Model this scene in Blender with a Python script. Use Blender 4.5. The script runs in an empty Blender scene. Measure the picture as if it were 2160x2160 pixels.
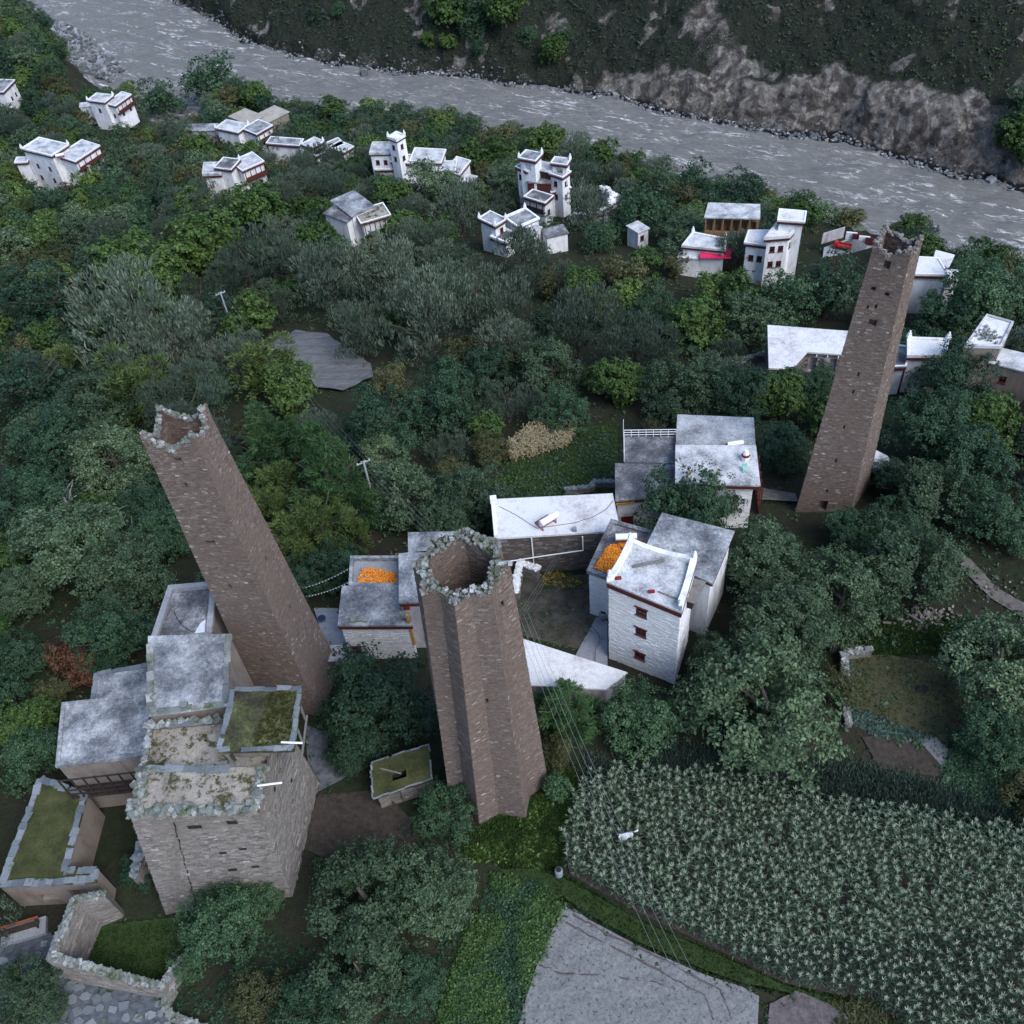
import bpy, math, random
import numpy as np
from mathutils import Matrix, Vector

# ------------------------------------------------------------------ camera, sky, sun, exposure
SC = bpy.context.scene
COL = SC.collection
CAM_H, FPX = 70.0, 2099.6            # metres above the star tower's foot; focal length in photo pixels
_v = np.array([210.0, 1920.0, FPX]); _v /= np.linalg.norm(_v)
FWD = np.array([0, math.sqrt(1 - _v[2]**2), -_v[2]])
_ry = -(-_v[0]) * FWD[2] / FWD[1]
RGT = np.array([math.sqrt(1 - _ry**2 - _v[0]**2), _ry, -_v[0]])
DWN = np.cross(FWD, RGT)
CAM = np.array([0.0, 0.0, CAM_H])
cd = bpy.data.cameras.new('camera'); cam = bpy.data.objects.new('camera', cd); COL.objects.link(cam)
cd.sensor_width = 36; cd.lens = 36 * FPX / 2160; cd.clip_start = .5; cd.clip_end = 3000
m4 = Matrix.Identity(4)
for i in range(3):
    m4[i][0], m4[i][1], m4[i][2], m4[i][3] = RGT[i], -DWN[i], -FWD[i], CAM[i]
cam.matrix_world = m4
SC.camera = cam

W = bpy.data.worlds.new('World'); SC.world = W; W.use_nodes = True
nt = W.node_tree
sky = nt.nodes.new('ShaderNodeTexSky'); sky.sky_type = 'NISHITA'; sky.sun_disc = False
SUN_EL, SUN_AZ = math.radians(48), math.radians(140)      # azimuth clockwise from +Y (ahead of the camera)
sky.sun_elevation = SUN_EL; sky.sun_rotation = SUN_AZ
sky.air_density = 1.0; sky.dust_density = 1.2; sky.ozone_density = 3.5
bg = nt.nodes['Background']; bg.inputs['Strength'].default_value = 0.125
nt.links.new(sky.outputs[0], bg.inputs['Color'])
sd = bpy.data.lights.new('sun', 'SUN'); sd.energy = 1.45; sd.angle = math.radians(34); sd.color = (.98, .985, 1.0)
sun = bpy.data.objects.new('sun', sd); COL.objects.link(sun)
_d = Vector((math.sin(SUN_AZ) * math.cos(SUN_EL), math.cos(SUN_AZ) * math.cos(SUN_EL), math.sin(SUN_EL)))
sun.rotation_euler = _d.to_track_quat('Z', 'Y').to_euler(); sun.location = (40, 20, 90)
SC.view_settings.view_transform = 'Standard'; SC.view_settings.look = 'None'
SC.view_settings.exposure = 1.15; SC.view_settings.gamma = 1.0
SC.view_settings.use_curve_mapping = False
SC.cycles.max_bounces = 6; SC.cycles.diffuse_bounces = 3; SC.cycles.glossy_bounces = 2
SC.cycles.transmission_bounces = 2; SC.cycles.transparent_max_bounces = 4
SC.cycles.caustics_reflective = False; SC.cycles.caustics_refractive = False

rng = np.random.default_rng(7)
random.seed(7)

# ------------------------------------------------------------------ survey: photo pixels (2160 wide) to points of the place
def ray(px, py):
    return RGT * (px - 1080) / FPX + DWN * (py - 1080) / FPX + FWD
def at(px, py, z=0.0):
    d = ray(px, py); return CAM + d * (z - CAM_H) / d[2]
def proj(P):
    v = np.asarray(P, float) - CAM; w = v @ FWD
    return 1080 + FPX * (v @ RGT) / w, 1080 + FPX * (v @ DWN) / w, w
RIVER_Z = -60.0
def Q(ox, oy, s): return lambda x, y: (ox + x / s, oy + y / s)
TL, TM, TR = Q(0, 0, 2.6833), Q(720, 0, 2.6833), Q(1440, 0, 2.6833)
ML, MM, MR = Q(0, 540, 2.6833), Q(720, 540, 2.6833), Q(1440, 540, 2.6833)
BL, BM, BR = Q(0, 1080, 2.6833), Q(720, 1080, 2.6833), Q(1440, 1080, 2.6833)
LL, LM, LR = Q(0, 1620, 2.6833), Q(720, 1620, 2.6833), Q(1440, 1620, 2.6833)
CW, CD, CE = Q(1000, 840, 3.019), Q(0, 1400, 2.542), Q(600, 1080, 4.83)
D_ = Q(0, 0, 1 / 1.11801)              # readings from the whole picture shown 1932 wide

_far = [TL(930,0),TL(1080,70),TL(1250,150),TL(1330,225),TL(1540,300),TL(1750,355),TL(1932,385),TM(400,432),TM(700,440),TM(800,460),TM(1000,500),
        TM(1300,540),TM(1550,570),TM(1750,630),TR(0,672),TR(300,735),TR(560,780),TR(920,797),TR(1000,830),TR(1150,890),TR(1350,950),TR(1550,1010),TR(1750,1050),TR(1932,1100)]
_bar = [TL(190,0),TL(330,110),TL(500,200),TL(600,290),TL(700,390)]
_edge = [TL(830,500),TL(1100,420),TL(1300,440),TL(1700,570),TM(0,560),TM(480,590),TM(900,690),TM(1300,745),TM(1600,835),TM(1880,930),TR(280,955),TR(570,1065),TR(910,1135),TR(1400,1235),TR(1700,1390),TR(1932,1430)]
def slope_z(y): return max(-46.0, -0.24 * 6 * math.log1p(math.exp((y - 46) / 6.)))
def _wood_edge(q):
    z = 0.0
    for _ in range(60): p = at(*q, z + 4.5); z = .5 * z + .5 * slope_z(p[1])
    return at(*q, z + 4.5)[:2] + np.array([4.0, 15.0])
def _poly(P):
    P = np.array(P); P = P[np.argsort(P[:, 0])]
    a = P[0] + (P[0] - P[3]) * 12; b = P[-1] + (P[-1] - P[-4]) * 8
    return np.vstack([[a[0], a[1]], P, [b[0], b[1]]])
FARB = _poly([at(*q, RIVER_Z)[:2] for q in _far]); NEARB = _poly([at(*q, RIVER_Z)[:2] for q in _bar] + [_wood_edge(q) for q in _edge])
def y_far(x): return np.interp(x, FARB[:, 0], FARB[:, 1])
def y_near(x): return np.interp(x, NEARB[:, 0], NEARB[:, 1])

def sstep(a, b, x):
    t = np.clip((x - a) / (b - a), 0, 1); return t * t * (3 - 2 * t)
def vnoise(x, y, s, seed=0):
    x = np.asarray(x, float) / s; y = np.asarray(y, float) / s
    xi, yi = np.floor(x).astype(int), np.floor(y).astype(int); fx, fy = x - xi, y - yi
    def h(i, j):
        n = (i * 374761393 + j * 668265263 + seed * 1442695) & 0x7fffffff
        n = ((n ^ (n >> 13)) * 1274126177) & 0x7fffffff
        return ((n ^ (n >> 16)) & 0xffff) / 65535.0
    fx = fx * fx * (3 - 2 * fx); fy = fy * fy * (3 - 2 * fy)
    return (h(xi, yi) * (1 - fx) + h(xi + 1, yi) * fx) * (1 - fy) + (h(xi, yi + 1) * (1 - fx) + h(xi + 1, yi + 1) * fx) * fy
def g(x, y):
    """height of the near side: level round the towers, then a slope down to the river bank"""
    x = np.asarray(x, float); y = np.asarray(y, float)
    t = np.logaddexp(0, (y - 46) / 6.) * 6
    z = -0.24 * t
    z = np.maximum(z, -46) + 0 * x
    d = (y - y_near(x)) * .75
    k = sstep(-60, -80, x); return z + (RIVER_Z - 1.5 - z) * (sstep(-15, 1, d) * (1 - k) + sstep(-34, -14, d) * k)
def gp(px, py, dz=0.0):
    z = 0.0
    for _ in range(50):
        p = at(px, py, z + dz); z = .5 * z + .5 * float(g(p[0], p[1]))
    return at(px, py, z + dz)

# ------------------------------------------------------------------ materials
MATS = {}
class NT:
    def __init__(s, name, rough=.9, spec=.2):
        s.m = bpy.data.materials.new(name); s.m.use_nodes = True; s.t = s.m.node_tree
        s.b = s.t.nodes['Principled BSDF']; s.b.inputs['Roughness'].default_value = rough
        s.b.inputs['Specular IOR Level'].default_value = spec; MATS[name] = s.m
    def n(s, kind, **kw):
        o = s.t.nodes.new(kind)
        for k, v in kw.items():
            if k in o.inputs: o.inputs[k].default_value = v
            else: setattr(o, k, v)
        return o
    def l(s, a, b): s.t.links.new(a, b)
    def pos(s, scale=(1, 1, 1), obj=False):
        if obj: src = s.n('ShaderNodeTexCoord').outputs['Object']
        else: src = s.n('ShaderNodeNewGeometry').outputs['Position']
        mp = s.n('ShaderNodeMapping'); mp.inputs['Scale'].default_value = scale; s.l(src, mp.inputs['Vector']); return mp.outputs[0]
    def noise(s, scale, detail=4, rough=.6, vec=None, dist=0.0):
        o = s.n('ShaderNodeTexNoise', Scale=scale, Detail=detail, Roughness=rough, Distortion=dist)
        s.l(vec if vec is not None else s.pos(), o.inputs['Vector']); return o.outputs['Fac']
    def ramp(s, fac, stops, interp='LINEAR'):
        r = s.n('ShaderNodeValToRGB'); e = r.color_ramp.elements; r.color_ramp.interpolation = interp
        while len(e) < len(stops): e.new(.5)
        for i, (p, c) in enumerate(stops):
            e[i].position = p; e[i].color = (*c, 1) if len(c) == 3 else c
        s.l(fac, r.inputs['Fac']); return r.outputs['Color']
    def mix(s, fac, a, b, mode='MIX'):
        o = s.n('ShaderNodeMix'); o.data_type = 'RGBA'; o.blend_type = mode
        for v, i in ((fac, 0), (a, 6), (b, 7)):
            if hasattr(v, 'links'): s.l(v, o.inputs[i])
            else: o.inputs[i].default_value = v if i == 0 else (*v, 1)
        return o.outputs[2]
    def math(s, op, a, b=0.0, c=None):
        o = s.n('ShaderNodeMath', operation=op)
        for v, i in ((a, 0), (b, 1), (c, 2)):
            if v is None: continue
            if hasattr(v, 'links'): s.l(v, o.inputs[i])
            else: o.inputs[i].default_value = v
        return o.outputs[0]
    def bump(s, h, strength=.5, dist=.1):
        o = s.n('ShaderNodeBump', Strength=strength, Distance=dist); s.l(h, o.inputs['Height']); s.l(o.outputs[0], s.b.inputs['Normal'])
    def col(s, c):
        if hasattr(c, 'links'): s.l(c, s.b.inputs['Base Color'])
        else: s.b.inputs['Base Color'].default_value = (*c, 1)
        return s.m
    def rnd(s):
        """a number that differs from piece to piece: islands of one mesh, and objects"""
        a = s.n('ShaderNodeNewGeometry').outputs['Random Per Island']; b = s.n('ShaderNodeObjectInfo').outputs['Random']
        return s.math('FRACT', s.math('ADD', a, b))

def V(*c): return tuple(c)
def stone_mat(name, stops, tint=None, moss=0.0):
    t = NT(name, .92, .15); c = t.ramp(t.rnd(), stops)
    big = t.noise(.35, 3, .6); c = t.mix(t.ramp(big, [(.35, (0, 0, 0)), (.7, (1, 1, 1))]), c, t.mix(.75, c, tint or (.10, .075, .065)), 'MIX')
    fine = t.noise(9, 5, .7); c = t.mix(.55, c, t.ramp(fine, [(.25, (.45, .45, .45)), (.7, (1.25, 1.25, 1.25))]), 'MULTIPLY')
    if moss:
        mm = t.ramp(t.noise(1.1, 4, .7), [(.58 - moss * .2, (0, 0, 0)), (.7, (1, 1, 1))]); c = t.mix(mm, c, (.06, .085, .03))
    t.bump(fine, .6, .04); return t.col(c)
TOWER_STOPS = [(0, (.110, .082, .068)), (.3, (.135, .103, .087)), (.7, (.163, .128, .110)), (.95, (.19, .153, .134)), (.98, (.27, .23, .20)), (1, (.44, .39, .34))]
stone_mat('tower_stone', TOWER_STOPS, (.14, .105, .088))
stone_mat('tower_stone_pale', [(0, (.15, .125, .112)), (.7, (.20, .17, .153)), (1, (.33, .295, .265))])
stone_mat('house_stone', [(0, (.115, .103, .092)), (.4, (.19, .173, .157)), (.85, (.24, .22, .20)), (.96, (.29, .27, .25)), (1, (.42, .40, .38))], (.18, .16, .148))
stone_mat('rim_stone', [(0, (.12, .125, .12)), (.5, (.215, .22, .215)), (.85, (.32, .325, .32)), (1, (.48, .48, .47))], (.16, .175, .15), .35)
stone_mat('slate_stone', [(0, (.075, .088, .10)), (.5, (.13, .145, .16)), (1, (.25, .265, .28))], (.17, .19, .20), .1)
stone_mat('white_stone', [(0, (.64, .64, .64)), (.5, (.76, .76, .76)), (1, (.82, .82, .82))], (.66, .64, .63))
stone_mat('barn_stone', [(0, (.075, .060, .055)), (.5, (.12, .10, .09)), (.85, (.17, .145, .13)), (1, (.34, .31, .29))], (.10, .085, .075))
stone_mat('boulder', [(0, (.05, .053, .055)), (.5, (.13, .137, .14)), (.85, (.24, .25, .255)), (1, (.50, .52, .53))], (.12, .125, .13))

def plain(name, c, rough=.8, var=.3, scale=3.0, bump=.2, spec=.2):
    t = NT(name, rough, spec); f = t.noise(scale, 5, .65)
    t.bump(f, bump, .03)
    lo = tuple(x * (1 - var) for x in c); hi = tuple(x * (1 + var) for x in c)
    return t.col(t.ramp(f, [(.3, lo), (.7, hi)]))
plain('mortar_brown', (.112, .087, .074)); plain('mortar_house', (.155, .138, .122)); plain('mortar_dark', (.07, .058, .05))
plain('inner_mortar', (.10, .065, .055)); plain('dark_wood', (.035, .026, .022)); plain('grey_wood', (.16, .15, .14)); plain('red_wood', (.085, .022, .018))
plain('orange_wood', (.24, .15, .08)); plain('bench_wood', (.22, .07, .03), .5); plain('yellow_paint', (.36, .20, .03)); plain('red_paint', (.16, .018, .015))
plain('metal_white', (.78, .79, .8), .3, .04, spec=.5); plain('metal_red', (.30, .035, .03), .45, .15); plain('metal_grey', (.22, .24, .26), .45, .15)
plain('wire_metal', (.20, .21, .22), .5, .1); plain('pole_concrete', (.36, .38, .40), .8, .1); plain('plastic_blue', (.03, .10, .32), .4, .1); plain('rubber', (.02, .02, .02), .8)
plain('pink_cloth', (.62, .02, .10), .8, .15); plain('truck_red', (.34, .03, .03), .4, .15); plain('gravel_grey', (.12, .125, .13), .95, .4, 8)
plain('cloth_white', (.55, .57, .62), .9, .15); plain('bark', (.075, .062, .052), .95, .4, 6); plain('bark_pale', (.30, .29, .26), .9, .3, 6)
plain('cob', (.62, .20, .02), .6, .25, 14); plain('corn_stalk', (.10, .13, .06), .8); plain('white_paint', (.72, .72, .73), .8, .1, 2)
plain('pane', (.02, .022, .026), .15, .2, spec=.5); plain('tube_glass', (.02, .025, .06), .2, .1, spec=.5); plain('lane_stone', (.085, .092, .105), .9, .45, 2.2); plain('cushion_red', (.12, .01, .02))
def wash(name, hi, lo, dirt=.5):
    t = NT(name, .9, .15); v = t.pos((1, 1, .35)); a = t.noise(.9, 6, .7, v, .6); b = t.noise(12, 4, .7)
    c = t.ramp(a, [(.30, lo), (.30 + dirt * .5, hi)]); c = t.mix(.35, c, t.ramp(b, [(.3, (.6, .6, .6)), (.65, (1.1, 1.1, 1.1))]), 'MULTIPLY')
    t.bump(b, .5, .05); return t.col(c)
wash('whitewash', (.78, .78, .78), (.46, .44, .43)); wash('whitewash_dirty', (.52, .50, .52), (.20, .17, .18), .8)
wash('mud_render', (.25, .21, .18), (.15, .12, .10))
def roofmat(name, stops, scale=.7, streak=(1, 1, 1), moss=None):
    """weathered flat roof: soft stains, mottled lichen and a fine grain"""
    t = NT(name, .92, .12); v = t.pos(streak); big = t.noise(scale * .6, 4, .55, v); mid = t.noise(scale * 4.5, 7, .74, v); fine = t.noise(11, 6, .8, v)
    a = t.math('ADD', t.math('MULTIPLY', big, .55), t.math('MULTIPLY', mid, .45)); c = t.ramp(a, stops)
    c = t.mix(.75, c, t.ramp(fine, [(.34, (.42, .42, .43)), (.5, (.95, .95, .95)), (.66, (1.25, 1.25, 1.25))]), 'MULTIPLY')
    if moss: c = t.mix(t.ramp(t.noise(moss[1], 6, .75), [(moss[0], (0, 0, 0)), (moss[0] + .10, (1, 1, 1))]), c, moss[2])
    t.bump(fine, .5, .05); return t.col(c)
roofmat('roof_concrete', [(.36, (.07, .075, .085)), (.46, (.16, .168, .18)), (.54, (.29, .30, .31)), (.64, (.50, .51, .52))], .8)
roofmat('roof_dark', [(.36, (.055, .056, .062)), (.49, (.12, .12, .128)), (.58, (.26, .26, .27)), (.68, (.55, .55, .55))], 1.0)
roofmat('roof_pale', [(.36, (.17, .175, .185)), (.45, (.36, .365, .375)), (.53, (.52, .525, .53)), (.64, (.64, .64, .64))], 1.1)
roofmat('roof_white', [(.38, (.40, .37, .375)), (.45, (.56, .54, .54)), (.53, (.66, .655, .65))], .45)
roofmat('roof_grey', [(.38, (.14, .145, .155)), (.48, (.27, .275, .285)), (.57, (.40, .405, .41)), (.66, (.52, .52, .52))], 1.0)
roofmat('roof_mud', [(.3, (.16, .14, .115)), (.5, (.30, .27, .23)), (.68, (.42, .385, .33))], .7, moss=(.50, 1.1, (.060, .062, .030)))
roofmat('roof_moss', [(.38, (.030, .027, .022)), (.47, (.055, .055, .030)), (.55, (.085, .095, .035)), (.64, (.20, .19, .12))], 1.0)
roofmat('roof_turf', [(.36, (.028, .034, .014)), (.5, (.052, .058, .022)), (.66, (.085, .085, .036))], 1.4)
roofmat('roof_tan', [(.3, (.22, .20, .17)), (.5, (.36, .33, .28)), (.7, (.46, .43, .38))], .8)
roofmat('yard_concrete', [(.3, (.16, .165, .175)), (.5, (.27, .275, .29)), (.7, (.38, .38, .39))], .6)
# ------------------------------------------------------------------ builders
ORG = {}
def tag(o, label, cat=None, group=None, kind=None):
    if label: o['label'] = label
    if cat: o['category'] = cat
    if group: o['group'] = group
    if kind: o['kind'] = kind
    return o
def thing(name, loc, label, cat, group=None, rz=0.0):
    o = bpy.data.objects.new(name, None); COL.objects.link(o); o.location = loc; o.rotation_euler = (0, 0, rz)
    o.empty_display_size = .3; ORG[o.name] = np.array(loc, float); return tag(o, label, cat, group)
def link(name, me, mat, parent=None):
    o = bpy.data.objects.new(name, me); COL.objects.link(o)
    if mat and not me.materials: me.materials.append(MATS[mat])
    if parent is not None:
        o.parent = parent; ORG[o.name] = ORG.get(parent.name, np.zeros(3))
    return o
def mesh_np(name, v, f4=None, f3=None, uvcol=None):
    """mesh from arrays: quads f4 (N,4) and triangles f3 (M,3)"""
    me = bpy.data.meshes.new(name); v = np.asarray(v, np.float32).reshape(-1, 3)
    n4 = 0 if f4 is None else len(f4); n3 = 0 if f3 is None else len(f3)
    me.vertices.add(len(v)); me.vertices.foreach_set('co', v.ravel())
    me.loops.add(n4 * 4 + n3 * 3); me.polygons.add(n4 + n3)
    idx = np.concatenate([np.asarray(q).ravel() for q in (f4, f3) if q is not None and len(q)]).astype(np.int32)
    me.loops.foreach_set('vertex_index', idx)
    st = np.concatenate([np.arange(n4) * 4, n4 * 4 + np.arange(n3) * 3]).astype(np.int32); me.polygons.foreach_set('loop_start', st)
    me.update(calc_edges=True); me.shade_flat(); return me
class MB:
    def __init__(s): s.v, s.f = [], []
    def face(s, pts):
        b = len(s.v); s.v += [tuple(map(float, p)) for p in pts]; s.f.append(tuple(range(b, b + len(pts)))); return s
    def prism(s, poly, z0, z1, top=None, bottom=True):
        """upright prism over a CCW polygon; top: another polygon for battered sides"""
        b = len(s.v); n = len(poly); top = poly if top is None else top
        zz0 = z0 if hasattr(z0, '__len__') else [z0] * n; zz1 = z1 if hasattr(z1, '__len__') else [z1] * n
        s.v += [(float(p[0]), float(p[1]), float(z)) for p, z in zip(poly, zz0)] + [(float(p[0]), float(p[1]), float(z)) for p, z in zip(top, zz1)]
        for i in range(n): j = (i + 1) % n; s.f.append((b + i, b + j, b + n + j, b + n + i))
        s.f.append(tuple(b + n + i for i in range(n)))
        if bottom: s.f.append(tuple(b + n - 1 - i for i in range(n)))
        return s
    def box(s, c, ax, ay, az):
        """box from its centre and three half-axis vectors"""
        c, ax, ay, az = map(lambda q: np.asarray(q, float), (c, ax, ay, az)); b = len(s.v)
        for k in (-1, 1):
            for i, j in ((-1, -1), (1, -1), (1, 1), (-1, 1)): s.v.append(tuple(c + ax * i + ay * j + az * k))
        for q in ((3, 2, 1, 0), (4, 5, 6, 7), (0, 1, 5, 4), (1, 2, 6, 5), (2, 3, 7, 6), (3, 0, 4, 7)): s.f.append(tuple(b + k for k in q))
        return s
    def abox(s, x0, y0, z0, x1, y1, z1):
        return s.box(((x0 + x1) / 2, (y0 + y1) / 2, (z0 + z1) / 2), ((x1 - x0) / 2, 0, 0), (0, (y1 - y0) / 2, 0), (0, 0, (z1 - z0) / 2))
    def bar(s, p, q, w, h=None):
        p, q = np.asarray(p, float), np.asarray(q, float); d = q - p; L = np.linalg.norm(d); d /= L
        u = np.cross(d, (0, 0, 1)); u = np.array([1., 0, 0]) if np.linalg.norm(u) < 1e-4 else u / np.linalg.norm(u); k = np.cross(u, d)
        return s.box((p + q) / 2, d * L / 2, u * w / 2, k * (h or w) / 2)
    def tube(s, pts, rad, n=6, cap=True):
        pts = [np.asarray(p, float) for p in pts]; rad = rad if hasattr(rad, '__len__') else [rad] * len(pts); b = len(s.v)
        for i, p in enumerate(pts):
            d = pts[min(i + 1, len(pts) - 1)] - pts[max(i - 1, 0)]; d = d / (np.linalg.norm(d) + 1e-9)
            u = np.cross(d, (0.31, .9, .2)); u /= np.linalg.norm(u); k = np.cross(d, u)
            for a in range(n): t = 2 * math.pi * a / n; s.v.append(tuple(p + rad[i] * (u * math.cos(t) + k * math.sin(t))))
        for i in range(len(pts) - 1):
            for a in range(n): c = (a + 1) % n; s.f.append((b + i * n + a, b + i * n + c, b + (i + 1) * n + c, b + (i + 1) * n + a))
        if cap: s.f.append(tuple(b + n - 1 - a for a in range(n))); e = b + (len(pts) - 1) * n; s.f.append(tuple(e + a for a in range(n)))
        return s
    def wallface(s, a, b, z0, z1, holes=(), depth=.25):
        """upright wall face from a to b with recessed openings (s0, s1, z0, z1) measured along it; outside is right of a->b"""
        a, b = np.asarray(a[:2], float), np.asarray(b[:2], float); d = b - a; L = np.linalg.norm(d); d /= L; nrm = np.array([d[1], -d[0]])
        xs = sorted({0.0, L} | {float(h[0]) for h in holes} | {float(h[1]) for h in holes}); zs = sorted({z0, z1} | {float(h[2]) for h in holes} | {float(h[3]) for h in holes})
        P = lambda x, z, k=0.0: (*(a + d * x - nrm * k), z)
        for i in range(len(xs) - 1):
            for j in range(len(zs) - 1):
                cx, cz = (xs[i] + xs[i + 1]) / 2, (zs[j] + zs[j + 1]) / 2
                if any(h[0] < cx < h[1] and h[2] < cz < h[3] for h in holes): continue
                s.face([P(xs[i], zs[j]), P(xs[i + 1], zs[j]), P(xs[i + 1], zs[j + 1]), P(xs[i], zs[j + 1])])
        for x0, x1, h0, h1 in [h[:4] for h in holes]:
            k = depth
            s.face([P(x0, h0), P(x1, h0), P(x1, h0, k), P(x0, h0, k)]); s.face([P(x0, h1, k), P(x1, h1, k), P(x1, h1), P(x0, h1)])
            s.face([P(x0, h0), P(x0, h0, k), P(x0, h1, k), P(x0, h1)]); s.face([P(x1, h0, k), P(x1, h0), P(x1, h1), P(x1, h1, k)])
            s.face([P(x0, h0, k), P(x1, h0, k), P(x1, h1, k), P(x0, h1, k)])
        return s
    def build(s, name, mat, parent=None, kind=None, smooth=False):
        o0 = ORG.get(parent.name, np.zeros(3)) if parent is not None else np.zeros(3)
        me = bpy.data.meshes.new(name); me.from_pydata((np.asarray(s.v, float) - o0).tolist(), [], s.f); me.update()
        if smooth: me.polygons.foreach_set('use_smooth', [True] * len(me.polygons))
        o = link(name, me, mat, parent)
        if kind: o['kind'] = kind
        return o
BOXV = np.array([[-1,-1,-1],[1,-1,-1],[1,1,-1],[-1,1,-1],[-1,-1,1],[1,-1,1],[1,1,1],[-1,1,1]], float)
BOXF = np.array([[4,5,6,7],[0,1,5,4],[1,2,6,5],[2,3,7,6],[3,0,4,7],[3,2,1,0]])
OPENF = np.array([[4,5,6,7],[1,2,6,5],[2,3,7,6],[3,0,4,7],[3,2,1,0]])     # without the face that sits in the wall
class Stones:
    """many small boxes gathered as arrays: centre, three half-axes"""
    def __init__(s): s.c, s.a = [], []
    def add(s, c, a): s.c.append(np.asarray(c, float).reshape(-1, 3)); s.a.append(np.asarray(a, float).reshape(-1, 3, 3))
    def arrays(s): return np.concatenate(s.c), np.concatenate(s.a)
    def build(s, name, mat, parent, n_parts=0, part='stone', pmat=None, jit=.16, seed=1, score=None):
        """n_parts of them (the ones that show largest) become objects of their own, the rest one stuff mesh"""
        if not s.c: return None
        r = np.random.default_rng(seed); c, a = s.arrays(); o0 = ORG.get(parent.name, np.zeros(3)) if parent is not None else np.zeros(3)
        pick = np.zeros(len(c), bool)
        if n_parts:
            v = CAM - c; dist = np.linalg.norm(v, axis=1); nrm = a[:, 1] / (np.linalg.norm(a[:, 1], axis=1, keepdims=True) + 1e-9)
            face = np.clip((v * nrm).sum(1) / dist, 0.02, 1); size = np.linalg.norm(a[:, 0], axis=1) * np.maximum(np.linalg.norm(a[:, 2], axis=1), .01) * face / dist**2 * r.uniform(.3, 1, len(c))
            pick[np.argsort(-size)[:n_parts]] = True
            for i in np.nonzero(pick)[0]:
                o = link(part, STONE_PROTO[i % len(STONE_PROTO)][pmat or mat], None, parent)
                M = Matrix.Identity(4)
                for k in range(3):
                    for j in range(3): M[k][j] = a[i, j, k]
                    M[k][3] = c[i, k] - o0[k]
                o.matrix_basis = M
        c, a = c[~pick], a[~pick]
        if len(c):
            L = BOXV[None] * (1 + r.uniform(-jit, jit, (len(c), 8, 3)))
            v = c[:, None] + np.einsum('nki,nij->nkj', L, a) - o0
            f = (OPENF[None] + 8 * np.arange(len(c))[:, None, None]).reshape(-1, 4)
            o = link(name, mesh_np(name, v, f), mat, parent); o['kind'] = 'stuff'; return o
def _stone_protos():
    P = []
    for k in range(6):
        r = np.random.default_rng(100 + k); d = {}
        for m in ('tower_stone', 'tower_stone_pale', 'house_stone', 'rim_stone', 'slate_stone', 'white_stone', 'barn_stone', 'boulder'):
            rr = np.random.default_rng(100 + k); v = BOXV * (1 + rr.uniform(-.2, .2, (8, 3)))
            me = mesh_np('stone', v, BOXF); me.materials.append(MATS[m]); d[m] = me
        P.append(d)
    return P
STONE_PROTO = _stone_protos()
def course(S, a0, a1, b0, b1, row=.15, length=(.25, .7), proud=(.015, .06), holes=(), ztop=None, seed=0, fill=.97, pale=0.0, thick=.08):
    """stone courses over the quad a0 a1 (foot) b0 b1 (head); holes in (along, height) metres"""
    r = np.random.default_rng(seed); a0, a1, b0, b1 = [np.asarray(p, float) for p in (a0, a1, b0, b1)]
    H = ((b0[2] - a0[2]) + (b1[2] - a1[2])) / 2; up = (b0 - a0) + (b1 - a1); up /= np.linalg.norm(up); z = 0.0
    while z < H - row * .6:
        h = row * r.uniform(.7, 1.35); v = (z + h / 2) / H
        if v > 1: break
        l, q = a0 + (b0 - a0) * v, a1 + (b1 - a1) * v; Wd = np.linalg.norm(q - l)
        if Wd < .1: z += h; continue
        t = (q - l) / Wd; n = np.cross(t, up)
        ln = r.uniform(length[0], length[1], int(Wd / length[0]) + 2); e = np.cumsum(ln); k = int(np.searchsorted(e, Wd)) + 1
        e = np.minimum(e[:k], Wd); st = np.concatenate([[0], e[:-1]]); mid = (st + e) / 2; hl = (e - st) / 2 * fill
        ok = hl > .03
        for hx0, hx1, hz0, hz1 in holes: ok &= ~((mid + hl > hx0) & (mid - hl < hx1) & (z + h > hz0) & (z < hz1))
        if ztop is not None: ok &= (l[2] + h / 2 < ztop(mid / Wd))
        mid, hl = mid[ok], hl[ok]; m = len(mid)
        if m:
            pr = r.uniform(proud[0], proud[1], m); tilt = r.normal(0, .035, m)
            hh = h / 2 * r.uniform(.72, .97, m)
            c = l + mid[:, None] * t + (pr - thick)[:, None] * n + r.normal(0, .012, m)[:, None] * up
            ax = np.empty((m, 3, 3)); ax[:, 0] = -hl[:, None] * (t + tilt[:, None] * up); ax[:, 1] = thick * n; ax[:, 2] = hh[:, None] * (up - tilt[:, None] * t); S.add(c, ax)
        z += h
def rocks(S, pts, size, seed=0, flat=.7):
    """loose blocks at points, random turn"""
    r = np.random.default_rng(seed); pts = np.asarray(pts, float).reshape(-1, 3); m = len(pts)
    sz = r.uniform(size[0], size[1], m) / 2
    q = r.normal(size=(m, 3, 3)); q[:, 2] = np.array([0, 0, 1]) + r.normal(0, .25, (m, 3))
    z = q[:, 2] / np.linalg.norm(q[:, 2], axis=1, keepdims=True); x = q[:, 0] - (q[:, 0] * z).sum(1, keepdims=True) * z; x /= np.linalg.norm(x, axis=1, keepdims=True); y = np.cross(z, x)
    ax = np.stack([x * (sz * r.uniform(.8, 1.4, m))[:, None], z * (sz * flat)[:, None], -y * (sz * r.uniform(.7, 1.1, m))[:, None]], 1); S.add(pts, ax)

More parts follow.
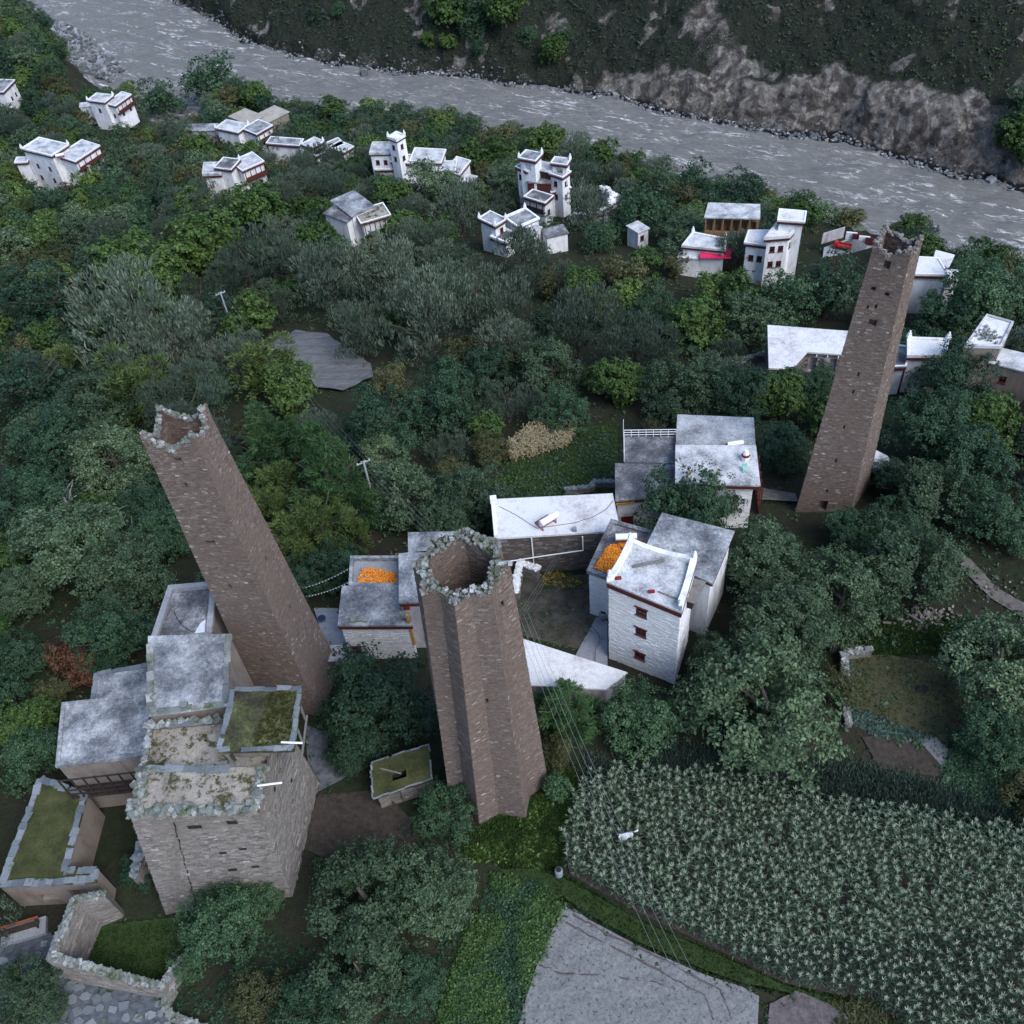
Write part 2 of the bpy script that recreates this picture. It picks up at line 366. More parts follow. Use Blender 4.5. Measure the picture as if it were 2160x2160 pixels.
def px_poly(l, z): return [at(*q, z)[:2] for q in l]
def ccw(P):
    P = [np.asarray(p[:2], float) for p in P]; A = sum(P[i][0] * P[(i + 1) % len(P)][1] - P[(i + 1) % len(P)][0] * P[i][1] for i in range(len(P)))
    return P if A > 0 else P[::-1]
def offset(P, d):
    """grow a CCW polygon outwards by d (mitred)"""
    P = [np.asarray(p, float) for p in P]; n = len(P); out = []
    for i in range(n):
        e0 = P[i] - P[i - 1]; e1 = P[(i + 1) % n] - P[i]; n0 = np.array([e0[1], -e0[0]]) / np.linalg.norm(e0); n1 = np.array([e1[1], -e1[0]]) / np.linalg.norm(e1)
        b = n0 + n1; k = d / max(.35, (b @ n0)); out.append(P[i] + b * k)
    return out
def inside(P, x, y):
    """mask: points inside polygon"""
    P = np.asarray(P); x = np.asarray(x); y = np.asarray(y); c = np.zeros(np.shape(x), bool); n = len(P)
    for i in range(n):
        x0, y0 = P[i][:2]; x1, y1 = P[(i + 1) % n][:2]
        c ^= ((y0 > y) != (y1 > y)) & (x < (x1 - x0) * (y - y0) / (y1 - y0 + 1e-12) + x0)
    return c
# ------------------------------------------------------------------ ground, river, far hillside
t = NT('ground', .95, .1)
n1 = t.noise(.12, 5, .65); n2 = t.noise(1.6, 6, .7); n3 = t.noise(9, 4, .7)
c = t.mix(t.ramp(n1, [(.42, (0, 0, 0)), (.6, (1, 1, 1))]), (.022, .028, .015), (.036, .029, .024))
c = t.mix(t.ramp(n2, [(.45, (0, 0, 0)), (.62, (1, 1, 1))]), c, (.028, .038, .018))
c = t.mix(.7, c, t.ramp(n3, [(.3, (.5, .5, .5)), (.7, (1.4, 1.4, 1.4))]), 'MULTIPLY'); t.bump(n2, .8, .3); t.col(c)
def soil(name, a, b, scale=3, sp=(1, 1, 1), bump=.6, dist=.1, speck=None):
    t = NT(name, .96, .08); v = t.pos(sp); n = t.noise(scale, 7, .72, v); m = t.noise(.25, 3, .6); k = t.noise(13, 4, .7)
    c = t.ramp(n, [(.32, a), (.66, b)]); c = t.mix(.4, c, t.ramp(m, [(.3, (.7, .7, .7)), (.7, (1.15, 1.15, 1.15))]), 'MULTIPLY')
    c = t.mix(.45, c, t.ramp(k, [(.35, (.45, .45, .45)), (.62, (1.2, 1.2, 1.2))]), 'MULTIPLY')
    if speck: c = t.mix(t.ramp(t.noise(speck[0], 2, .5), [(speck[1], (0, 0, 0)), (speck[1] + .03, (1, 1, 1))]), c, speck[2])
    t.bump(n, bump, dist); return t.col(c)
soil('field_grey', (.13, .13, .13), (.235, .235, .23), 4, speck=(4.2, .63, (.085, .082, .08))); soil('plough_brown', (.075, .062, .062), (.15, .13, .13), 3)
soil('soil_dark', (.035, .028, .024), (.075, .062, .052), 2.5); soil('path_earth', (.10, .085, .075), (.20, .18, .16), 2)
soil('grass_short', (.018, .032, .012), (.045, .070, .024), 3); soil('grass_dry', (.05, .052, .026), (.085, .08, .045), 2.2)
soil('yard_earth', (.032, .034, .022), (.12, .105, .085), .8); soil('gravel_bank', (.13, .14, .15), (.38, .40, .42), 1.6, bump=1, dist=.4)
soil('clearing', (.09, .088, .09), (.19, .19, .195), 1.4, (.6, 2.2, 1))

def grid_surface(name, x0, x1, y0, y1, step, zf, mat, attr=None, smooth=True):
    xs = np.arange(x0, x1 + step * .5, step); ys = np.arange(y0, y1 + step * .5, step); X, Y = np.meshgrid(xs, ys); Z = zf(X, Y)
    nx, ny = len(xs), len(ys); i = np.arange(nx * ny).reshape(ny, nx)
    f = np.stack([i[:-1, :-1], i[:-1, 1:], i[1:, 1:], i[1:, :-1]], -1).reshape(-1, 4)
    me = mesh_np(name, np.stack([X, Y, Z], -1), f)
    if attr:
        for k, fn in attr.items():
            a = me.attributes.new(k, 'FLOAT', 'POINT'); a.data.foreach_set('value', np.asarray(fn(X, Y), np.float32).ravel())
    if smooth: me.polygons.foreach_set('use_smooth', [True] * len(me.polygons))
    return tag(link(name, me, mat), None, kind='structure')
def zground(x, y):
    far = sstep(70, 110, y)
    return g(x, y) - .06 + far * (vnoise(x, y, 9, 3) - .5) * 1.6 * sstep(0, -12, (y - y_near(x)) * .75)
gr = grid_surface('ground', -210, 190, -12, 430, 2.0, zground, 'ground'); gr['label'] = 'dark grassy and earthy hillside sloping down to the river'

# river
t = NT('river_water', .5, .2)
ang = math.atan2(-.55, .83)
geo = t.n('ShaderNodeNewGeometry').outputs['Position']; mp = t.n('ShaderNodeMapping'); mp.inputs['Rotation'].default_value = (0, 0, -ang); t.l(geo, mp.inputs['Vector'])
def strv(sx, sy):
    m = t.n('ShaderNodeMapping'); m.inputs['Scale'].default_value = (sx, sy, 1); t.l(mp.outputs[0], m.inputs['Vector']); return m.outputs[0]
a = t.noise(1, 9, .68, strv(.05, .27), 1.2); b = t.noise(1, 8, .75, strv(.28, 1.15), 1.6); w = t.noise(1, 4, .6, strv(.022, .035), .5)
base = t.mix(t.ramp(b, [(.35, (0, 0, 0)), (.65, (1, 1, 1))]), (.125, .124, .115), (.225, .222, .208))
fo = t.math('MULTIPLY', t.ramp(a, [(.525, (0, 0, 0)), (.59, (1, 1, 1))]), t.ramp(b, [(.50, (0, 0, 0)), (.56, (1, 1, 1))])); fo = t.math('MULTIPLY', fo, t.ramp(w, [(.38, (.22, .22, .22)), (.60, (1, 1, 1))]))
t.col(t.mix(fo, base, (.78, .78, .77))); t.bump(b, .8, .8)
def zriver(x, y): return RIVER_Z + (vnoise(x + y * .4, y, 5, 11) - .5) * .9 + (vnoise(x + y * .4, y, 1.9, 12) - .5) * .55
rv = grid_surface('river', -200, 200, 150, 430, 1.25, zriver, 'river_water'); rv['label'] = 'fast grey brown river with white rapids'

# far hillside
def hill(x, y):
    d = (y - y_far(x)) * .76
    hc = 2.5 + 5.5 * sstep(20, 70, x) + 3.5 * np.exp(-((x - 118) / 22.)**2) + 2 * (vnoise(x, 0 * x, 9, 5) - .5)
    cl = hc * sstep(2.0, 2.0 + hc * .62, d + (vnoise(x, y, 4, 8) - .5) * 2.2)
    z = RIVER_Z - 1.8 + np.clip(d + 3.2, -3, 5) * .45 + cl + np.maximum(d - hc * .62 - 1, 0) * .66
    rough = sstep(0, 6, d)
    z += rough * ((vnoise(x, y, 13, 1) - .5) * 4.0 + (vnoise(x, y, 5, 2) - .5) * 1.5 + (vnoise(x, y, 2.2, 4) - .5) * 1.1 + np.abs(vnoise(x * 1.0, y * .45, 1.3, 6) - .5) * 1.1)
    gl = np.abs(((x + (y - 240) * .28 + 5 * vnoise(x, y, 20, 9)) % 21) - 10.5); z -= rough * 1.3 * np.exp(-(gl / 1.6)**2)
    return z
def bare(x, y):
    d = (y - y_far(x)) * .76; hc = 2.5 + 5.5 * sstep(20, 70, x) + 3.5 * np.exp(-((x - 118) / 22.)**2)
    n = vnoise(x, y, 6, 21) * .6 + vnoise(x, y, 2, 22) * .4
    m = (1 - sstep(hc * .75, hc * 1.25 + 1.5, d + (n - .5) * 5)) * (.42 + .58 * sstep(20, 60, x))
    sl = np.exp(-((x - (70 - (d - 5) * .25 )) / 9.)**2) * (1 - sstep(30, 70, d)) * (.05 + 1.1 * n) * .66         # the long scree scar
    sp = sstep(.60, .76, n) * .6
    return np.clip(np.maximum(np.maximum(m, sl * 1.15), sp), 0, 1)
t = NT('hillside', .95, .1)
at_ = t.n('ShaderNodeAttribute', attribute_name='bare').outputs['Fac']
f1 = t.noise(.5, 8, .72); f2 = t.noise(2.5, 6, .7); f3 = t.noise(.16, 4, .6, None, .8)
rock = t.ramp(f1, [(.36, (.042, .037, .034)), (.45, (.115, .102, .091)), (.54, (.22, .20, .178)), (.63, (.42, .39, .35))])
rock = t.mix(t.ramp(f3, [(.42, (0, 0, 0)), (.56, (1, 1, 1))]), rock, t.mix(.45, rock, (.30, .285, .26)))
veg = t.ramp(f2, [(.3, (.014, .019, .013)), (.55, (.032, .038, .027)), (.68, (.075, .077, .066))])
msk = t.ramp(t.math('ADD', at_, t.math('MULTIPLY', t.math('SUBTRACT', f2, .5), .7)), [(.38, (0, 0, 0)), (.6, (1, 1, 1))])
vo = t.n('ShaderNodeTexVoronoi', Scale=.55); t.l(t.mix(.35, t.pos(), t.n('ShaderNodeTexNoise', Scale=1.3).outputs['Color'], 'ADD'), vo.inputs['Vector']); alc_shade = t.noise(.22, 3, .5, None, 1.0); rock = t.mix(t.ramp(alc_shade, [(.50, (0, 0, 0)), (.58, (1, 1, 1))]), rock, t.mix(.7, rock, (.05, .043, .04))); rock = t.mix(.6, rock, t.ramp(vo.outputs['Color'], [(.2, (.5, .5, .5)), (.8, (1.35, 1.33, 1.3))]), 'MULTIPLY')  # dark blotches paint the shade of unmodelled alcoves into the rock colour
fin = t.noise(3.2, 7, .78, t.pos((1, .6, .5))); cc = t.mix(msk, veg, rock); cc = t.mix(.6, cc, t.ramp(fin, [(.34, (.40, .40, .41)), (.5, (.97, .97, .97)), (.64, (1.45, 1.43, 1.4))]), 'MULTIPLY')
sx = t.n('ShaderNodeSeparateXYZ'); t.l(t.n('ShaderNodeNewGeometry').outputs['Position'], sx.inputs[0]); wet = t.ramp(t.math('SUBTRACT', sx.outputs[2], RIVER_Z), [(.35, (1, 1, 1)), (1.0, (0, 0, 0))])
cc = t.mix(wet, cc, (.016, .016, .018)); t.col(cc); t.bump(t.math('ADD', t.math('ADD', f1, fin), vo.outputs['Distance']), 1, 1.0)
X0, X1 = -140, 230
xs = np.arange(X0, X1, .8); ds = np.concatenate([np.arange(-6, 22, .5), np.arange(22, 45, .9), np.arange(45, 150, 3.0)])
Xg, Dg = np.meshgrid(xs, ds); Yg = y_far(Xg) + Dg / .76; Zg = hill(Xg, Yg); i_ = np.arange(Xg.size).reshape(Xg.shape)
me = mesh_np('far_hillside', np.stack([Xg, Yg, Zg], -1), np.stack([i_[:-1, :-1], i_[:-1, 1:], i_[1:, 1:], i_[1:, :-1]], -1).reshape(-1, 4))
a_ = me.attributes.new('bare', 'FLOAT', 'POINT'); a_.data.foreach_set('value', bare(Xg, Yg).astype(np.float32).ravel())
fh = link('far_hillside', me, 'hillside'); fh['kind'] = 'structure'; fh['label'] = 'steep scrubby far bank with pale eroded cliffs above the river'

# rocks along the far shore and on the gravel bar
S = Stones(); r = np.random.default_rng(3); x = r.uniform(-125, 190, 2600); d = np.abs(r.normal(.6, 1.3, 2600)); y = y_far(x) + d / .76; z = hill(x, y)
rocks(S, np.stack([x, y, np.maximum(z, RIVER_Z - .2) + .05], 1), (.25, .75), 4); S.build('shore_rocks', 'boulder', None, 0)
o = bpy.data.objects['shore_rocks']; tag(o, 'broken grey rocks along the far water line')
for k, (q, s) in enumerate([(TM(1553,540), 1.5), (TM(1590,540), 1.3), (TM(130,420), 2.0), (TM(1765,598), 1.2), (TR(1745,1022), 1.6), (TM(960,478), 1.1), (TM(1275,508), 1.0), (TR(1600,985), 1.2)]):
    p = at(*q, RIVER_Z + .3); o = link('boulder', STONE_PROTO[k % 6]['boulder'], None); o.location = p; o.scale = (s * .6, s * .5, s * .45); o.rotation_euler = (.1, .2, k * .9)
    o['label'] = 'pale boulder at the foot of the far bank'; o['category'] = 'boulder'; o['group'] = 'large boulders at the far water line'

EDGES = []
def sheet(name, l, mat, label, lift=.05, step=.8, z=None, rough=0.0, relief=None, world=False):
    """ground patch over a photo-surveyed outline, laid on the terrain"""
    P = ccw([gp(*q)[:2] if not world else q for q in l]); A = np.array(P); S_ = []
    if z is None and name not in ('maize_soil', 'green_meadow', 'hill_meadow', 'grass_bank', 'grass_strip'): EDGES.append(P)
    b = bpy.data.meshes.new(name); import bmesh
    bm = bmesh.new(); f = bm.faces.new([bm.verts.new((*p, 0)) for p in P])
    x0, y0 = A.min(0); x1, y1 = A.max(0)
    for k in np.arange(x0 + step, x1, step): bmesh.ops.bisect_plane(bm, geom=bm.verts[:] + bm.edges[:] + bm.faces[:], plane_co=(k, 0, 0), plane_no=(1, 0, 0))
    for k in np.arange(y0 + step, y1, step): bmesh.ops.bisect_plane(bm, geom=bm.verts[:] + bm.edges[:] + bm.faces[:], plane_co=(0, k, 0), plane_no=(0, 1, 0))
    bmesh.ops.triangulate(bm, faces=[q for q in bm.faces if len(q.verts) > 4])
    r = np.random.default_rng(len(name))
    for v in bm.verts:
        zz = float(zground(v.co.x, v.co.y)) + .06 if z is None else z
        v.co.z = zz + lift + (relief(v.co.x, v.co.y) if relief else 0) + r.uniform(-rough, rough)
    bm.to_mesh(b); bm.free(); b.polygons.foreach_set('use_smooth', [True] * len(b.polygons)); o = link(name, b, mat); o['kind'] = 'structure'; o['label'] = label; return o
# ------------------------------------------------------------------ stone towers
def lerp(a, b, t): return np.asarray(a, float) + (np.asarray(b, float) - np.asarray(a, float)) * t
def tower(name, label, base, top, z0, H, wallk, rim, holes, row, n_parts, seed, inner_round=None, rimmat='rim_stone'):
    """hollow battered tower over any CCW outline: base and top outlines, rim(side, s) = extra height of the broken top edge,
    holes[side] = list of (s along, height, width, height of opening)"""
    n = len(base); cb = np.mean(base, 0); ct = np.mean(top, 0); root = thing(name, (*cb, z0), label, 'tower')
    w = MB(); S = Stones(); SI = Stones(); R = Stones(); r = np.random.default_rng(seed); NS = 10; NZ = 6
    outer, inner, zt = [], [], []
    for i in range(n):
        j = (i + 1) % n; b0, b1, t0, t1 = base[i], base[j], top[i], top[j]
        P0, P1 = np.array([*b0, z0 - .6]), np.array([*b1, z0 - .6]); T0, T1 = np.array([*t0, z0 + H]), np.array([*t1, z0 + H])
        hs = []
        for (s, zc, hw, hh) in holes.get(i, []):
            v = (zc + .6) / (H + .6); Wd = np.linalg.norm(lerp(P1, T1, v) - lerp(P0, T0, v)); hs.append((s * Wd - hw / 2, s * Wd + hw / 2, zc + .6 - hh / 2, zc + .6 + hh / 2))
        # core face with openings, cells bilinear on the battered side
        us = sorted({0., 1.} | {h[0] for h in hs} | {h[1] for h in hs}); vs = sorted({0., H + .6} | {h[2] for h in hs} | {h[3] for h in hs} | set(np.arange(.7, H, 1.0).tolist()))
        nn = np.cross(P1 - P0, T0 - P0); nn /= np.linalg.norm(nn)
        def pt(u, z, k=0.):
            v = z / (H + .6); l, q = lerp(P0, T0, v), lerp(P1, T1, v); Wd = np.linalg.norm(q - l); return l + (q - l) / Wd * (u if u > 1.0001 or u == 0 else (Wd if u == 1 else u)) - nn * k
        Lm = 1e9
        us = sorted({0.} | {h[0] for h in hs} | {h[1] for h in hs})
        for a in range(len(us)):
            for c in range(len(vs) - 1):
                zc_ = (vs[c] + vs[c + 1]) / 2; last = a == len(us) - 1
                def pe(u, z):
                    v = z / (H + .6); l, q = lerp(P0, T0, v), lerp(P1, T1, v); Wd = np.linalg.norm(q - l); return q if u is None else l + (q - l) * min(1, u / Wd)
                u0, u1 = us[a], (None if last else us[a + 1]); uc = u0 + .01
                if any(h[0] <= uc < h[1] and h[2] < zc_ < h[3] for h in hs): continue
                w.face([pe(u0, vs[c]), pe(u1, vs[c]), pe(u1, vs[c + 1]), pe(u0, vs[c + 1])])
        for h in hs:
            q = []
            for (u, z) in ((h[0], h[2]), (h[1], h[2]), (h[1], h[3]), (h[0], h[3])):
                v = z / (H + .6); l, e = lerp(P0, T0, v), lerp(P1, T1, v); q.append(l + (e - l) / np.linalg.norm(e - l) * u)
            k = [p - nn * .5 for p in q]
            for e in range(4): w.face([q[(e + 1) % 4], q[e], k[e], k[(e + 1) % 4]])
            w.face(k)
        d = MB()
        # rim outline
        for s in np.arange(NS) / NS:
            p = lerp(t0, t1, s); outer.append(p); zt.append(z0 + H + rim(i, s) + r.uniform(-.12, .12))
            inner.append(ct + (p - ct) * wallk if inner_round is None else ct + (p - ct) / np.linalg.norm(p - ct) * inner_round * .85 / math.cos((math.atan2(p[1] - ct[1], p[0] - ct[0]) - math.pi / 2) % (2 * math.pi / 5) - math.pi / 5))
        course(S, P0, P1, T0, T1, row, holes=hs, seed=seed * 50 + i, length=(row * 1.3, row * 3.2), proud=(.004, .040), thick=.06)
        # parapet courses up to the broken edge
        U0, U1 = np.array([*t0, z0 + H]), np.array([*t1, z0 + H]); U2, U3 = U0 + [0, 0, 2.2], U1 + [0, 0, 2.2]
        course(S, U0, U1, U2, U3, row, seed=seed * 50 + 20 + i, length=(row * 1.5, row * 3.5), ztop=lambda s, i=i: np.array([z0 + H + rim(i, q) for q in np.atleast_1d(s)]))
    m = len(outer); zf = z0 + H - 9
    for i in range(m):
        j = (i + 1) % m; o0, o1, i0, i1 = outer[i], outer[j], inner[i], inner[j]
        w.face([(*o0, z0 + H), (*o1, z0 + H), (*o1, zt[j]), (*o0, zt[i])]); w.face([(*o0, zt[i]), (*o1, zt[j]), (*i1, zt[j] - .15), (*i0, zt[i] - .15)])
    w.build('wall', 'mortar_brown', root)
    q = MB()
    for i in range(0, m, NS): i0, i1 = inner[i], inner[(i + NS) % m]; course(SI, (*i1, zf + 1), (*i0, zf + 1), (*i1, z0 + H - .1), (*i0, z0 + H - .1), row * 1.4, seed=900 + i, length=(.18, .5), proud=(0, .05))
    for i in range(m):
        j = (i + 1) % m; i0, i1 = inner[i], inner[j]; q.face([(*i1, zf), (*i0, zf), (*i0, zt[i] - .15), (*i1, zt[j] - .15)])
    q.face([(*p, zf) for p in inner]); q.build('inner_wall', 'inner_mortar', root)
    SI.build('inner_stonework', 'tower_stone', root, 0)
    # loose grey stones along the top
    pts = []
    for i in range(m):
        j = (i + 1) % m
        for _ in range(max(2, int(np.linalg.norm(outer[j] - outer[i]) * 20))):
            s, k = r.uniform(), r.uniform(-.04, 1.0); zz = zt[i] + (zt[j] - zt[i]) * s; p = lerp(lerp(outer[i], outer[j], s), lerp(inner[i], inner[j], s), k); pts.append((*p, zz + r.uniform(-.10, .05)))
    rocks(R, pts, (.11, .27), seed)
    S.build('stonework', 'tower_stone', root, n_parts, 'stone', 'tower_stone_pale', seed=seed)
    R.build('rim_stonework', rimmat, root, 300 - n_parts, 'rim_stone', seed=seed + 1)
    return root, outer, zt

def star(c, ro, ri, rot, n=8):
    P = []
    for k in range(n):
        a = rot + 2 * math.pi * k / n; P.append((c[0] + ro * math.cos(a), c[1] + ro * math.sin(a)))
        a += math.pi / n; P.append((c[0] + ri * math.cos(a), c[1] + ri * math.sin(a)))
    return P
def corner_rim(peak, sag, k=3.0):
    def f(i, s):
        e = abs(s - .5) * 2
        return peak * e ** k + sag * (.5 + .5 * math.sin(i * 2.3 + s * 9)) 
    return f
def face_px(p0, p1, t0, t1, z0, H, q, w, h):
    """an opening seen at photo point q on a battered side -> (along, height, width, height)"""
    P0, P1, T0 = np.array([*p0, z0]), np.array([*p1, z0]), np.array([*t0, z0 + H]); n = np.cross(P1 - P0, T0 - P0); d = ray(*q); X = CAM + d * ((P0 - CAM) @ n) / (d @ n)
    v = (X[2] - z0) / H; l, e = lerp(P0, T0, v), lerp(P1, np.array([*t1, z0 + H]), v); return (float(np.clip((X - l) @ (e - l) / ((e - l) @ (e - l)), .08, .92)), float(X[2] - z0), w, h)
def holes_of(base, top, z0, H, spec):
    n = len(base); out = {}
    for side, q, w, h in spec: out.setdefault(side, []).append(face_px(base[side], base[(side + 1) % n], top[side], top[(side + 1) % n], z0, H, q, w, h))
    return out
# square tower, left
A0 = [(-17.64, 44.78), (-16.22, 49.77), (-21.2, 51.2), (-22.6, 46.2)]; A1 = [(-18.8, 45.9), (-18.3, 48.7), (-21.6, 49.3), (-22.1, 46.4)]; ZA, HA = -1.3, 30.2
hA = holes_of(A0, A1, ZA, HA, [(3, ML(1000,1168), .5, .35), (3, ML(1047,1308), .22, .4), (3, BL(1190,180), .62, .42), (3, BL(1300,428), .2, .45), (0, BL(1513,265), .2, .4), (0, BL(1645,535), .2, .4), (3, BL(1480,840), .2, .4)])
tower('square_tower', 'leaning square brown stone tower with horned broken rim above the concrete roofs', A0, A1, ZA, HA, .79, corner_rim(1.15, .2, 2.4), hA, .115, 150, 11)
# square tower, right
B0 = [(32.99, 63.4), (36.21, 67.43), (30.97, 68.6), (27.75, 64.39)]; B1 = [(32.85, 64.3), (34.4, 66.0), (32.1, 68.3), (30.4, 65.8)]; ZB, HB = -5.0, 29.0
hB = holes_of(B0, B1, ZB, HB, [(3, MR(1165,32), .5, .7), (3, MR(1083,175), .36, .36), (3, MR(1163,193), .36, .36), (3, MR(1098,270), .16, .42), (3, MR(1078,362), .68, .62), (3, MR(995,658), .16, .42), (3, MR(965,760), .16, .42),
    (3, MR(913,962), .16, .42), (3, MR(866,1155), .17, .45), (3, MR(815,1330), .17, .45), (3, MR(793,1412), .75, 1.3), (3, MR(1050,280), .16, .35)])
tower('slender_tower', 'tall slender square tower of dark brown stone with slit openings on its face', B0, B1, ZB, HB, .80, corner_rim(.7, .3), hB, .14, 150, 12, rimmat='house_stone')
# eight-pointed tower
C0 = star((-3.2, 37.2), 4.2, 3.25, math.radians(-14)); C0[12] = (-4.97, 33.41); C0[13] = (-3.47, 34.05); C0[14] = (-1.46, 33.43); C0[15] = (-1.0, 35.3); C0[0] = (.5, 36.3); C0[10] = (-7.1, 35.2); C0[11] = (-5.9, 35.3)
C1 = star((-3.26, 36.95), 2.85, 2.32, math.radians(-10)); ZC, HC = -.3, 26.0
hC = holes_of(C0, C1, ZC, HC, [(13, BM(812,1068), .2, .45), (15, BM(900,530), .34, .55)])
tower('star_tower', 'eight-pointed star-plan tower of brown stone with grassy grey rubble rim', C0, C1, ZC, HC, .7, corner_rim(.10, .2), hC, .115, 150, 13, inner_round=2.0)
# ------------------------------------------------------------------ houses
class House:
    def __init__(s, name, label, loc, cat='house', group=None):
        s.root = thing(name, loc, label, cat, group); s.parts = {}; s.zg = loc[2]; s.nb = 0
    def mb(s, key, mat, name=None):
        k = (name or key, mat, s.nb)
        if k not in s.parts: s.parts[k] = MB()
        return s.parts[k]
    def window(s, a, b, u, zc, w, h, frame='red_wood', eave=True, depth=.25):
        """a recessed window on wall a->b: frame with mullion, pane, lintel board and small eave"""
        a, b = np.asarray(a[:2], float), np.asarray(b[:2], float); d = b - a; L = np.linalg.norm(d); d /= L; n = np.array([d[1], -d[0]])
        P = lambda x, z, k: np.array([*(a + d * x + n * k), z]); D3, N3, U = np.array([*d, 0]), np.array([*n, 0]), np.array([0, 0, 1.])
        m = MB(); x0, x1, z0, z1 = u - w / 2, u + w / 2, zc - h / 2, zc + h / 2; bw = min(.09, w * .11)
        for c, hx, hz in ((P(x0 + bw / 2, zc, -.05), bw / 2, h / 2), (P(x1 - bw / 2, zc, -.06), bw / 2, h / 2), (P(u, z0 + bw / 2, -.06), w / 2 - bw - .002, bw / 2), (P(u, z1 - bw / 2, -.06), w / 2 - bw - .002, bw / 2),
                          (P(u, zc, -.07), bw * .3, h / 2 - bw - .002), (P(u, zc + h * .12, -.075), w / 2 - bw - .002, bw * .28)):
            m.box(c, D3 * hx, N3 * .06, U * hz)
        f = m.build('window', frame, s.root)
        MB().box(P(u, zc, -.105), D3 * (w / 2 - .01), N3 * .012, U * (h / 2 - .01)).build('pane', 'pane', f)
        e = MB().box(P(u, z0 - .05, .03), D3 * (w / 2 + .06), N3 * .05, U * .045); e.build('sill', frame, f)
        if eave:
            e = MB().box(P(u, z1 + .08, .04), D3 * (w / 2 + .05), N3 * .05, U * .045).box(P(u, z1 + .16, .05), D3 * (w / 2 + .12), N3 * .08, U * .035); e.build('lintel', frame, f)
    def block(s, P, zt, zb=None, wall='whitewash', roof='roof_concrete', over=.25, parapet=0.0, band=.0, windows=(), horns=(), stones=None, openings=(), rimmat=None, slab=.18, pw=.35, winsize=(.75, .95), eave=None, sag=None, band_mat='red_wood', curve=None):
        """one flat-roofed block: CCW outline, top height, windows = (side, along 0..1, height above zb, w, h)"""
        if getattr(s, 'far', False) and band and not parapet: parapet, pw, rimmat = .13, .22, 'white_paint'
        s.nb += 1; P = ccw(P); n = len(P); zb = s.zg - .8 if zb is None else zb; holes = {}
        for q in windows:
            side, u, zc = q[0], q[1], q[2] + s.zg; w, h = q[3:5] if len(q) > 4 else winsize; L = np.linalg.norm(P[(side + 1) % n] - P[side]); uu = float(np.clip(u * L, w / 2 + .05, L - w / 2 - .05))
            if L > w + .2: holes.setdefault(side, []).append((uu - w / 2, uu + w / 2, zc - h / 2, zc + h / 2)); s.window(P[side], P[(side + 1) % n], uu, zc, w, h, eave=(not getattr(s, 'far', False)) if eave is None else eave)
        for side, u, zc, w, h in openings:
            zc += s.zg
            L = np.linalg.norm(P[(side + 1) % n] - P[side]); holes.setdefault(side, []).append((u * L - w / 2, u * L + w / 2, zc - h / 2, zc + h / 2))
        zw = zt - slab - .005; m = s.mb('wall', wall)
        for i in range(n): m.wallface(P[i], P[(i + 1) % n], zb, zw, holes.get(i, []), depth=.16 if not openings else .6)
        m.face([(*p, zw) for p in P])
        R = offset(P, over); s.mb('roof', roof).prism(R, zt - slab, zt)
        if band:
            O = offset(P, over * .9)
            s.mb('eave_band', band_mat).prism(O, zt - slab - .004 - band, zt - slab - .004); O2 = offset(P, over * .9 + .035); s.mb('eave_band', band_mat).prism(O2, zt - slab - .003 - band * .45, zt - slab - .0035)
        if curve is None and horns: curve = 0.0 if getattr(s, 'far', False) else .3
        flat = bool(horns) and curve == 0.0 and not parapet
        if (parapet or horns) and not flat:
            I = offset(R, -pw if parapet else -.3); pm = s.mb('parapet', rimmat or roof)
            for i in range(n):
                j = (i + 1) % n
                if sag is not None and i not in sag: continue
                hs = [i in horns, j in horns]
                if not any(hs):
                    if parapet: pm.prism([R[i], R[j], I[j], I[i]], zt + .002, zt + parapet, bottom=False)
                    continue
                N_ = 10; ss = np.linspace(0, 1, N_ + 1); hh = [max(parapet, .10) + curve * ((hs[0] and max(0, 1 - 2 * s_)) ** 2.2 + (hs[1] and max(0, 2 * s_ - 1)) ** 2.2) for s_ in ss]; cm = s.mb('curved_parapet', 'whitewash')
                for k in range(N_): cm.prism([lerp(R[i], R[j], ss[k]), lerp(R[i], R[j], ss[k + 1]), lerp(I[i], I[j], ss[k + 1]), lerp(I[i], I[j], ss[k])], zt + .002, [zt + hh[k], zt + hh[k + 1], zt + hh[k + 1], zt + hh[k]], bottom=False)
        for hI in horns:
            c = offset(R, -.17)[hI]; hm = MB(); z0 = zt + (0.003 if flat else (parapet or .10) + curve - .02)
            for k, (ww, hh) in enumerate(((.16, .22), (.13, .22), (.07, .2)) if not getattr(s, 'far', False) else ((.24, .35), (.17, .3), (.08, .3))):
                hm.abox(c[0] - ww, c[1] - ww, z0, c[0] + ww, c[1] + ww, z0 + hh); z0 += hh + .001
            hm.build('roof_horn', 'white_paint', s.root)
        if stones:
            S = s.stones = getattr(s, 'stones', Stones())
            for i in range(n):
                j = (i + 1) % n; hh = [(h[0] - .02, h[1] + .02, h[2] - zb - .02, h[3] - zb + .02) for h in holes.get(i, [])]
                course(S, (*P[i], zb), (*P[j], zb), (*P[i], zw - band), (*P[j], zw - band), stones, holes=hh, seed=int(abs(P[i][0]) * 31 + i), length=(stones * 1.5, stones * 4), proud=(.004, .035), thick=.06)
        return P, R
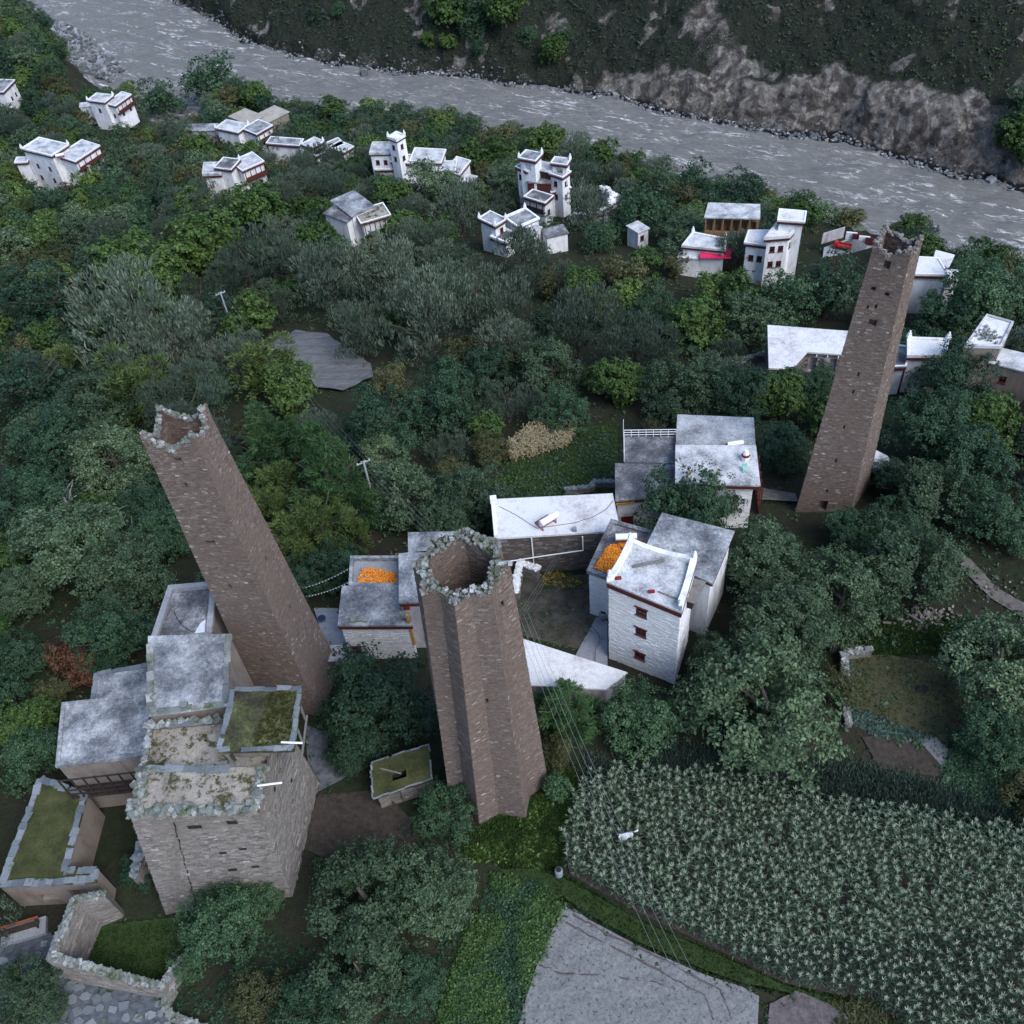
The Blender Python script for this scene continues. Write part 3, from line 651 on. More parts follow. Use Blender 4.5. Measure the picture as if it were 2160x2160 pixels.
    def balcony(s, a, b, z, h=.9, depth=.7, posts=4, rail='red_wood', top=None, floor=True, balusters=0):
        """balcony along wall a->b: floor, panel rail, posts up to the roof"""
        a, b = np.asarray(a[:2], float), np.asarray(b[:2], float); d = b - a; L = np.linalg.norm(d); d /= L; n = np.array([d[1], -d[0]]); N3, D3, U = np.array([*n, 0]), np.array([*d, 0]), np.array([0, 0, 1.])
        P = lambda x, zz, k: np.array([*(a + d * x + n * k), zz])
        if floor: MB().box(P(L / 2, z - .08, depth / 2), D3 * (L / 2 + .1), N3 * (depth / 2), U * .08).build('balcony_floor', 'dark_wood', s.root)
        MB().box(P(L / 2, z + h / 2 + .01, depth), D3 * (L / 2 + .1), N3 * .05, U * h / 2).build('balcony_rail', rail, s.root)
        if balusters:
            for k in range(balusters): MB().box(P(L * (k + .5) / balusters, z + h * .5, depth + .06), D3 * (L / balusters * .32), N3 * .02, U * h * .36).build('rail_panel', rail, s.root)
        if top:
            for k in range(posts): MB().box(P(L * k / (posts - 1), (z + top) / 2 + .02, depth + .001), D3 * .07, N3 * .07, U * ((top - z) / 2 - .03)).build('post', rail, s.root)
    def done(s, stonemat=None, n_parts=0):
        for (k, mat, _), m in s.parts.items():
            if m.v: m.build(k, mat, s.root)
        if getattr(s, 'stones', None): s.stones.build('stonework', stonemat or 'white_stone', s.root, n_parts, 'stone')
        return s.root
def wall_px(a, b, q, zg):
    """where photo point q falls on the upright wall a->b: fraction along it, height above zg"""
    a, b = np.asarray(a[:2], float), np.asarray(b[:2], float); d = b - a; n = np.array([d[1], -d[0], 0]); v = ray(*q); X = CAM + v * ((np.array([*a, 0]) - CAM) @ n) / (v @ n)
    return float((X[:2] - a) @ d / (d @ d)), float(X[2] - zg)
def quad(F, R_, L_, z):
    """block outline from three surveyed roof corners: nearest, right, left"""
    F, R_, L_ = (at(*q, z)[:2] for q in (F, R_, L_)); return [F, R_, R_ + L_ - F, L_]
def rect(F, R_, L_, z):
    """same, squared up"""
    F, R_, L_ = (at(*q, z)[:2] for q in (F, R_, L_)); u = R_ - F; v = L_ - F; un = u / np.linalg.norm(u); v = v - un * (v @ un) * .85; return [F, R_, R_ + v, F + v]
def zroof(q, h):
    p = gp(*q, dz=h); return float(p[2]), p
def rubble_wall(name, label, pts, h, w, mat_core='mortar_house', stone='house_stone', row=.17, cap='slate_stone', cap_size=(.25, .55), cat='wall', z=None, n_parts=60, top=None):
    """free-standing masonry wall along ground points, coping stones along the top"""
    pts = [np.asarray(p[:2], float) for p in pts]; c = pts[0]; z0 = float(g(*c)) if z is None else z; root = thing(name, (*c, z0), label, cat); m = MB(); S = Stones(); K = Stones(); caps = []
    for i in range(len(pts) - 1):
        a, b = pts[i], pts[i + 1]; d = b - a; L = np.linalg.norm(d); d /= L; n = np.array([d[1], -d[0]]); h0, h1 = (h[i], h[i + 1]) if hasattr(h, '__len__') else (h, h); e = d * (w / 2 - .01 * i)
        A, B = a - e * (i > 0), b + e * (i < len(pts) - 2); zz = z0 - .004 * i
        Pq = [A + n * w / 2, B + n * w / 2, B - n * w / 2, A - n * w / 2]; m.prism(Pq, z0 - .6, [zz + h0, zz + h1, zz + h1, zz + h0])
        course(S, (*Pq[0], z0 - .4), (*Pq[1], z0 - .4), (*Pq[0], zz + h0), (*Pq[1], zz + h1), row, seed=i + 60, length=(row * 1.5, row * 4)); course(S, (*Pq[2], z0 - .4), (*Pq[3], z0 - .4), (*Pq[2], zz + h1), (*Pq[3], zz + h0), row, seed=i + 80, length=(row * 1.5, row * 4))
        r = np.random.default_rng(i + 5)
        for k in np.arange(0, L, cap_size[0] * .75): 
            for q in (-.3, .3): caps.append((*(a + d * k + n * w * q * r.uniform(.5, 1.2)), zz + h0 + (h1 - h0) * k / L + r.uniform(0, .1)))
    m.build('core', mat_core, root); S.build('stonework', stone, root, 0)
    if cap: rocks(K, caps, cap_size, 3, .5); K.build('coping_stonework', cap, root, n_parts, 'coping_stone')
    return root
def slab_coping(root, P, z, w, mat, length=.8, sides=None, seed=0, th=.07, name='coping_slab', lift=.02):
    """flat slabs laid end to end along outline edges"""
    r = np.random.default_rng(seed); n = len(P); o0 = ORG[root.name]
    for i in range(n):
        if sides is not None and i not in sides: continue
        a, b = np.asarray(P[i], float), np.asarray(P[(i + 1) % n], float); d = b - a; L = np.linalg.norm(d); d /= L; k = np.array([d[1], -d[0]]); x = 0.0
        while x < L - .15:
            l = min(r.uniform(.5, 1.4) * length, L - x)
            if r.uniform() < .08: x += l * .6; continue
            c = a + d * (x + l / 2) + k * r.uniform(-.05, .05); o = link(name, STONE_PROTO[r.integers(6)][mat], None, root)
            ca = r.normal(0, .06); M = Matrix.Identity(4); dx, nx = d * math.cos(ca) + k * math.sin(ca), k * math.cos(ca) - d * math.sin(ca); ax = (np.array([*(-dx * l * .49), 0]), np.array([*(nx * w * r.uniform(.4, .56)), r.normal(0, .02)]), np.array([0, 0, th / 2 * r.uniform(.7, 1.3)]))
            for jj in range(3):
                for ii in range(3): M[ii][jj] = ax[jj][ii]
            cc = np.array([*c, z + th / 2 + lift + r.uniform(-.01, .02)]) - o0
            for ii in range(3): M[ii][3] = cc[ii]
            o.matrix_basis = M; x += l
def solar_heater(loc, rz, label, s=1.0):
    """roof water heater: white tank, red stand, rack of dark glass tubes"""
    h = thing('solar_heater', loc, label, 'water heater', None, rz + math.pi)
    ORG[h.name] = np.zeros(3); m = MB(); m.tube([(-.95 * s, .5 * s, 1.15 * s), (.95 * s, .5 * s, 1.15 * s)], .31 * s, 14); m.build('tank', 'metal_white', h)
    m = MB()
    for x in (-.75, .75): m.bar((x * s, .5 * s, 0), (x * s, .5 * s, .9 * s), .07 * s); m.bar((x * s, -.7 * s, 0), (x * s, .5 * s, .9 * s), .07 * s); m.bar((x * s, -.7 * s, .03 * s), (x * s, .5 * s, .03 * s), .06 * s)
    m.bar((-.75 * s, -.7 * s, .1), (.75 * s, -.7 * s, .1), .09 * s); m.bar((-.75 * s, .5 * s, .5 * s), (.75 * s, .5 * s, .5 * s), .05 * s); m.build('stand', 'metal_red', h)
    for k in range(9): MB().tube([(-.64 * s + k * .16 * s, -.66 * s, .12 * s), (-.64 * s + k * .16 * s, .40 * s, .98 * s)], .035 * s, 6).build('tube', 'tube_glass', h)
    return h
def cob_heap(name, label, P, z, n, seed=0):
    """maize cobs spread to dry: every cob a small eight-sided lozenge"""
    r = np.random.default_rng(seed); A = np.array(P); c = A.mean(0); pts = []
    while len(pts) < n:
        q = A.min(0) + r.uniform(0, 1, (n, 2)) * (A.max(0) - A.min(0)); ok = inside(P, q[:, 0], q[:, 1]); q = q[ok]
        e = vnoise(q[:, 0], q[:, 1], .9, seed); pts += q[e > .12].tolist()
    pts = np.array(pts[:n]); L = r.uniform(.07, .11, n); th = r.uniform(0, math.pi, n); d = np.stack([np.cos(th), np.sin(th), r.normal(0, .25, n)], 1); d /= np.linalg.norm(d, axis=1, keepdims=True); k = np.stack([-d[:, 1], d[:, 0], 0 * L], 1); k /= np.linalg.norm(k, axis=1, keepdims=True); u = np.cross(d, k)
    cen = np.column_stack([pts, z + .03 + r.uniform(0, .13, n)]); w = .032
    v = np.stack([cen - d * L[:, None], cen + k * w - d * L[:, None] * .3, cen + u * w - d * L[:, None] * .3, cen - k * w - d * L[:, None] * .3, cen - u * w - d * L[:, None] * .3, cen + k * w * .8 + d * L[:, None] * .5, cen + u * w * .8 + d * L[:, None] * .5, cen - k * w * .8 + d * L[:, None] * .5, cen - u * w * .8 + d * L[:, None] * .5, cen + d * L[:, None]], 1)
    f4 = np.array([[1, 2, 6, 5], [2, 3, 7, 6], [3, 4, 8, 7], [4, 1, 5, 8]]); f3 = np.array([[0, 2, 1], [0, 3, 2], [0, 4, 3], [0, 1, 4], [9, 5, 6], [9, 6, 7], [9, 7, 8], [9, 8, 5]]); b = 10 * np.arange(n)[:, None, None]
    o = link(name, mesh_np(name, v, (f4[None] + b).reshape(-1, 4), (f3[None] + b).reshape(-1, 3)), 'cob'); return tag(o, label, 'maize', None, 'stuff')
t = NT('cob', .6, .25); t.col(t.ramp(t.rnd(), [(0, (.42, .11, .01)), (.3, (.72, .22, .015)), (.75, (.88, .32, .025)), (1, (.92, .46, .08))]))
# ------------------------------------------------------------------ old stone house and its annexes, lower left
OH = thing('old_stone_house', (-22.5, 33.5, 0), 'old grey brown stone house with weedy rubble-edged roofs in the lower corner of the hamlet', 'house')
b0 = [np.array(p) for p in ((-27.9, 29.2), (-18.7, 29.5), (-17.3, 38.4), (-27.4, 38.0))]; b1 = [np.array(p) for p in ((-26.4, 30.75), (-18.15, 30.2), (-17.5, 37.5), (-26.4, 37.7))]; ZT = 11.5
m = MB()
for i in range(4):
    for k in range(12): m.face([lerp((*b0[i], -.8), (*b1[i], ZT), k / 12), lerp((*b0[(i + 1) % 4], -.8), (*b1[(i + 1) % 4], ZT), k / 12), lerp((*b0[(i + 1) % 4], -.8), (*b1[(i + 1) % 4], ZT), (k + 1) / 12), lerp((*b0[i], -.8), (*b1[i], ZT), (k + 1) / 12)])
m.build('wall', 'mortar_house', OH)
S = Stones(); hole_spec = {0: [(5.2, 6.9, .55, .35), (6.6, 7.2, .6, .32), (5.5, 4.6, .7, .4), (7.1, 4.7, .6, .3), (3.9, 10.3, 1.1, .5), (6.4, 10.6, .8, .5)], 1: [(3.0, 9.2, .35, .4), (5.5, 6.0, .3, .4)]}
for i in range(4):
    j = (i + 1) % 4; hs = [(u - w / 2, u + w / 2, z + .8 - h / 2, z + .8 + h / 2) for u, z, w, h in hole_spec.get(i, [])]
    if i == 0: hs += [(2.6 - .09 * k, 2.75 - .09 * k, .8 + 10.6 - k * .55, .8 + 11.2 - k * .55) for k in range(20)][::-1]   # the long crack down the front
    course(S, (*b0[i], -.8), (*b0[j], -.8), (*b1[i], ZT), (*b1[j], ZT), .15, holes=hs, seed=300 + i, length=(.2, .6), proud=(.004, .085), thick=.08)
S.build('stonework', 'house_stone', OH, 150, 'stone', 'house_stone', seed=4)
m = MB()
for i, hl in hole_spec.items():
    a, b, c, d = b0[i], b0[(i + 1) % 4], b1[i], b1[(i + 1) % 4]
    for u, z, w, h in hl:
        v = (z + .8) / (ZT + .8); l, q = lerp((*a, -.8), (*c, ZT), v), lerp((*b, -.8), (*d, ZT), v); tt = (q - l) / np.linalg.norm(q - l); n = np.cross(tt, (0, 0, 1)); MB().box(l + tt * u, tt * w * .42, n * .03, (0, 0, h * .4)).build('hole_shade', 'rubber', OH)  # black blocks on the wall face stand in for the shade inside holes
for k in range(19):
    q = [];
    for kk in (k, k + 1):
        z = 11.0 - kk * .55; v = (z + .8) / (ZT + .8); l, e = lerp((*b0[0], -.8), (*b1[0], ZT), v), lerp((*b0[1], -.8), (*b1[1], ZT), v); tt = (e - l) / np.linalg.norm(e - l); n = np.cross(tt, (0, 0, 1)); q.append(l + tt * (2.65 - .02 * kk + .05 * math.sin(kk * 1.9)) + n * .035)
    m.bar(q[0], q[1], .09, .05)
m.build('crack_shade', 'rubber', OH)  # black bars laid on the wall stand in for the crack's inner shade
# roofs: front strip, sandy middle, mossy penthouse on posts
f0 = [b1[0], b1[1], lerp(b1[1], b1[2], .42), lerp(b1[0], b1[3], .47)]
MB().prism(f0, ZT + .002, ZT + .45).build('front_roof', 'roof_mud', OH)
m0 = [lerp(b1[0], b1[3], .475), lerp(b1[1], b1[2], .425), b1[2], b1[3]]; MB().prism([lerp(b1[0], b1[3], .475) + [.1, 0], lerp(b1[1], b1[2], .425) - [.1, 0], b1[2] - [.1, .1], b1[3] + [.1, -.1]], ZT - .9, ZT - .55).build('middle_roof', 'roof_mud', OH)
R = Stones(); r = np.random.default_rng(5); pts = []
for a, b, dens, wd, zz in ((f0[0], f0[1], 15, .5, .46), (f0[1], f0[2], 15, .45, .46), (f0[3], f0[0], 16, .8, .46), (m0[3], m0[0], 8, .35, .02), (m0[2], m0[3], 8, .3, .02)):
    L = np.linalg.norm(b - a); d = (b - a) / L; n = np.array([-d[1], d[0]])
    for k in range(int(L * dens)): pts.append((*(a + d * r.uniform(0, L) + n * r.uniform(-.1, wd)), ZT + zz + r.uniform(0, .22)))
rocks(R, pts, (.16, .40), 9, .55); R.build('rim_stonework', 'rim_stone', OH, 110, 'rim_stone', seed=8)
slab_coping(OH, [f0[3] + [0, .05], f0[2] + [-2.2, .05]], ZT + .45, .5, 'slate_stone', .8, [0], 3); slab_coping(OH, [m0[3] + [.2, -.1], m0[2] + [-4.5, -.1]], ZT + .0, .45, 'slate_stone', .8, [0], 4)
pr = [np.array(p) for p in ((-20.45, 33.5), (-15.5, 33.0), (-15.25, 37.7), (-20.05, 38.2))]; pw_ = [np.array(p) for p in ((-20.1, 34.4), (-17.75, 34.2), (-17.6, 37.3), (-19.9, 37.6))]
MB().prism(pw_, ZT + .1, 13.75, bottom=False).build('penthouse_wall', 'mud_render', OH); MB().prism(pr, 13.76, 14.05).build('penthouse_roof', 'roof_moss', OH)
slab_coping(OH, offset(pr, -.12), 14.05, .35, 'slate_stone', .7, None, 6)
strut = lambda p, q, w: MB().bar(p, q, w).build('timber_strut', 'grey_wood', OH)
for y in (33.6, 34.6, 35.6, 36.6, 37.4): strut((-17.4, y, 9.6), (-15.7, y, 13.7), .12)
for y in (33.4, 35.2, 37.2): strut((-15.75, y, 10.8), (-15.62, y, 13.72), .12)
strut((-15.7, 33.1, 13.65), (-15.5, 37.6, 13.65), .14); strut((-15.8, 33.3, 11.0), (-15.6, 37.4, 11.0), .12)
for p, q in (((-16.3, 33.55, 14.25), (-14.9, 33.3, 14.3)), ((-18.1, 31.6, 12.55), (-16.5, 31.6, 12.6))): MB().tube([p, q], .07, 6).build('white_pipe', 'metal_white', OH)
for p, q in (((-18.9, 33.9, 11.7), (-19.2, 33.0, 13.9)), ((-19.9, 33.6, 12), (-19.9, 33.3, 13.8))): MB().bar(p, q, .14, .1).build('prop', 'grey_wood', OH)
# weeds on the roofs
# flat concrete houses behind it
def flat_house(name, label, P, zt, roof='roof_concrete', wall='mud_render', coping=None, cw=.38, sides=None, **k):
    P = ccw(P); h = House(name, label, (*np.mean(P, 0), float(g(*np.mean(P, 0))))); h.block(P, zt, wall=wall, roof=roof, over=.12, **k); h.done()
    if coping: slab_coping(h.root, offset(P, -.05), zt, cw, coping, .75, sides, 2)
    return h
flat_house('flat_roofed_house', 'flat concrete roof house dusted with sand, right beside the leaning square tower', [(-26.3, 38.15), (-21.0, 38.3), (-21.45, 44.2), (-27.4, 44.8)], 12.1, coping='rim_stone', cw=.45, sides=[0, 1, 3])
p = thing('roof_bucket', (-22.5, 42.0, 12.1), 'small pale bucket standing on the sandy concrete roof', 'bucket'); ORG[p.name] = np.zeros(3); MB().tube([(0, 0, 0), (0, 0, .32)], [.15, .19], 10).build('bucket_body', 'metal_grey', p); MB().tube([(-.18, 0, .32), (0, 0, .5), (.18, 0, .32)], .012, 4).build('bucket_handle', 'wire_metal', p)
for k, (x, y) in enumerate(((-23.9, 38.5), (-26.1, 39.4), (-26.0, 38.3))):
    o = link('roof_rock', STONE_PROTO[k]['rim_stone'], None); o.location = (x, y, 12.28); o.scale = (.22, .2, .17); o.rotation_euler = (.2, .1, k); tag(o, 'lone white stone on the edge of the sandy concrete roof', 'stone', 'white stones on the sandy roof edge')
flat_house('walled_terrace_house', 'narrow mottled grey roof with raised kerb, behind the sandy concrete roof', [(-27.7, 45.1), (-23.3, 45.1), (-23.5, 50.2), (-27.1, 50.3)], 10.8, roof='roof_dark', parapet=.35, pw=.45, rimmat='yard_concrete')
tag(MB().prism([(-24.6, 45.65), (-23.8, 45.65), (-23.9, 46.9), (-24.3, 46.5)], 10.82, 10.86).build('white_sheet', 'cloth_white'), 'white plastic sheet lying on the mottled grey roof', 'sheet')
flat_house('small_flat_house', 'smallest grey concrete roof with a row of slabs along its back edge', [(-33.8, 43.9), (-29.3, 43.85), (-29.9, 46.8), (-34.0, 46.5)], 6.0, coping='slate_stone', sides=[2, 3])
h = flat_house('gallery_house', 'wide blue grey concrete roof above a dark wooden gallery', [(-35.0, 38.3), (-28.5, 38.4), (-29.2, 43.6), (-35.75, 43.6)], 6.5, parapet=.12, pw=.3)
a, b = np.array([-34.8, 37.2]), np.array([-28.7, 37.25])
for k in range(8): q = lerp(a, b, k / 7); MB().bar((*q, 3.4), (*q, 6.3), .1).build('gallery_post', 'dark_wood', h.root)
for z in (3.5, 4.1, 4.7, 6.2): MB().bar((*a, z), (*b, z), .1).build('gallery_rail', 'dark_wood', h.root)
MB().box((-31.7, 37.75, 3.35), (3.1, 0, 0), (0, .5, 0), (0, 0, .06)).build('gallery_floor', 'dark_wood', h.root)
# turf-roofed annex
AN = [np.array(q) for q in ((-38.7, 31.0), (-31.8, 30.6), (-31.85, 31.5), (-34.1, 31.7), (-33.9, 37.5), (-37.8, 39.3))]
h = House('turf_roofed_annex', 'long turf-roofed stone annex edged with slate slabs', (-36, 34, 0)); h.block(AN, 3.4, wall='mud_render', roof='roof_turf', over=.05, openings=[(0, .38, 1.2, 1.3, .9), (0, .72, 1.15, 1.3, 2.0)]); h.done()
slab_coping(h.root, offset(AN, -.12), 3.4, .5, 'slate_stone', .65, None, 5, .14); 
o = h.root
rubble_wall('lane_wall', 'low slab-topped wall along the dark passage beside the stone house', [(-29.6, 31.2), (-29.2, 36.5)], 2.4, .45, z=0.0, n_parts=20)
rubble_wall('roofless_enclosure', 'roofless stone enclosure with grass inside, beside the paved lane', [(-30.9, 29.6), (-32.6, 29.0), (-33.35, 25.4), (-26.7, 23.6), (-25.5, 25.6)], [3.6, 4.3, 4.3, 1.7, 1.3], .5, z=0.0, n_parts=60, cap='rim_stone', cap_size=(.16, .36))
rubble_wall('curving_wall', 'low curving stone wall at the edge of the paved lane', [CD and at(*CD(*q), .3)[:2] for q in ((930, 1745), (885, 1830), (920, 1890), (1010, 1925), (1100, 1960))], .5, .45, z=0.0, n_parts=20, cap='rim_stone', cap_size=(.15, .3))
# bench on its plinth
c = (at(*CD(5, 1420), .9) + at(*CD(205, 1360), .9)) / 2; d = at(*CD(205, 1360), .9)[:2] - at(*CD(5, 1420), .9)[:2]; bt = thing('wooden_bench', (c[0], c[1], .35), 'wooden bench with orange brown back rail on a stone step', 'bench', None, math.atan2(d[1], d[0])); ORG[bt.name] = np.zeros(3)
MB().abox(-1.35, -.10, .62, 1.35, .0, .80).build('back_rail', 'bench_wood', bt); MB().abox(-1.3, -.55, .38, 1.3, -.12, .44).build('seat', 'dark_wood', bt)
for x in (-1.1, 1.1):
    m = MB(); m.abox(x - .06, -.52, 0, x + .06, -.42, .378); m.abox(x - .06, -.10, 0, x + .06, -.012, .618); m.bar((x, -.5, .3), (x, -.06, .3), .06); m.build('leg', 'dark_wood', bt)
MB().abox(-1.5, -1.0, -.4, 1.6, .25, -.002).build('bench_plinth', 'yard_concrete').matrix_world = Matrix.Translation((c[0], c[1], .35)) @ Matrix.Rotation(math.atan2(d[1], d[0]), 4, 'Z')
tag(bpy.data.objects['bench_plinth'], 'grey stone step carrying the wooden bench', 'step')
# turf-roofed hut at the foot of the star tower
P = [at(*LM(*q), 2.1)[:2] for q in ((180, 175), (515, 65), (500, -190), (168, -27))]; P = [P[0], P[1], P[1] + (P[3] - P[0]), P[3]]
h = House('turf_roofed_hut', 'small turf-roofed hut with a hole in its roof, beside the star tower', (*np.mean(P, 0), 0)); Pi = ccw(P); W_ = offset(Pi, -.3); hole = lerp(Pi[0], Pi[2], .5)
S = Stones()
for i in (0, 1, 2, 3): h.mb('wall', 'mortar_house').wallface(W_[i], W_[(i + 1) % 4], -.5, 1.9, [(.8, 1.7, -.3, 1.5)] if i == 0 else []); course(S, (*W_[i], -.4), (*W_[(i + 1) % 4], -.4), (*W_[i], 1.9), (*W_[(i + 1) % 4], 1.9), .16, holes=[(.8, 1.7, 0, 1.9)] if i == 0 else [], seed=i)
u, v = (Pi[1] - Pi[0]), (Pi[3] - Pi[0]); cut = [.34, .58, .30, .52]
for (a, b, c_, d_) in ((0, cut[0], 0, 1), (cut[1], 1, 0, 1), (cut[0], cut[1], 0, cut[2]), (cut[0], cut[1], cut[3], 1)): h.mb('roof', 'roof_turf').prism([Pi[0] + u * a + v * c_, Pi[0] + u * b + v * c_, Pi[0] + u * b + v * d_, Pi[0] + u * a + v * d_], 1.91, 2.15)
h.done(); S.build('stonework', 'house_stone', h.root, 0); slab_coping(h.root, Pi, 2.12, .13, 'slate_stone', .6, None, 7, .05)
h.mb('loose_plank', 'grey_wood'); MB().bar((*(Pi[0] + u * .15 + v * .75), 2.2), (*(Pi[0] + u * .5 + v * .4), 2.3), .12, .05).build('loose_plank', 'grey_wood', h.root)

# ------------------------------------------------------------------ white house with three windows
h = House('three_window_house', 'tall white house with three stacked windows and horned roof corners', (9.5, 47.5, -1.2))
Wp = [np.array(q) for q in ((6.85, 47.55), (11.75, 44.05), (13.75, 48.5), (9.05, 51.1))]
h.block(Wp, 9.25, roof='roof_pale', over=.12, parapet=.32, pw=.45, rimmat='whitewash_dirty', band=.55, sag=(1, 2, 3), curve=.38, horns=(0, 1, 2, 3), windows=[(0, *wall_px(Wp[0], Wp[1], CW(*q), -1.2), .92, w_) for q, w_ in (((1066, 1366), .92), ((1062, 1492), .92), ((1055, 1642), .86))], stones=.17)
MB().bar((8.9, 48.6, 9.42), (11.4, 48.9, 9.42), .2, .15).build('roof_beam', 'grey_wood', h.root); MB().bar((10.4, 46.0, 9.32), (11.7, 45.1, 9.32), .12, .08).build('roof_plank', 'grey_wood', h.root)
for q in ((7.6, 47.7), (9.9, 46.05)):
    MB().abox(q[0] - .25, q[1] - .12, 9.26, q[0] + .25, q[1] + .12, 9.42).build('brick_stack', 'red_paint', h.root)
h.block([(10.75, 52.6), (15.3, 48.85), (18.0, 53.6), (12.85, 56.3)], 6.3, roof='roof_concrete', over=.25, wall='whitewash', band=.3)
h.block([(5.95, 52.95), (7.6, 51.9), (10.2, 52.9), (11.9, 56.4), (8.7, 58.2)], 4.0, roof='roof_dark', over=.18, parapet=.22, pw=.4, rimmat='roof_dark', wall='whitewash', stones=.17)
h.done('white_stone', 30)
MB().box((13.4, 47.2, 6.9), (.55, .9, 0), (.35, -.2, 0), (0, 0, .5)).build('lean_to', 'dark_wood', h.root)
MB().box((13.5, 47.1, 7.45), (.65, 1.0, 0), (.45, -.26, 0), (0, 0, .05)).build('lean_to_roof', 'grey_wood', h.root)
cob_heap('drying_maize', 'orange maize cobs drying on the dark terrace behind the white house', [at(*CW(*q), 4.1)[:2] for q in ((765, 1080), (850, 940), (950, 915), (1110, 905), (1090, 985), (960, 1020), (880, 1125))], 4.02, 2600, 1)
p = at(*CW(965, 905), 4.05); solar_heater((p[0], p[1], 4.0), -.08, 'water heater with white tank over the orange maize terrace', .95)
p = thing('courtyard_jar', (*gp(*CW(825, 1400))[:2], float(g(*gp(*CW(825, 1400))[:2]))), 'dark round jar against the white house wall', 'jar'); ORG[p.name] = np.zeros(3); MB().tube([(0, 0, 0), (0, 0, .35), (0, 0, .8), (0, 0, .95)], [.25, .42, .38, .22], 10).build('jar_body', 'metal_grey', p, smooth=True); MB().tube([(0, 0, .951), (0, 0, 1.02)], [.26, .24], 10).build('jar_rim', 'rubber', p)

# ------------------------------------------------------------------ long white-roofed barn
h = House('white_roofed_barn', 'long low barn with clean white roof over a dark rubble wall', (4, 61.5, -3.6), 'barn')
h.block([(-1.65, 59.7), (9.4, 59.0), (9.4, 63.4), (-1.5, 64.3)], 2.0, roof='roof_white', wall='mortar_dark', over=.15, slab=.22, stones=.18)
h.done('barn_stone', 80)
MB().abox(-1.85, 59.6, 2.003, -1.5, 64.3, 2.35).abox(-1.9, 63.5, 2.36, -1.3, 64.1, 2.9).build('parapet', 'white_paint', h.root)
for a, b in (((1.5, 59.35, -2.5), (1.5, 59.35, 1.75)), ((6.1, 58.85, -.2), (6.1, 58.85, 1.75)), ((2.1, 59.1, -.7), (6.1, 58.85, -.2)), ((-1.3, 59.3, -1.2), (2.1, 59.1, -.7))): MB().tube([a, b], .06, 6).build('drain_pipe', 'metal_white', h.root)
MB().abox(5.3, 59.25, 2.002, 5.65, 59.6, 2.4).build('chimney', 'metal_grey', h.root)
p = at(*CW(460, 800), 2.0); solar_heater((p[0], p[1], 2.0), .55, 'water heater on a red frame standing on the white barn roof')

# ------------------------------------------------------------------ grey-roofed farmhouse with railed terrace
h = House('grey_farmhouse', 'large farmhouse with stepped grey concrete roofs and a railed terrace', (17, 66, -5.2))
h.block([(16.6, 68.4), (23.85, 67.2), (24.9, 72.4), (17.9, 74.0)], 1.15, roof='roof_grey', wall='whitewash', over=.2)
h.block([(16.05, 64.0), (22.6, 62.75), (23.3, 66.9), (16.85, 68.0)], 2.4, roof='roof_pale', over=.55, band=.45, stones=.18, windows=[(0, .4, 4.2, 1.0, 1.1)])
h.block([(11.6, 69.0), (16.3, 68.1), (17.2, 71.6), (12.1, 72.4)], .55, roof='roof_dark', over=.12)
h.block([(10.15, 64.2), (15.9, 64.0), (16.3, 67.7), (10.8, 68.7)], .45, roof='roof_dark', over=.25, band=.35, stones=.18, openings=[(0, .16, 1.7, 1.2, 2.6)])
h.done('white_stone', 30)
d0 = lerp((10.15, 64.2), (15.9, 64.0), .16); MB().box((d0[0], d0[1] + .25, -3.5), (.56, 0, 0), (0, .04, 0), (0, 0, 1.28)).build('door', 'red_paint', h.root); MB().box((10.8, 63.95, .0), (.9, 0, 0), (0, .1, 0), (0, 0, .1)).build('door_lintel', 'yellow_paint', h.root)
m = MB(); rl = [(11.5, 69.0), (12.0, 72.4), (17.1, 71.7)]
for i in range(2):
    a, b = np.array(rl[i]), np.array(rl[i + 1]); n_ = int(np.linalg.norm(b - a) / .8) + 1
    for k in range(n_ + 1): q = lerp(a, b, k / n_); m.bar((*q, .55), (*q, 1.5), .05)
    for z in (.85, 1.18, 1.5): m.bar((*a, z), (*b, z), .05)
m.build('railing', 'metal_white', h.root); MB().tube([(11.95, 72.45, .55), (11.95, 72.45, 2.9)], .03, 5).build('mast', 'metal_white', h.root)
a, b = np.array([22.6, 62.75]), np.array([23.3, 66.9]); h.balcony(a, b, -2.4, 1.0, .9, 5, 'red_wood', 1.5)
for q in ((16.5, 63.8), (18.9, 63.4)): MB().abox(q[0] - .2, q[1] - .2, 2.403, q[0] + .2, q[1] + .2, 2.75).build('flag_block', 'yard_concrete', h.root); MB().bar((q[0], q[1], 2.75), (q[0] + .1, q[1], 3.4), .03).build('flag_stick', 'grey_wood', h.root); MB().box((q[0] + .2, q[1], 3.2), (.16, .05, .08), (0, .01, 0), (0, 0, .22)).build('flag_cloth', 'yellow_paint', h.root)
p = at(*CW(1655, 285), 1.75); tk = solar_heater((p[0], p[1], 1.15), .05, 'water heater lying low on the back roof of the grey farmhouse', .8)
p = at(*CW(1725, 400), 2.2); o = thing('roof_shrine', (p[0], p[1], 2.4), 'little red and white incense shrine on the grey farmhouse roof', 'shrine'); ORG[o.name] = np.zeros(3); MB().tube([(0, 0, 0), (0, 0, .5), (0, 0, .9), (0, 0, 1.2)], [.36, .42, .3, .16], 8).build('shrine_body', 'white_paint', o); MB().tube([(0, 0, .55), (0, 0, .78)], [.43, .37], 8).build('shrine_band', 'red_paint', o)
p = at(*CW(1722, 475), 2.2); o = thing('garden_chair', (p[0], p[1], 2.4), 'pale green plastic chair on the grey farmhouse roof', 'chair'); ORG[o.name] = np.zeros(3); plain('plastic_green', (.25, .5, .42), .5, .1)
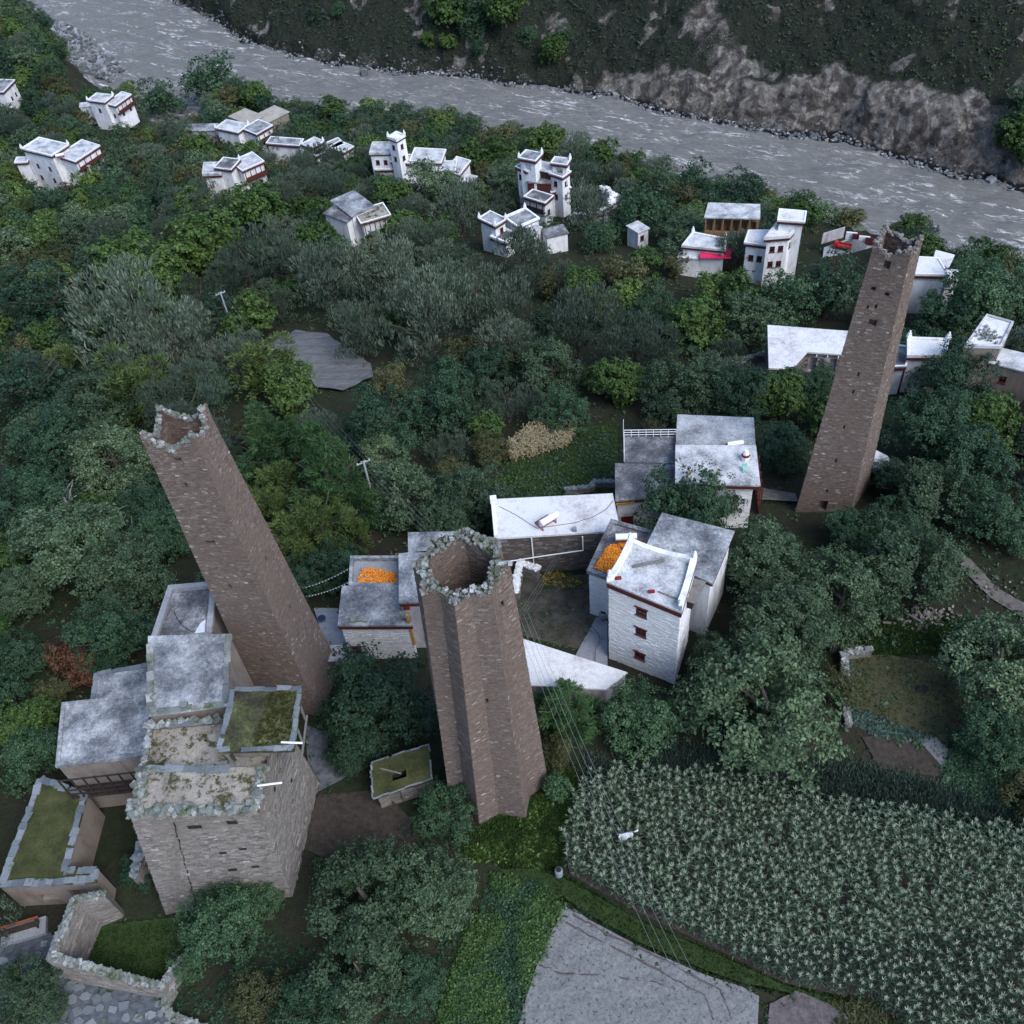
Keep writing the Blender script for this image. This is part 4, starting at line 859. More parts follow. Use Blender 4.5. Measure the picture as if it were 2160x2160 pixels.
MB().abox(-.22, -.22, .38, .22, .22, .42).build('seat', 'plastic_green', o); MB().abox(-.22, .2, .43, .22, .24, .85).build('backrest', 'plastic_green', o)
for x in (-.19, .19):
    for y in (-.19, .19): MB().abox(x - .02, y - .02, 0, x + .02, y + .02, .378).build('leg', 'plastic_green', o)

# ------------------------------------------------------------------ house with maize terrace left of the star tower
h = House('maize_terrace_house', 'house with mottled grey roof and maize terrace between the two near towers', (-12.5, 53, -1.7))
h.block([(-15.3, 50.7), (-9.5, 49.95), (-10.15, 53.9), (-15.1, 54.5)], 3.5, roof='roof_concrete', over=.22, wall='whitewash_dirty', band=.4, stones=.18, windows=[(0, .12, 1.2, .8, 1.1)])
h.block([(-14.65, 54.9), (-10.4, 54.2), (-10.25, 57.4), (-14.6, 58.0)], 3.0, roof='yard_concrete', over=.1, wall='mud_render', parapet=.45, pw=.3, rimmat='roof_concrete')
h.block([(-10.05, 51.2), (-4.6, 50.7), (-4.6, 56.3), (-10.05, 56.4)], 4.9, roof='roof_concrete', over=.1, wall='whitewash_dirty', band=.4)
MB().box((-9.62, 51.1, 4.15), (.28, -.02, 0), (0, .02, 0), (0, 0, .32)).build('red_panel', 'red_paint', h.root)
h.block([(-9.2, 56.6), (-4.6, 56.0), (-4.9, 58.2), (-9.2, 58.7)], 4.9, roof='roof_concrete', over=.12, wall='whitewash_dirty', band=.3)
h.done('white_stone', 30)
MB().abox(-9.62, 49.9, .4, -9.42, 50.15, 4.6).build('painted_post', 'yellow_paint', h.root); MB().tube([(-12.0, 49.8, 2.3), (-12.0, 49.3, 3.0)], .05, 6).build('spout', 'metal_white', h.root)
MB().box((-16.6, 49.4, 1.2), (1.2, -.1, 0), (.1, .8, 0), (0, 0, .06)).build('porch_roof', 'whitewash_dirty', h.root)
for k, (x, y, s_) in enumerate(((-14.1, 50.9, .3), (-13.6, 50.8, .2), (-13.2, 50.7, .22), (-9.9, 50.6, .3))):
    o = link('roof_rock', STONE_PROTO[k]['rim_stone'], None); o.location = (x, y, 3.58); o.scale = (s_, s_ * .8, s_ * .5); tag(o, 'pale stone on the front edge of the mottled grey roof by the star tower', 'stone', 'stones weighing down the mottled grey roof')
cob_heap('drying_maize', 'orange maize cobs drying on the small walled terrace left of the star tower', [at(*CE(*q), 3.05)[:2] for q in ((725, 760), (790, 590), (860, 570), (990, 590), (1090, 620), (1165, 630), (1170, 740), (1100, 770))], 3.02, 1900, 2)
# low white shed in front of the courtyard
h = House('white_shed', 'low shed with stained white roof between the star tower and the white house', (3, 45.5, -1.0), 'shed')
h.block([(-.3, 44.2), (5.9, 43.0), (7.7, 44.25), (-.7, 48.8)], 1.35, roof='roof_white', wall='whitewash_dirty', over=.1); h.done()

# cables and hoses lying on roofs and ramp
def hose(pts, z, parent, rad=.022, name='cable'):
    P_ = [np.array([*at(*q, z)[:2], z + .03]) for q in pts]; P_ = [lerp(P_[i], P_[i + 1], t) for i in range(len(P_) - 1) for t in np.linspace(0, 1, 6)[:-1]] + [P_[-1]]
    MB().tube(P_, rad, 4).build(name, 'rubber', parent)
bn = bpy.data.objects['white_roofed_barn']; hose([CW(*q) for q in ((160, 690), (260, 740), (400, 830), (500, 815), (640, 795), (760, 755), (840, 710), (885, 655))], 2.0, bn)
hose([CW(*q) for q in ((735, 1440), (790, 1500), (805, 1540), (775, 1600), (770, 1680))], -1.0, bpy.data.objects['three_window_house'])
hose([BL(*q) for q in ((985, 560), (1000, 600), (1040, 650), (1090, 680), (1180, 665))], 10.8, bpy.data.objects['walled_terrace_house'])
# ------------------------------------------------------------------ village houses further down the slope
def far_house(name, label, q, h, cat='house'):
    z, p = zroof(q, h); zg = z - h; H_ = House(name, label, (p[0], p[1], zg), cat); H_.z = z; H_.far = True; return H_
Q4 = lambda f, F, R_, L_, z: rect(f(*F), f(*R_), f(*L_), z)
RB = dict(band=.4, over=.3)
# white house with red balcony, far left
h = far_house('white_balcony_house', 'tall white house with a red balcony at the far left edge of the village', TL(290, 880), 9.5); z = h.z
P, _ = h.block(Q4(TL, (290, 880), (382, 820), (138, 835), z), z, roof='roof_pale', parapet=.2, horns=(1, 3), windows=[(0, .65, 6.0), (0, .7, 3.4), (0, .75, 1.2), (3, .3, 5.9), (3, .72, 5.9), (3, .25, 3.0), (3, .7, 3.0), (3, .85, 1.0)], **RB)
P2 = Q4(TL, (425, 912), (557, 825), (385, 845), z - 1.2); h.block(P2, z - 1.2, roof='roof_pale', windows=[(0, .2, 5.4), (0, .75, 5.5), (0, .2, 3.0), (0, .75, 3.2), (3, .4, 4.2), (3, .4, 1.5)], **RB); h.balcony(ccw(P2)[0], ccw(P2)[1], z - 3.4, .8, .8, 5, 'red_wood', z - 1.4)
P3 = Q4(TL, (150, 915), (160, 890), (100, 890), z - 2.6); h.block(P3, z - 2.6, roof='roof_pale', **RB); h.done(); p = ccw(P2)[3]; solar_heater((p[0] + 1, p[1] - 1.5, z - 1.2), .3, 'water heater on the roof of the far left white balcony house', .9)
# small white house near the rapids
h = far_house('small_white_house', 'small white house with a red balcony nearest the river bend', TL(590, 577), 7.5); z = h.z
h.block(Q4(TL, (590, 577), (636, 540), (518, 552), z), z, roof='roof_pale', horns=(1, 3), windows=[(0, .5, 5.0), (3, .5, 5)], **RB); P2 = Q4(TL, (650, 597), (737, 535), (637, 560), z - 1); h.block(P2, z - 1, roof='roof_pale', windows=[(0, .3, 3.5), (0, .75, 3.5), (3, .5, 3.5)], **RB); h.balcony(ccw(P2)[0], ccw(P2)[1], z - 3.2, .8, .8, 5, 'red_wood', z - 1.2)
h.block(Q4(TL, (520, 598), (522, 575), (455, 575), z - 3), z - 3, roof='roof_pale', over=.2); h.done()
# house at the very edge
h = far_house('edge_white_house', 'white house with red trim cut off by the left edge of the photo', TL(20, 515), 6.5); z = h.z
h.block(Q4(TL, (15, 520), (78, 455), (-60, 470), z), z, roof='roof_concrete', windows=[(0, .4, 3.5), (0, .75, 3.5)], **RB); h.done()
# tan-roofed group
h = far_house('tan_roofed_house', 'house with beige flat roofs in three steps above the white and red wing', TL(1510, 690), 6.5); z = h.z
h.block(Q4(TL, (1512, 692), (1630, 632), (1440, 655), z), z, roof='roof_tan', wall='mud_render', over=.3); h.block(Q4(TL, (1400, 700), (1490, 655), (1275, 668), z + .4), z + .4, roof='roof_tan', wall='mud_render', over=.2); h.done()
h = far_house('white_red_wing_house', 'white house with red balcony band just below the beige roofs', TL(1450, 758), 6.0); z = h.z
P1 = Q4(TL, (1452, 758), (1536, 710), (1400, 715), z); h.block(P1, z, roof='roof_concrete', windows=[(0, .3, 3.2), (0, .7, 3.2)], **RB); h.balcony(ccw(P1)[0], ccw(P1)[1], z - 2.2, .8, .7, 4, 'red_wood', z - .2)
h.block(Q4(TL, (1345, 748), (1402, 705), (1235, 715), z + .1), z + .1, roof='roof_pale', horns=(1, 3), **RB); h.block(Q4(TL, (1215, 735), (1230, 700), (1070, 690), z - 1.5), z - 1.5, roof='roof_concrete', wall='whitewash_dirty'); h.done()
p = gp(*TL(1100, 720)); rubble_wall('ruined_wall', 'crumbling beige ruin beside the beige roofs', [(p[0] - 3, p[1] + 1), (p[0], p[1]), (p[0] + 2.5, p[1] + 1.5)], [1.5, 3.8, 2.0], .8, 'mud_render', 'house_stone', .3, 'house_stone', (.4, .9), n_parts=10)
# twin-turret grey house
h = far_house('grey_turret_house', 'long grey-roofed white house with two little roof turrets', TL(1690, 822), 6.0); z = h.z
h.block(Q4(TL, (1690, 822), (1712, 790), (1545, 765), z), z, roof='roof_concrete', **RB); h.block(Q4(TL, (1760, 835), (1825, 800), (1712, 815), z + 1.6), z + 1.6, roof='roof_pale', horns=(1, 3), windows=[(0, .5, 5.8)], **RB)
h.block(Q4(TL, (1790, 880), (1945, 815), (1800, 830), z + .3), z + .3, roof='roof_concrete', **RB); h.block(Q4(TM, (10, 860), (63, 830), (-60, 830), z + .3), z + .3, roof='roof_pale', windows=[(0, .5, 4), (0, .5, 2)], **RB); h.done()
# small tower house with red balconies
h = far_house('red_railed_house', 'white house with weathered roof and stacked red balconies above the willows', TL(1305, 958), 8.0); z = h.z
h.block(Q4(TL, (1305, 958), (1352, 905), (1240, 925), z), z, roof='roof_dark', horns=(1, 3), **RB); P2 = Q4(TL, (1372, 962), (1486, 912), (1345, 900), z - .6); h.block(P2, z - .6, roof='roof_pale', windows=[(0, .3, 3.5), (0, .7, 3.5)], **RB); h.balcony(ccw(P2)[0], ccw(P2)[1], z - 3.0, .9, .9, 5, 'red_wood', z - .8)
h.block(Q4(TL, (1245, 985), (1250, 925), (1160, 930), z - 1), z - 1, roof='roof_pale', parapet=.3, **RB); h.done()
# big white complex with tower
h = far_house('white_tower_house', 'rambling white house with a slim crowned turret rising from it', TM(400, 922), 6.5); z = h.z
h.block(Q4(TM, (312, 797), (360, 768), (266, 778), z + 5.2), z + 5.2, roof='white_paint', horns=(0, 1, 3), parapet=.3, windows=[(0, .5, 10), (0, .5, 7.6), (3, .5, 10), (3, .5, 7.6)], band=.3, over=.12)
h.block(Q4(TM, (275, 868), (290, 810), (170, 848), z + 1.4), z + 1.4, roof='roof_pale', parapet=.3, windows=[(3, .3, 6), (3, .7, 6), (3, .3, 3.4), (3, .7, 3.4)], band=.25, over=.2)
h.block(Q4(TM, (400, 922), (427, 882), (293, 903), z), z, roof='roof_pale', windows=[(0, .5, 4), (0, .5, 1.8)], **RB); h.block(Q4(TM, (300, 955), (310, 900), (203, 935), z - 1.8), z - 1.8, roof='roof_pale', windows=[(3, .4, 2), (3, .8, 2)], **RB)
h.block(Q4(TM, (560, 918), (585, 850), (415, 855), z + .3), z + .3, roof='roof_pale', windows=[(3, .3, 4.5)], **RB); h.block(Q4(TM, (640, 962), (648, 915), (525, 945), z - .6), z - .6, roof='roof_pale', horns=(1,), **RB)
h.block(Q4(TM, (665, 985), (724, 912), (645, 905), z - 1), z - 1, roof='roof_pale', windows=[(0, .5, 3)], **RB); h.done()
h = far_house('white_block_shed', 'small flat-topped white outbuilding beside the turreted white house', TM(730, 1040), 3.0); h.block(Q4(TM, (730, 1040), (765, 997), (690, 1010), h.z), h.z, roof='roof_white', wall='mud_render', over=.2); h.done()
# twin-turret ceremonial house
h = far_house('twin_turret_house', 'white house with two roof turrets facing each other over a dark recess', TM(1100, 1060), 7.0); z = h.z
h.block(Q4(TM, (1190, 1085), (1290, 1060), (1035, 1060), z - 2.5), z - 2.5, roof='roof_concrete', wall='whitewash', windows=[(0, .5, 3.0)], **RB)
h.block(Q4(TM, (1095, 908), (1130, 870), (1018, 885), z + 3.6), z + 3.6, roof='roof_concrete', horns=(1, 3), openings=[(3, .5, 9, 1.2, 1.3)], **RB); h.block(Q4(TM, (1272, 930), (1290, 902), (1197, 915), z + 2.6), z + 2.6, roof='roof_concrete', horns=(1,), openings=[(3, .5, 8, 1.2, 1.4)], **RB)
h.block(Q4(TM, (1050, 965), (1092, 940), (990, 945), z + 1.3), z + 1.3, roof='roof_concrete', windows=[(3, .3, 6.5), (3, .8, 6.5), (3, .5, 4)], **RB); h.block(Q4(TM, (1250, 1000), (1290, 972), (1175, 985), z + .8), z + .8, roof='roof_concrete', windows=[(3, .4, 6), (0, .5, 6), (3, .4, 3.5), (0, .5, 3.5)], **RB)
h.block(Q4(TM, (1180, 970), (1215, 930), (1088, 945), z + 1.0), z + 1.0, roof='roof_pale', wall='dark_wood', over=.3); h.block(Q4(TM, (1180, 1035), (1190, 990), (1060, 1000), z - .6), z - .6, roof='roof_dark', wall='red_wood', windows=[(3, .3, 4.6), (3, .6, 4.6)], over=.2); h.done()
h = far_house('timber_front_house', 'small house with dark timber front just below the twin turrets', TM(1130, 1150), 4.5); z = h.z; P1 = Q4(TM, (1150, 1145), (1192, 1110), (1045, 1110), z); h.block(P1, z, roof='roof_dark', wall='whitewash', windows=[(0, .5, 2), (3, .4, 2.2)], **RB); h.balcony(ccw(P1)[3], ccw(P1)[0], z - 2, .8, .6, 4, 'dark_wood', z - .2); h.done()
# stepped grey house
h = far_house('horned_grey_house', 'low white house with grey stepped roofs and one horned corner block', TM(870, 1275), 6.0); z = h.z
h.block(Q4(TM, (870, 1275), (925, 1240), (800, 1227), z), z, roof='roof_concrete', horns=(0, 1, 3), windows=[(0, .6, 4.4)], **RB); h.block(Q4(TM, (1000, 1290), (1115, 1240), (925, 1235), z - .8), z - .8, roof='roof_concrete', parapet=.35, horns=(2,), rimmat='white_paint', over=.2)
h.block(Q4(TM, (930, 1372), (985, 1325), (878, 1322), z - 2.2), z - 2.2, roof='roof_dark', parapet=.3, rimmat='white_paint', **RB); h.block(Q4(TM, (1080, 1325), (1130, 1285), (1025, 1290), z - 1.5), z - 1.5, roof='roof_pale', over=.2); h.block(Q4(TM, (1165, 1342), (1280, 1315), (1130, 1300), z - 2.0), z - 2.0, roof='roof_dark', over=.2); h.done()
# veranda house
h = far_house('veranda_house', 'grey and brown roofed house with a dark timber veranda among the trees', TM(120, 1255), 5.5); z = h.z
P1 = Q4(TM, (120, 1255), (262, 1213), (100, 1195), z); h.block(P1, z, roof='roof_mud', wall='whitewash', windows=[(0, .3, 2.6, 1.2, 1.2), (0, .7, 2.6, 1.2, 1.2)], over=.5, band=.3); h.balcony(ccw(P1)[0], ccw(P1)[1], z - 3.0, .9, 1.0, 6, 'dark_wood', z - .2)
h.block(Q4(TM, (60, 1220), (180, 1165), (-20, 1120), z + .6), z + .6, roof='roof_concrete', over=.3); h.block(Q4(TM, (30, 1250), (75, 1215), (-60, 1180), z + .2), z + .2, roof='roof_dark', over=.3); h.done()
# terraced ruin and hut
p = gp(*TM(1450, 1240), dz=1); rubble_wall('terrace_ruin', 'pale tumbled stone terrace wall below the bare tree', [(p[0] - 4.5, p[1] + 1.0), (p[0] + 1, p[1] + .3), (p[0] + 4, p[1] + 4.5), (p[0] + 2.5, p[1] + 10)], [1.6, 2.6, 2.4, 1.4], .9, 'mud_render', 'white_stone', .3, 'white_stone', (.4, 1.0), n_parts=30)
h = far_house('green_topped_hut', 'small white hut with weeds on its roof behind the yellow-green trees', TM(1690, 1310), 3.0); h.block(Q4(TM, (1680, 1315), (1738, 1290), (1600, 1285), h.z), h.z, roof='roof_pale', over=.2, windows=[(0, .4, 1.6)]); h.done()
# wooden-balcony house
h = far_house('orange_balcony_house', 'pale flat-roofed house with an open orange wood gallery', TR(280, 1232), 7.5); z = h.z; P1 = ccw([at(*TR(*q), z)[:2] for q in ((128, 1226), (433, 1234), (434, 1158), (150, 1148))])
B1 = [lerp(P1[0], P1[3], .3), lerp(P1[1], P1[2], .3), P1[2], P1[3]]; h.block(B1, z - .25, roof='roof_pale', wall='orange_wood', over=0, openings=[(0, k / 6 + .08, 5.2, .8, 1.9) for k in range(6)]); MB().prism(offset(P1, .15), z - .2, z).build('roof_slab', 'roof_pale', h.root); h.block([lerp(P1[0], P1[3], .12), lerp(P1[1], P1[2], .12), *B1[2:]], z - 3.4, roof='roof_pale', wall='dark_wood', over=0)
h.balcony(lerp(P1[0], P1[3], .3), lerp(P1[1], P1[2], .3), z - 3.2, 1.0, 1.5, 7, 'orange_wood', z - .25, True, 12); h.done()
h = far_house('awning_house', 'low white-roofed house with a bright pink awning in front', TR(235, 1410), 4.5); z = h.z; P1 = ccw([at(*TR(*q), z)[:2] for q in ((5, 1390), (235, 1412), (240, 1355), (60, 1320))]); h.block(P1, z, roof='roof_pale', parapet=.15, horns=(2, 3), wall='whitewash', over=.25, band=.3); P2 = ccw([at(*TR(*q), z - 1.6)[:2] for q in ((-25, 1452), (85, 1462), (100, 1410), (0, 1398))]); h.block(P2, z - 1.6, roof='roof_white', over=.15)
h.done(); p = at(*TR(188, 1434), z - .9); MB().box((p[0], p[1], z - .9), (2.2, -.5, 0), (.25, .85, .28), (0, 0, .05)).build('awning', 'pink_cloth', h.root)
h = far_house('white_terrace_house', 'tall white house with a small roof pavilion behind a leafy tree', TR(600, 1330), 8.0); z = h.z
P1 = ccw([at(*TR(*q), z + 1.8)[:2] for q in ((548, 1242), (682, 1252), (690, 1202), (556, 1190))]); h.block(P1, z + 1.8, roof='roof_white', **RB); P2 = ccw([at(*TR(*q), z)[:2] for q in ((480, 1345), (600, 1335), (655, 1270), (545, 1262))]); h.block(P2, z, roof='roof_white', parapet=.3, windows=[(0, .3, 6), (0, .7, 6), (0, .3, 3.5), (0, .7, 3.5), (1, .3, 6), (1, .7, 6), (1, .5, 3.5)], **RB)
P3 = ccw([at(*TR(*q), z - 2)[:2] for q in ((360, 1370), (480, 1385), (480, 1310), (380, 1310))]); h.block(P3, z - 2, roof='roof_white', windows=[(0, .3, 3.5), (0, .7, 3.5)], **RB); h.done()
# yard with truck
zy = float(gp(*TR(900, 1420))[2]) + .4; Py = ccw([at(*TR(*q), zy)[:2] for q in ((790, 1475), (1090, 1520), (1085, 1395), (940, 1350), (800, 1400))]); h = thing('truck_yard', (*np.mean(Py, 0), zy - 1), 'walled concrete yard where the red truck is parked', 'yard'); MB().prism(Py, zy - 2, zy).build('yard_slab', 'yard_concrete', h)
a, b = at(*TR(785, 1385), zy), at(*TR(915, 1310), zy + 1.2); MB().box(((a + b) / 2) + [0, 0, .5], (*((b - a)[:2] / 2), 0), (.08, .12, 0), (0, 0, .9)).build('yard_wall', 'whitewash_dirty', h); a, b = at(*TR(940, 1350), zy), at(*TR(1085, 1395), zy)
for k in range(4): q = lerp(a, b, (k + .3) / 4); MB().box(q + [0, 0, .6], (.75, -.3, 0), (.06, .12, 0), (0, 0, .6)).build('yard_panel', 'red_wood' if k % 2 else 'white_paint', h)
p = at(*TR(900, 1408), zy); T = thing('red_truck', (p[0], p[1], zy), 'small red tipper truck parked in the walled yard', 'truck', None, -.55); T.scale = (.62, .62, .62); ORG[T.name] = np.zeros(3)
MB().prism([(-2.3, -.8), (-1.2, -.8), (-1.2, .8), (-2.3, .8)], .5, 1.15).prism([(-2.15, -.78), (-1.2, -.78), (-1.2, .78), (-2.15, .78)], 1.151, 1.85, [(-1.9, -.7), (-1.25, -.7), (-1.25, .7), (-1.9, .7)]).build('cab', 'truck_red', T)
MB().face([(-2.17, -.68, 1.2), (-2.17, .68, 1.2), (-1.95, .62, 1.78), (-1.95, -.62, 1.78)]).build('windscreen', 'pane', T); m = MB(); m.abox(-1.1, -.85, .7, 2.2, .85, .8)
m.abox(-1.1, -.9, .801, 2.2, -.83, 1.3).abox(-1.1, .83, .801, 2.2, .9, 1.3).abox(-1.1, -.828, .801, -1.03, .828, 1.5).abox(2.13, -.828, .801, 2.2, .828, 1.25); m.build('cargo_bed', 'truck_red', T); MB().abox(-2.2, -.35, .42, 2.2, .35, .69).build('chassis', 'rubber', T)
for x in (-1.6, 1.4):
    for y in (-.75, .75): w = MB(); w.tube([(x, y - .13, .38), (x, y + .13, .38)], .38, 12); w = w.build('wheel', 'rubber', T); MB().tube([(x, y - .14, .38), (x, y + .14, .38)], .17, 8).build('rim', 'metal_grey', w)
p = at(*TR(972, 1390), zy); Gp = MB(); n_ = 18; ring = [(math.cos(2 * math.pi * k / n_) * 1.9, math.sin(2 * math.pi * k / n_) * 1.6) for k in range(n_)]; Gp.prism([(p[0] + x, p[1] + y) for x, y in ring], zy, zy + .35, [(p[0] + x * .75, p[1] + y * .75) for x, y in ring]).prism([(p[0] + x * .75, p[1] + y * .75) for x, y in ring], zy + .351, zy + .9, [(p[0] + x * .2, p[1] + y * .2) for x, y in ring]); tag(Gp.build('gravel_heap', 'gravel_grey'), 'round heap of dark grey gravel beside the red truck', 'heap', None, 'stuff')
# white house right of the slender tower head
h = far_house('white_gable_house', 'white house with flat white roof just right of the slender tower top', MR(1400, 98), 6.5); z = h.z; P1 = ccw([at(*MR(*q), z)[:2] for q in ((1310, 98), (1490, 102), (1440, 18), (1320, 12))]); h.block(P1, z, roof='roof_white', wall='whitewash', **RB)
P2 = ccw([at(*MR(*q), z - .5)[:2] for q in ((1428, 12), (1500, 60), (1530, -5), (1440, -28))]); h.block(P2, z - .5, roof='roof_white', over=.2); h.block(ccw([at(*MR(*q), z - 2.5)[:2] for q in ((1500, 130), (1545, 130), (1575, 80), (1500, 75))]), z - 2.5, roof='roof_white', over=.1); P4 = ccw([at(*TR(*q), z - 1)[:2] for q in ((1330, 1440), (1530, 1450), (1525, 1425), (1395, 1400))]); h.done()
# L-shaped barn
h = far_house('angled_white_barn', 'bright white L-shaped barn roof left of the slender tower', MR(610, 632), 3.6, 'barn'); z = h.z; P1 = ccw([at(*MR(*q), z)[:2] for q in ((497, 628), (612, 634), (700, 536), (905, 550), (1010, 560), (1040, 436), (945, 430), (490, 396))])
h.block(P1, z, roof='roof_white', wall='whitewash_dirty', over=.2, slab=.22, openings=[(2, .25, 1.6, .8, 2.2), (2, .8, 1.6, .8, 2.2)], stones=.22); h.done('barn_stone', 0)
for k in range(3): a, b = P1[2], P1[3]; q = lerp(a, b, .3 + .3 * k); n_ = np.array([(b - a)[1], -(b - a)[0]]) / np.linalg.norm(b - a); MB().tube([(*(q + n_ * .3), z - .5), (*(q + n_ * .3), z - .3)], .07, 6).build('bulb', 'metal_white', h.root)
# house behind the slender tower
h = far_house('half_hidden_house', 'white horned roof house half hidden behind the slender tower', MR(1290, 560), 5.5); z = h.z; h.block(ccw([at(*MR(*q), z)[:2] for q in ((1285, 560), (1475, 560), (1492, 480), (1285, 472))]), z, roof='roof_white', parapet=.2, horns=(2, 3), **RB)
h.block(ccw([at(*MR(*q), z - 1.2)[:2] for q in ((1100, 622), (1255, 620), (1285, 520), (1130, 500))]), z - 1.2, roof='roof_dark', wall='whitewash', band=.35, over=.25); h.done()
# right edge house
h = far_house('right_edge_house', 'long white roof house with a brown wall at the right edge', MR(1900, 645), 4.5); z = h.z; P1 = ccw([at(*MR(*q), z)[:2] for q in ((1740, 600), (1990, 660), (2010, 570), (1810, 525))]); h.block(P1, z, roof='roof_pale', wall='mud_render', over=.15, windows=[(0, .4, 2.6)])
P2 = ccw([at(*MR(*q), z + 2)[:2] for q in ((1600, 510), (1800, 515), (1868, 378), (1722, 338))]); h.block(P2, z + 2, roof='roof_white', parapet=.2, pw=.25, rimmat='roof_pale', wall='mud_render', over=.1); h.done()
S = Stones(); r = np.random.default_rng(2); p = at(*MR(1720, 450), z + 2.1); rocks(S, np.stack([p[0] + r.normal(0, .6, 60), p[1] + r.normal(0, .6, 60), p[2] + r.uniform(0, .15, 60)], 1), (.1, .28)); tag(S.build('roof_rubble', 'rim_stone', None, 0), 'heap of grey stones on the long white roof at the right edge', 'rubble')
# shed at the foot of the slender tower
h = far_house('tin_shed', 'small shed with pale sheet roof at the foot of the slender tower', MR(1075, 1190), 2.6, 'shed'); z = h.z; h.block(ccw([at(*MR(*q), z)[:2] for q in ((1060, 1195), (1188, 1185), (1150, 1135), (1080, 1100))]), z, roof='roof_pale', wall='mud_render', over=.2, openings=[(0, .25, 1.2, .8, 1.8)]); h.done()
# ------------------------------------------------------------------ fields, paths, yards
FIELD = [D_(*q) for q in ((1068, 1702), (1110, 1735), (1215, 1790), (1330, 1840), (1400, 1862), (1432, 1880), (1428, 1960), (960, 2010), (982, 1920), (1010, 1830), (1040, 1760))]
CORN = [D_(*q) for q in ((1100, 1478), (1180, 1460), (1300, 1468), (1450, 1490), (1560, 1520), (1700, 1540), (1830, 1560), (2040, 1600), (2120, 1990), (1780, 2000), (1640, 1890), (1480, 1855), (1350, 1790), (1200, 1720), (1075, 1650), (1062, 1580))]
wob = lambda x, y: (vnoise(x, y, .45, 31) - .5) * .10 + (vnoise(x, y, 1.1, 32) - .5) * .08
sheet('tilled_field', FIELD, 'field_grey', 'pale grey tilled field with drag marks', .06, .16, relief=wob)
sheet('ploughed_plot', [D_(*q) for q in ((1452, 1895), (1500, 1870), (1570, 1895), (1640, 1960), (1600, 2030), (1440, 2000))], 'plough_brown', 'small purplish brown ploughed plot at the bottom edge', .07, .18, relief=lambda x, y: math.sin((x * .8 + y) * 5) * .05 + wob(x, y))
sheet('maize_soil', CORN, 'soil_dark', 'dark soil under the maize', .05, 1.0)
sheet('clearing', [D_(*q) for q in ((505, 655), (560, 632), (620, 640), (700, 690), (706, 715), (650, 745), (600, 740), (560, 690))], 'clearing', 'grey ploughed clearing among the trees', .45, .6, relief=lambda x, y: math.sin(y * 2.6 + x * .4) * .12 + wob(x, y))
sheet('courtyard_earth', [D_(*q) for q in ((960, 1085), (1110, 1085), (1145, 1170), (1090, 1225), (985, 1200))], 'yard_earth', 'bare earth courtyard with patches of weeds', .05, .5)
sheet('courtyard_ramp', [CW(*q) for q in ((785, 1385), (850, 1420), (850, 1720), (640, 1650))], 'yard_concrete', 'concrete ramp beside the white house', .08, 1.0)
sheet('left_yard', [CE(*q) for q in ((300, 980), (600, 985), (760, 1500), (700, 1640), (540, 1600), (400, 1300))], 'yard_concrete', 'grey concrete yard between the two near towers', .07, 1.0)
sheet('side_lane', [CD(*q) for q in ((1640, 330), (1930, 430), (1960, 560), (1700, 690), (1650, 560))], 'lane_stone', 'stony lane between the stone house and the star tower', .05, 1.0)
sheet('bare_earth', [D_(*q) for q in ((600, 1500), (720, 1490), (800, 1570), (780, 1600), (660, 1640), (570, 1600))], 'soil_dark', 'dark bare earth below the turf-roofed hut', .05, .7)
sheet('garden_grass', [D_(*q) for q in ((1592, 1240), (1670, 1235), (1790, 1255), (1850, 1330), (1840, 1400), (1740, 1400), (1640, 1370), (1592, 1330))], 'grass_dry', 'walled grass plot with dry yellowish turf', .06, .8)
sheet('garden_soil', [D_(*q) for q in ((1625, 1390), (1760, 1390), (1830, 1440), (1800, 1470), (1660, 1450))], 'soil_dark', 'dark garden soil by the grass plot', .05, .8)
sheet('garden_bed', [D_(*q) for q in ((1730, 1395), (1765, 1392), (1815, 1440), (1790, 1462))], 'field_grey', 'small grey tilled bed', .10, .5)
sheet('grass_bank', [D_(*q) for q in ((900, 1560), (1020, 1500), (1085, 1460), (1062, 1590), (1052, 1640), (960, 1625), (880, 1610))], 'grass_short', 'green grass bank at the foot of the star tower', .05, .6)
sheet('grass_strip', [D_(*q) for q in ((940, 1640), (1010, 1640), (1080, 1665), (1200, 1735), (1350, 1800), (1480, 1860), (1600, 1890), (1640, 1930), (1560, 1890), (1440, 1862), (1400, 1855), (1330, 1830), (1210, 1780), (1110, 1725), (1060, 1690), (980, 1670))], 'grass_short', 'narrow green strip between the grey field and the maize', .09, .5)
PATH = [D_(*q) for q in ((1800, 1040), (1830, 1055), (1880, 1110), (1935, 1140), (1935, 1170), (1870, 1130), (1815, 1075))]
sheet('footpath', PATH, 'path_earth', 'pale footpath on the right', .08, .6)
sheet('barn_track', [D_(*q) for q in ((1335, 690), (1400, 675), (1450, 680), (1460, 705), (1400, 705), (1340, 706))], 'path_earth', 'earth track leading to the L-shaped barn', .35, .8)
sheet('farm_lane', [D_(*q) for q in ((1415, 920), (1500, 935), (1505, 950), (1420, 945))], 'path_earth', 'earth lane behind the grey farmhouse', .3, .8)
sheet('right_slope', [D_(*q) for q in ((1830, 790), (1940, 810), (1940, 870), (1860, 850))], 'plough_brown', 'bare earthy slope at the right edge', .6, 1.0)
sheet('village_path', [D_(*q) for q in ((790, 445), (805, 440), (830, 485), (815, 490))], 'path_earth', 'short pale path between trees', .5, .8)
sheet('green_meadow', [D_(*q) for q in ((690, 940), (760, 930), (800, 1000), (700, 1000))], 'grass_short', 'small bright green meadow', .05, .8)
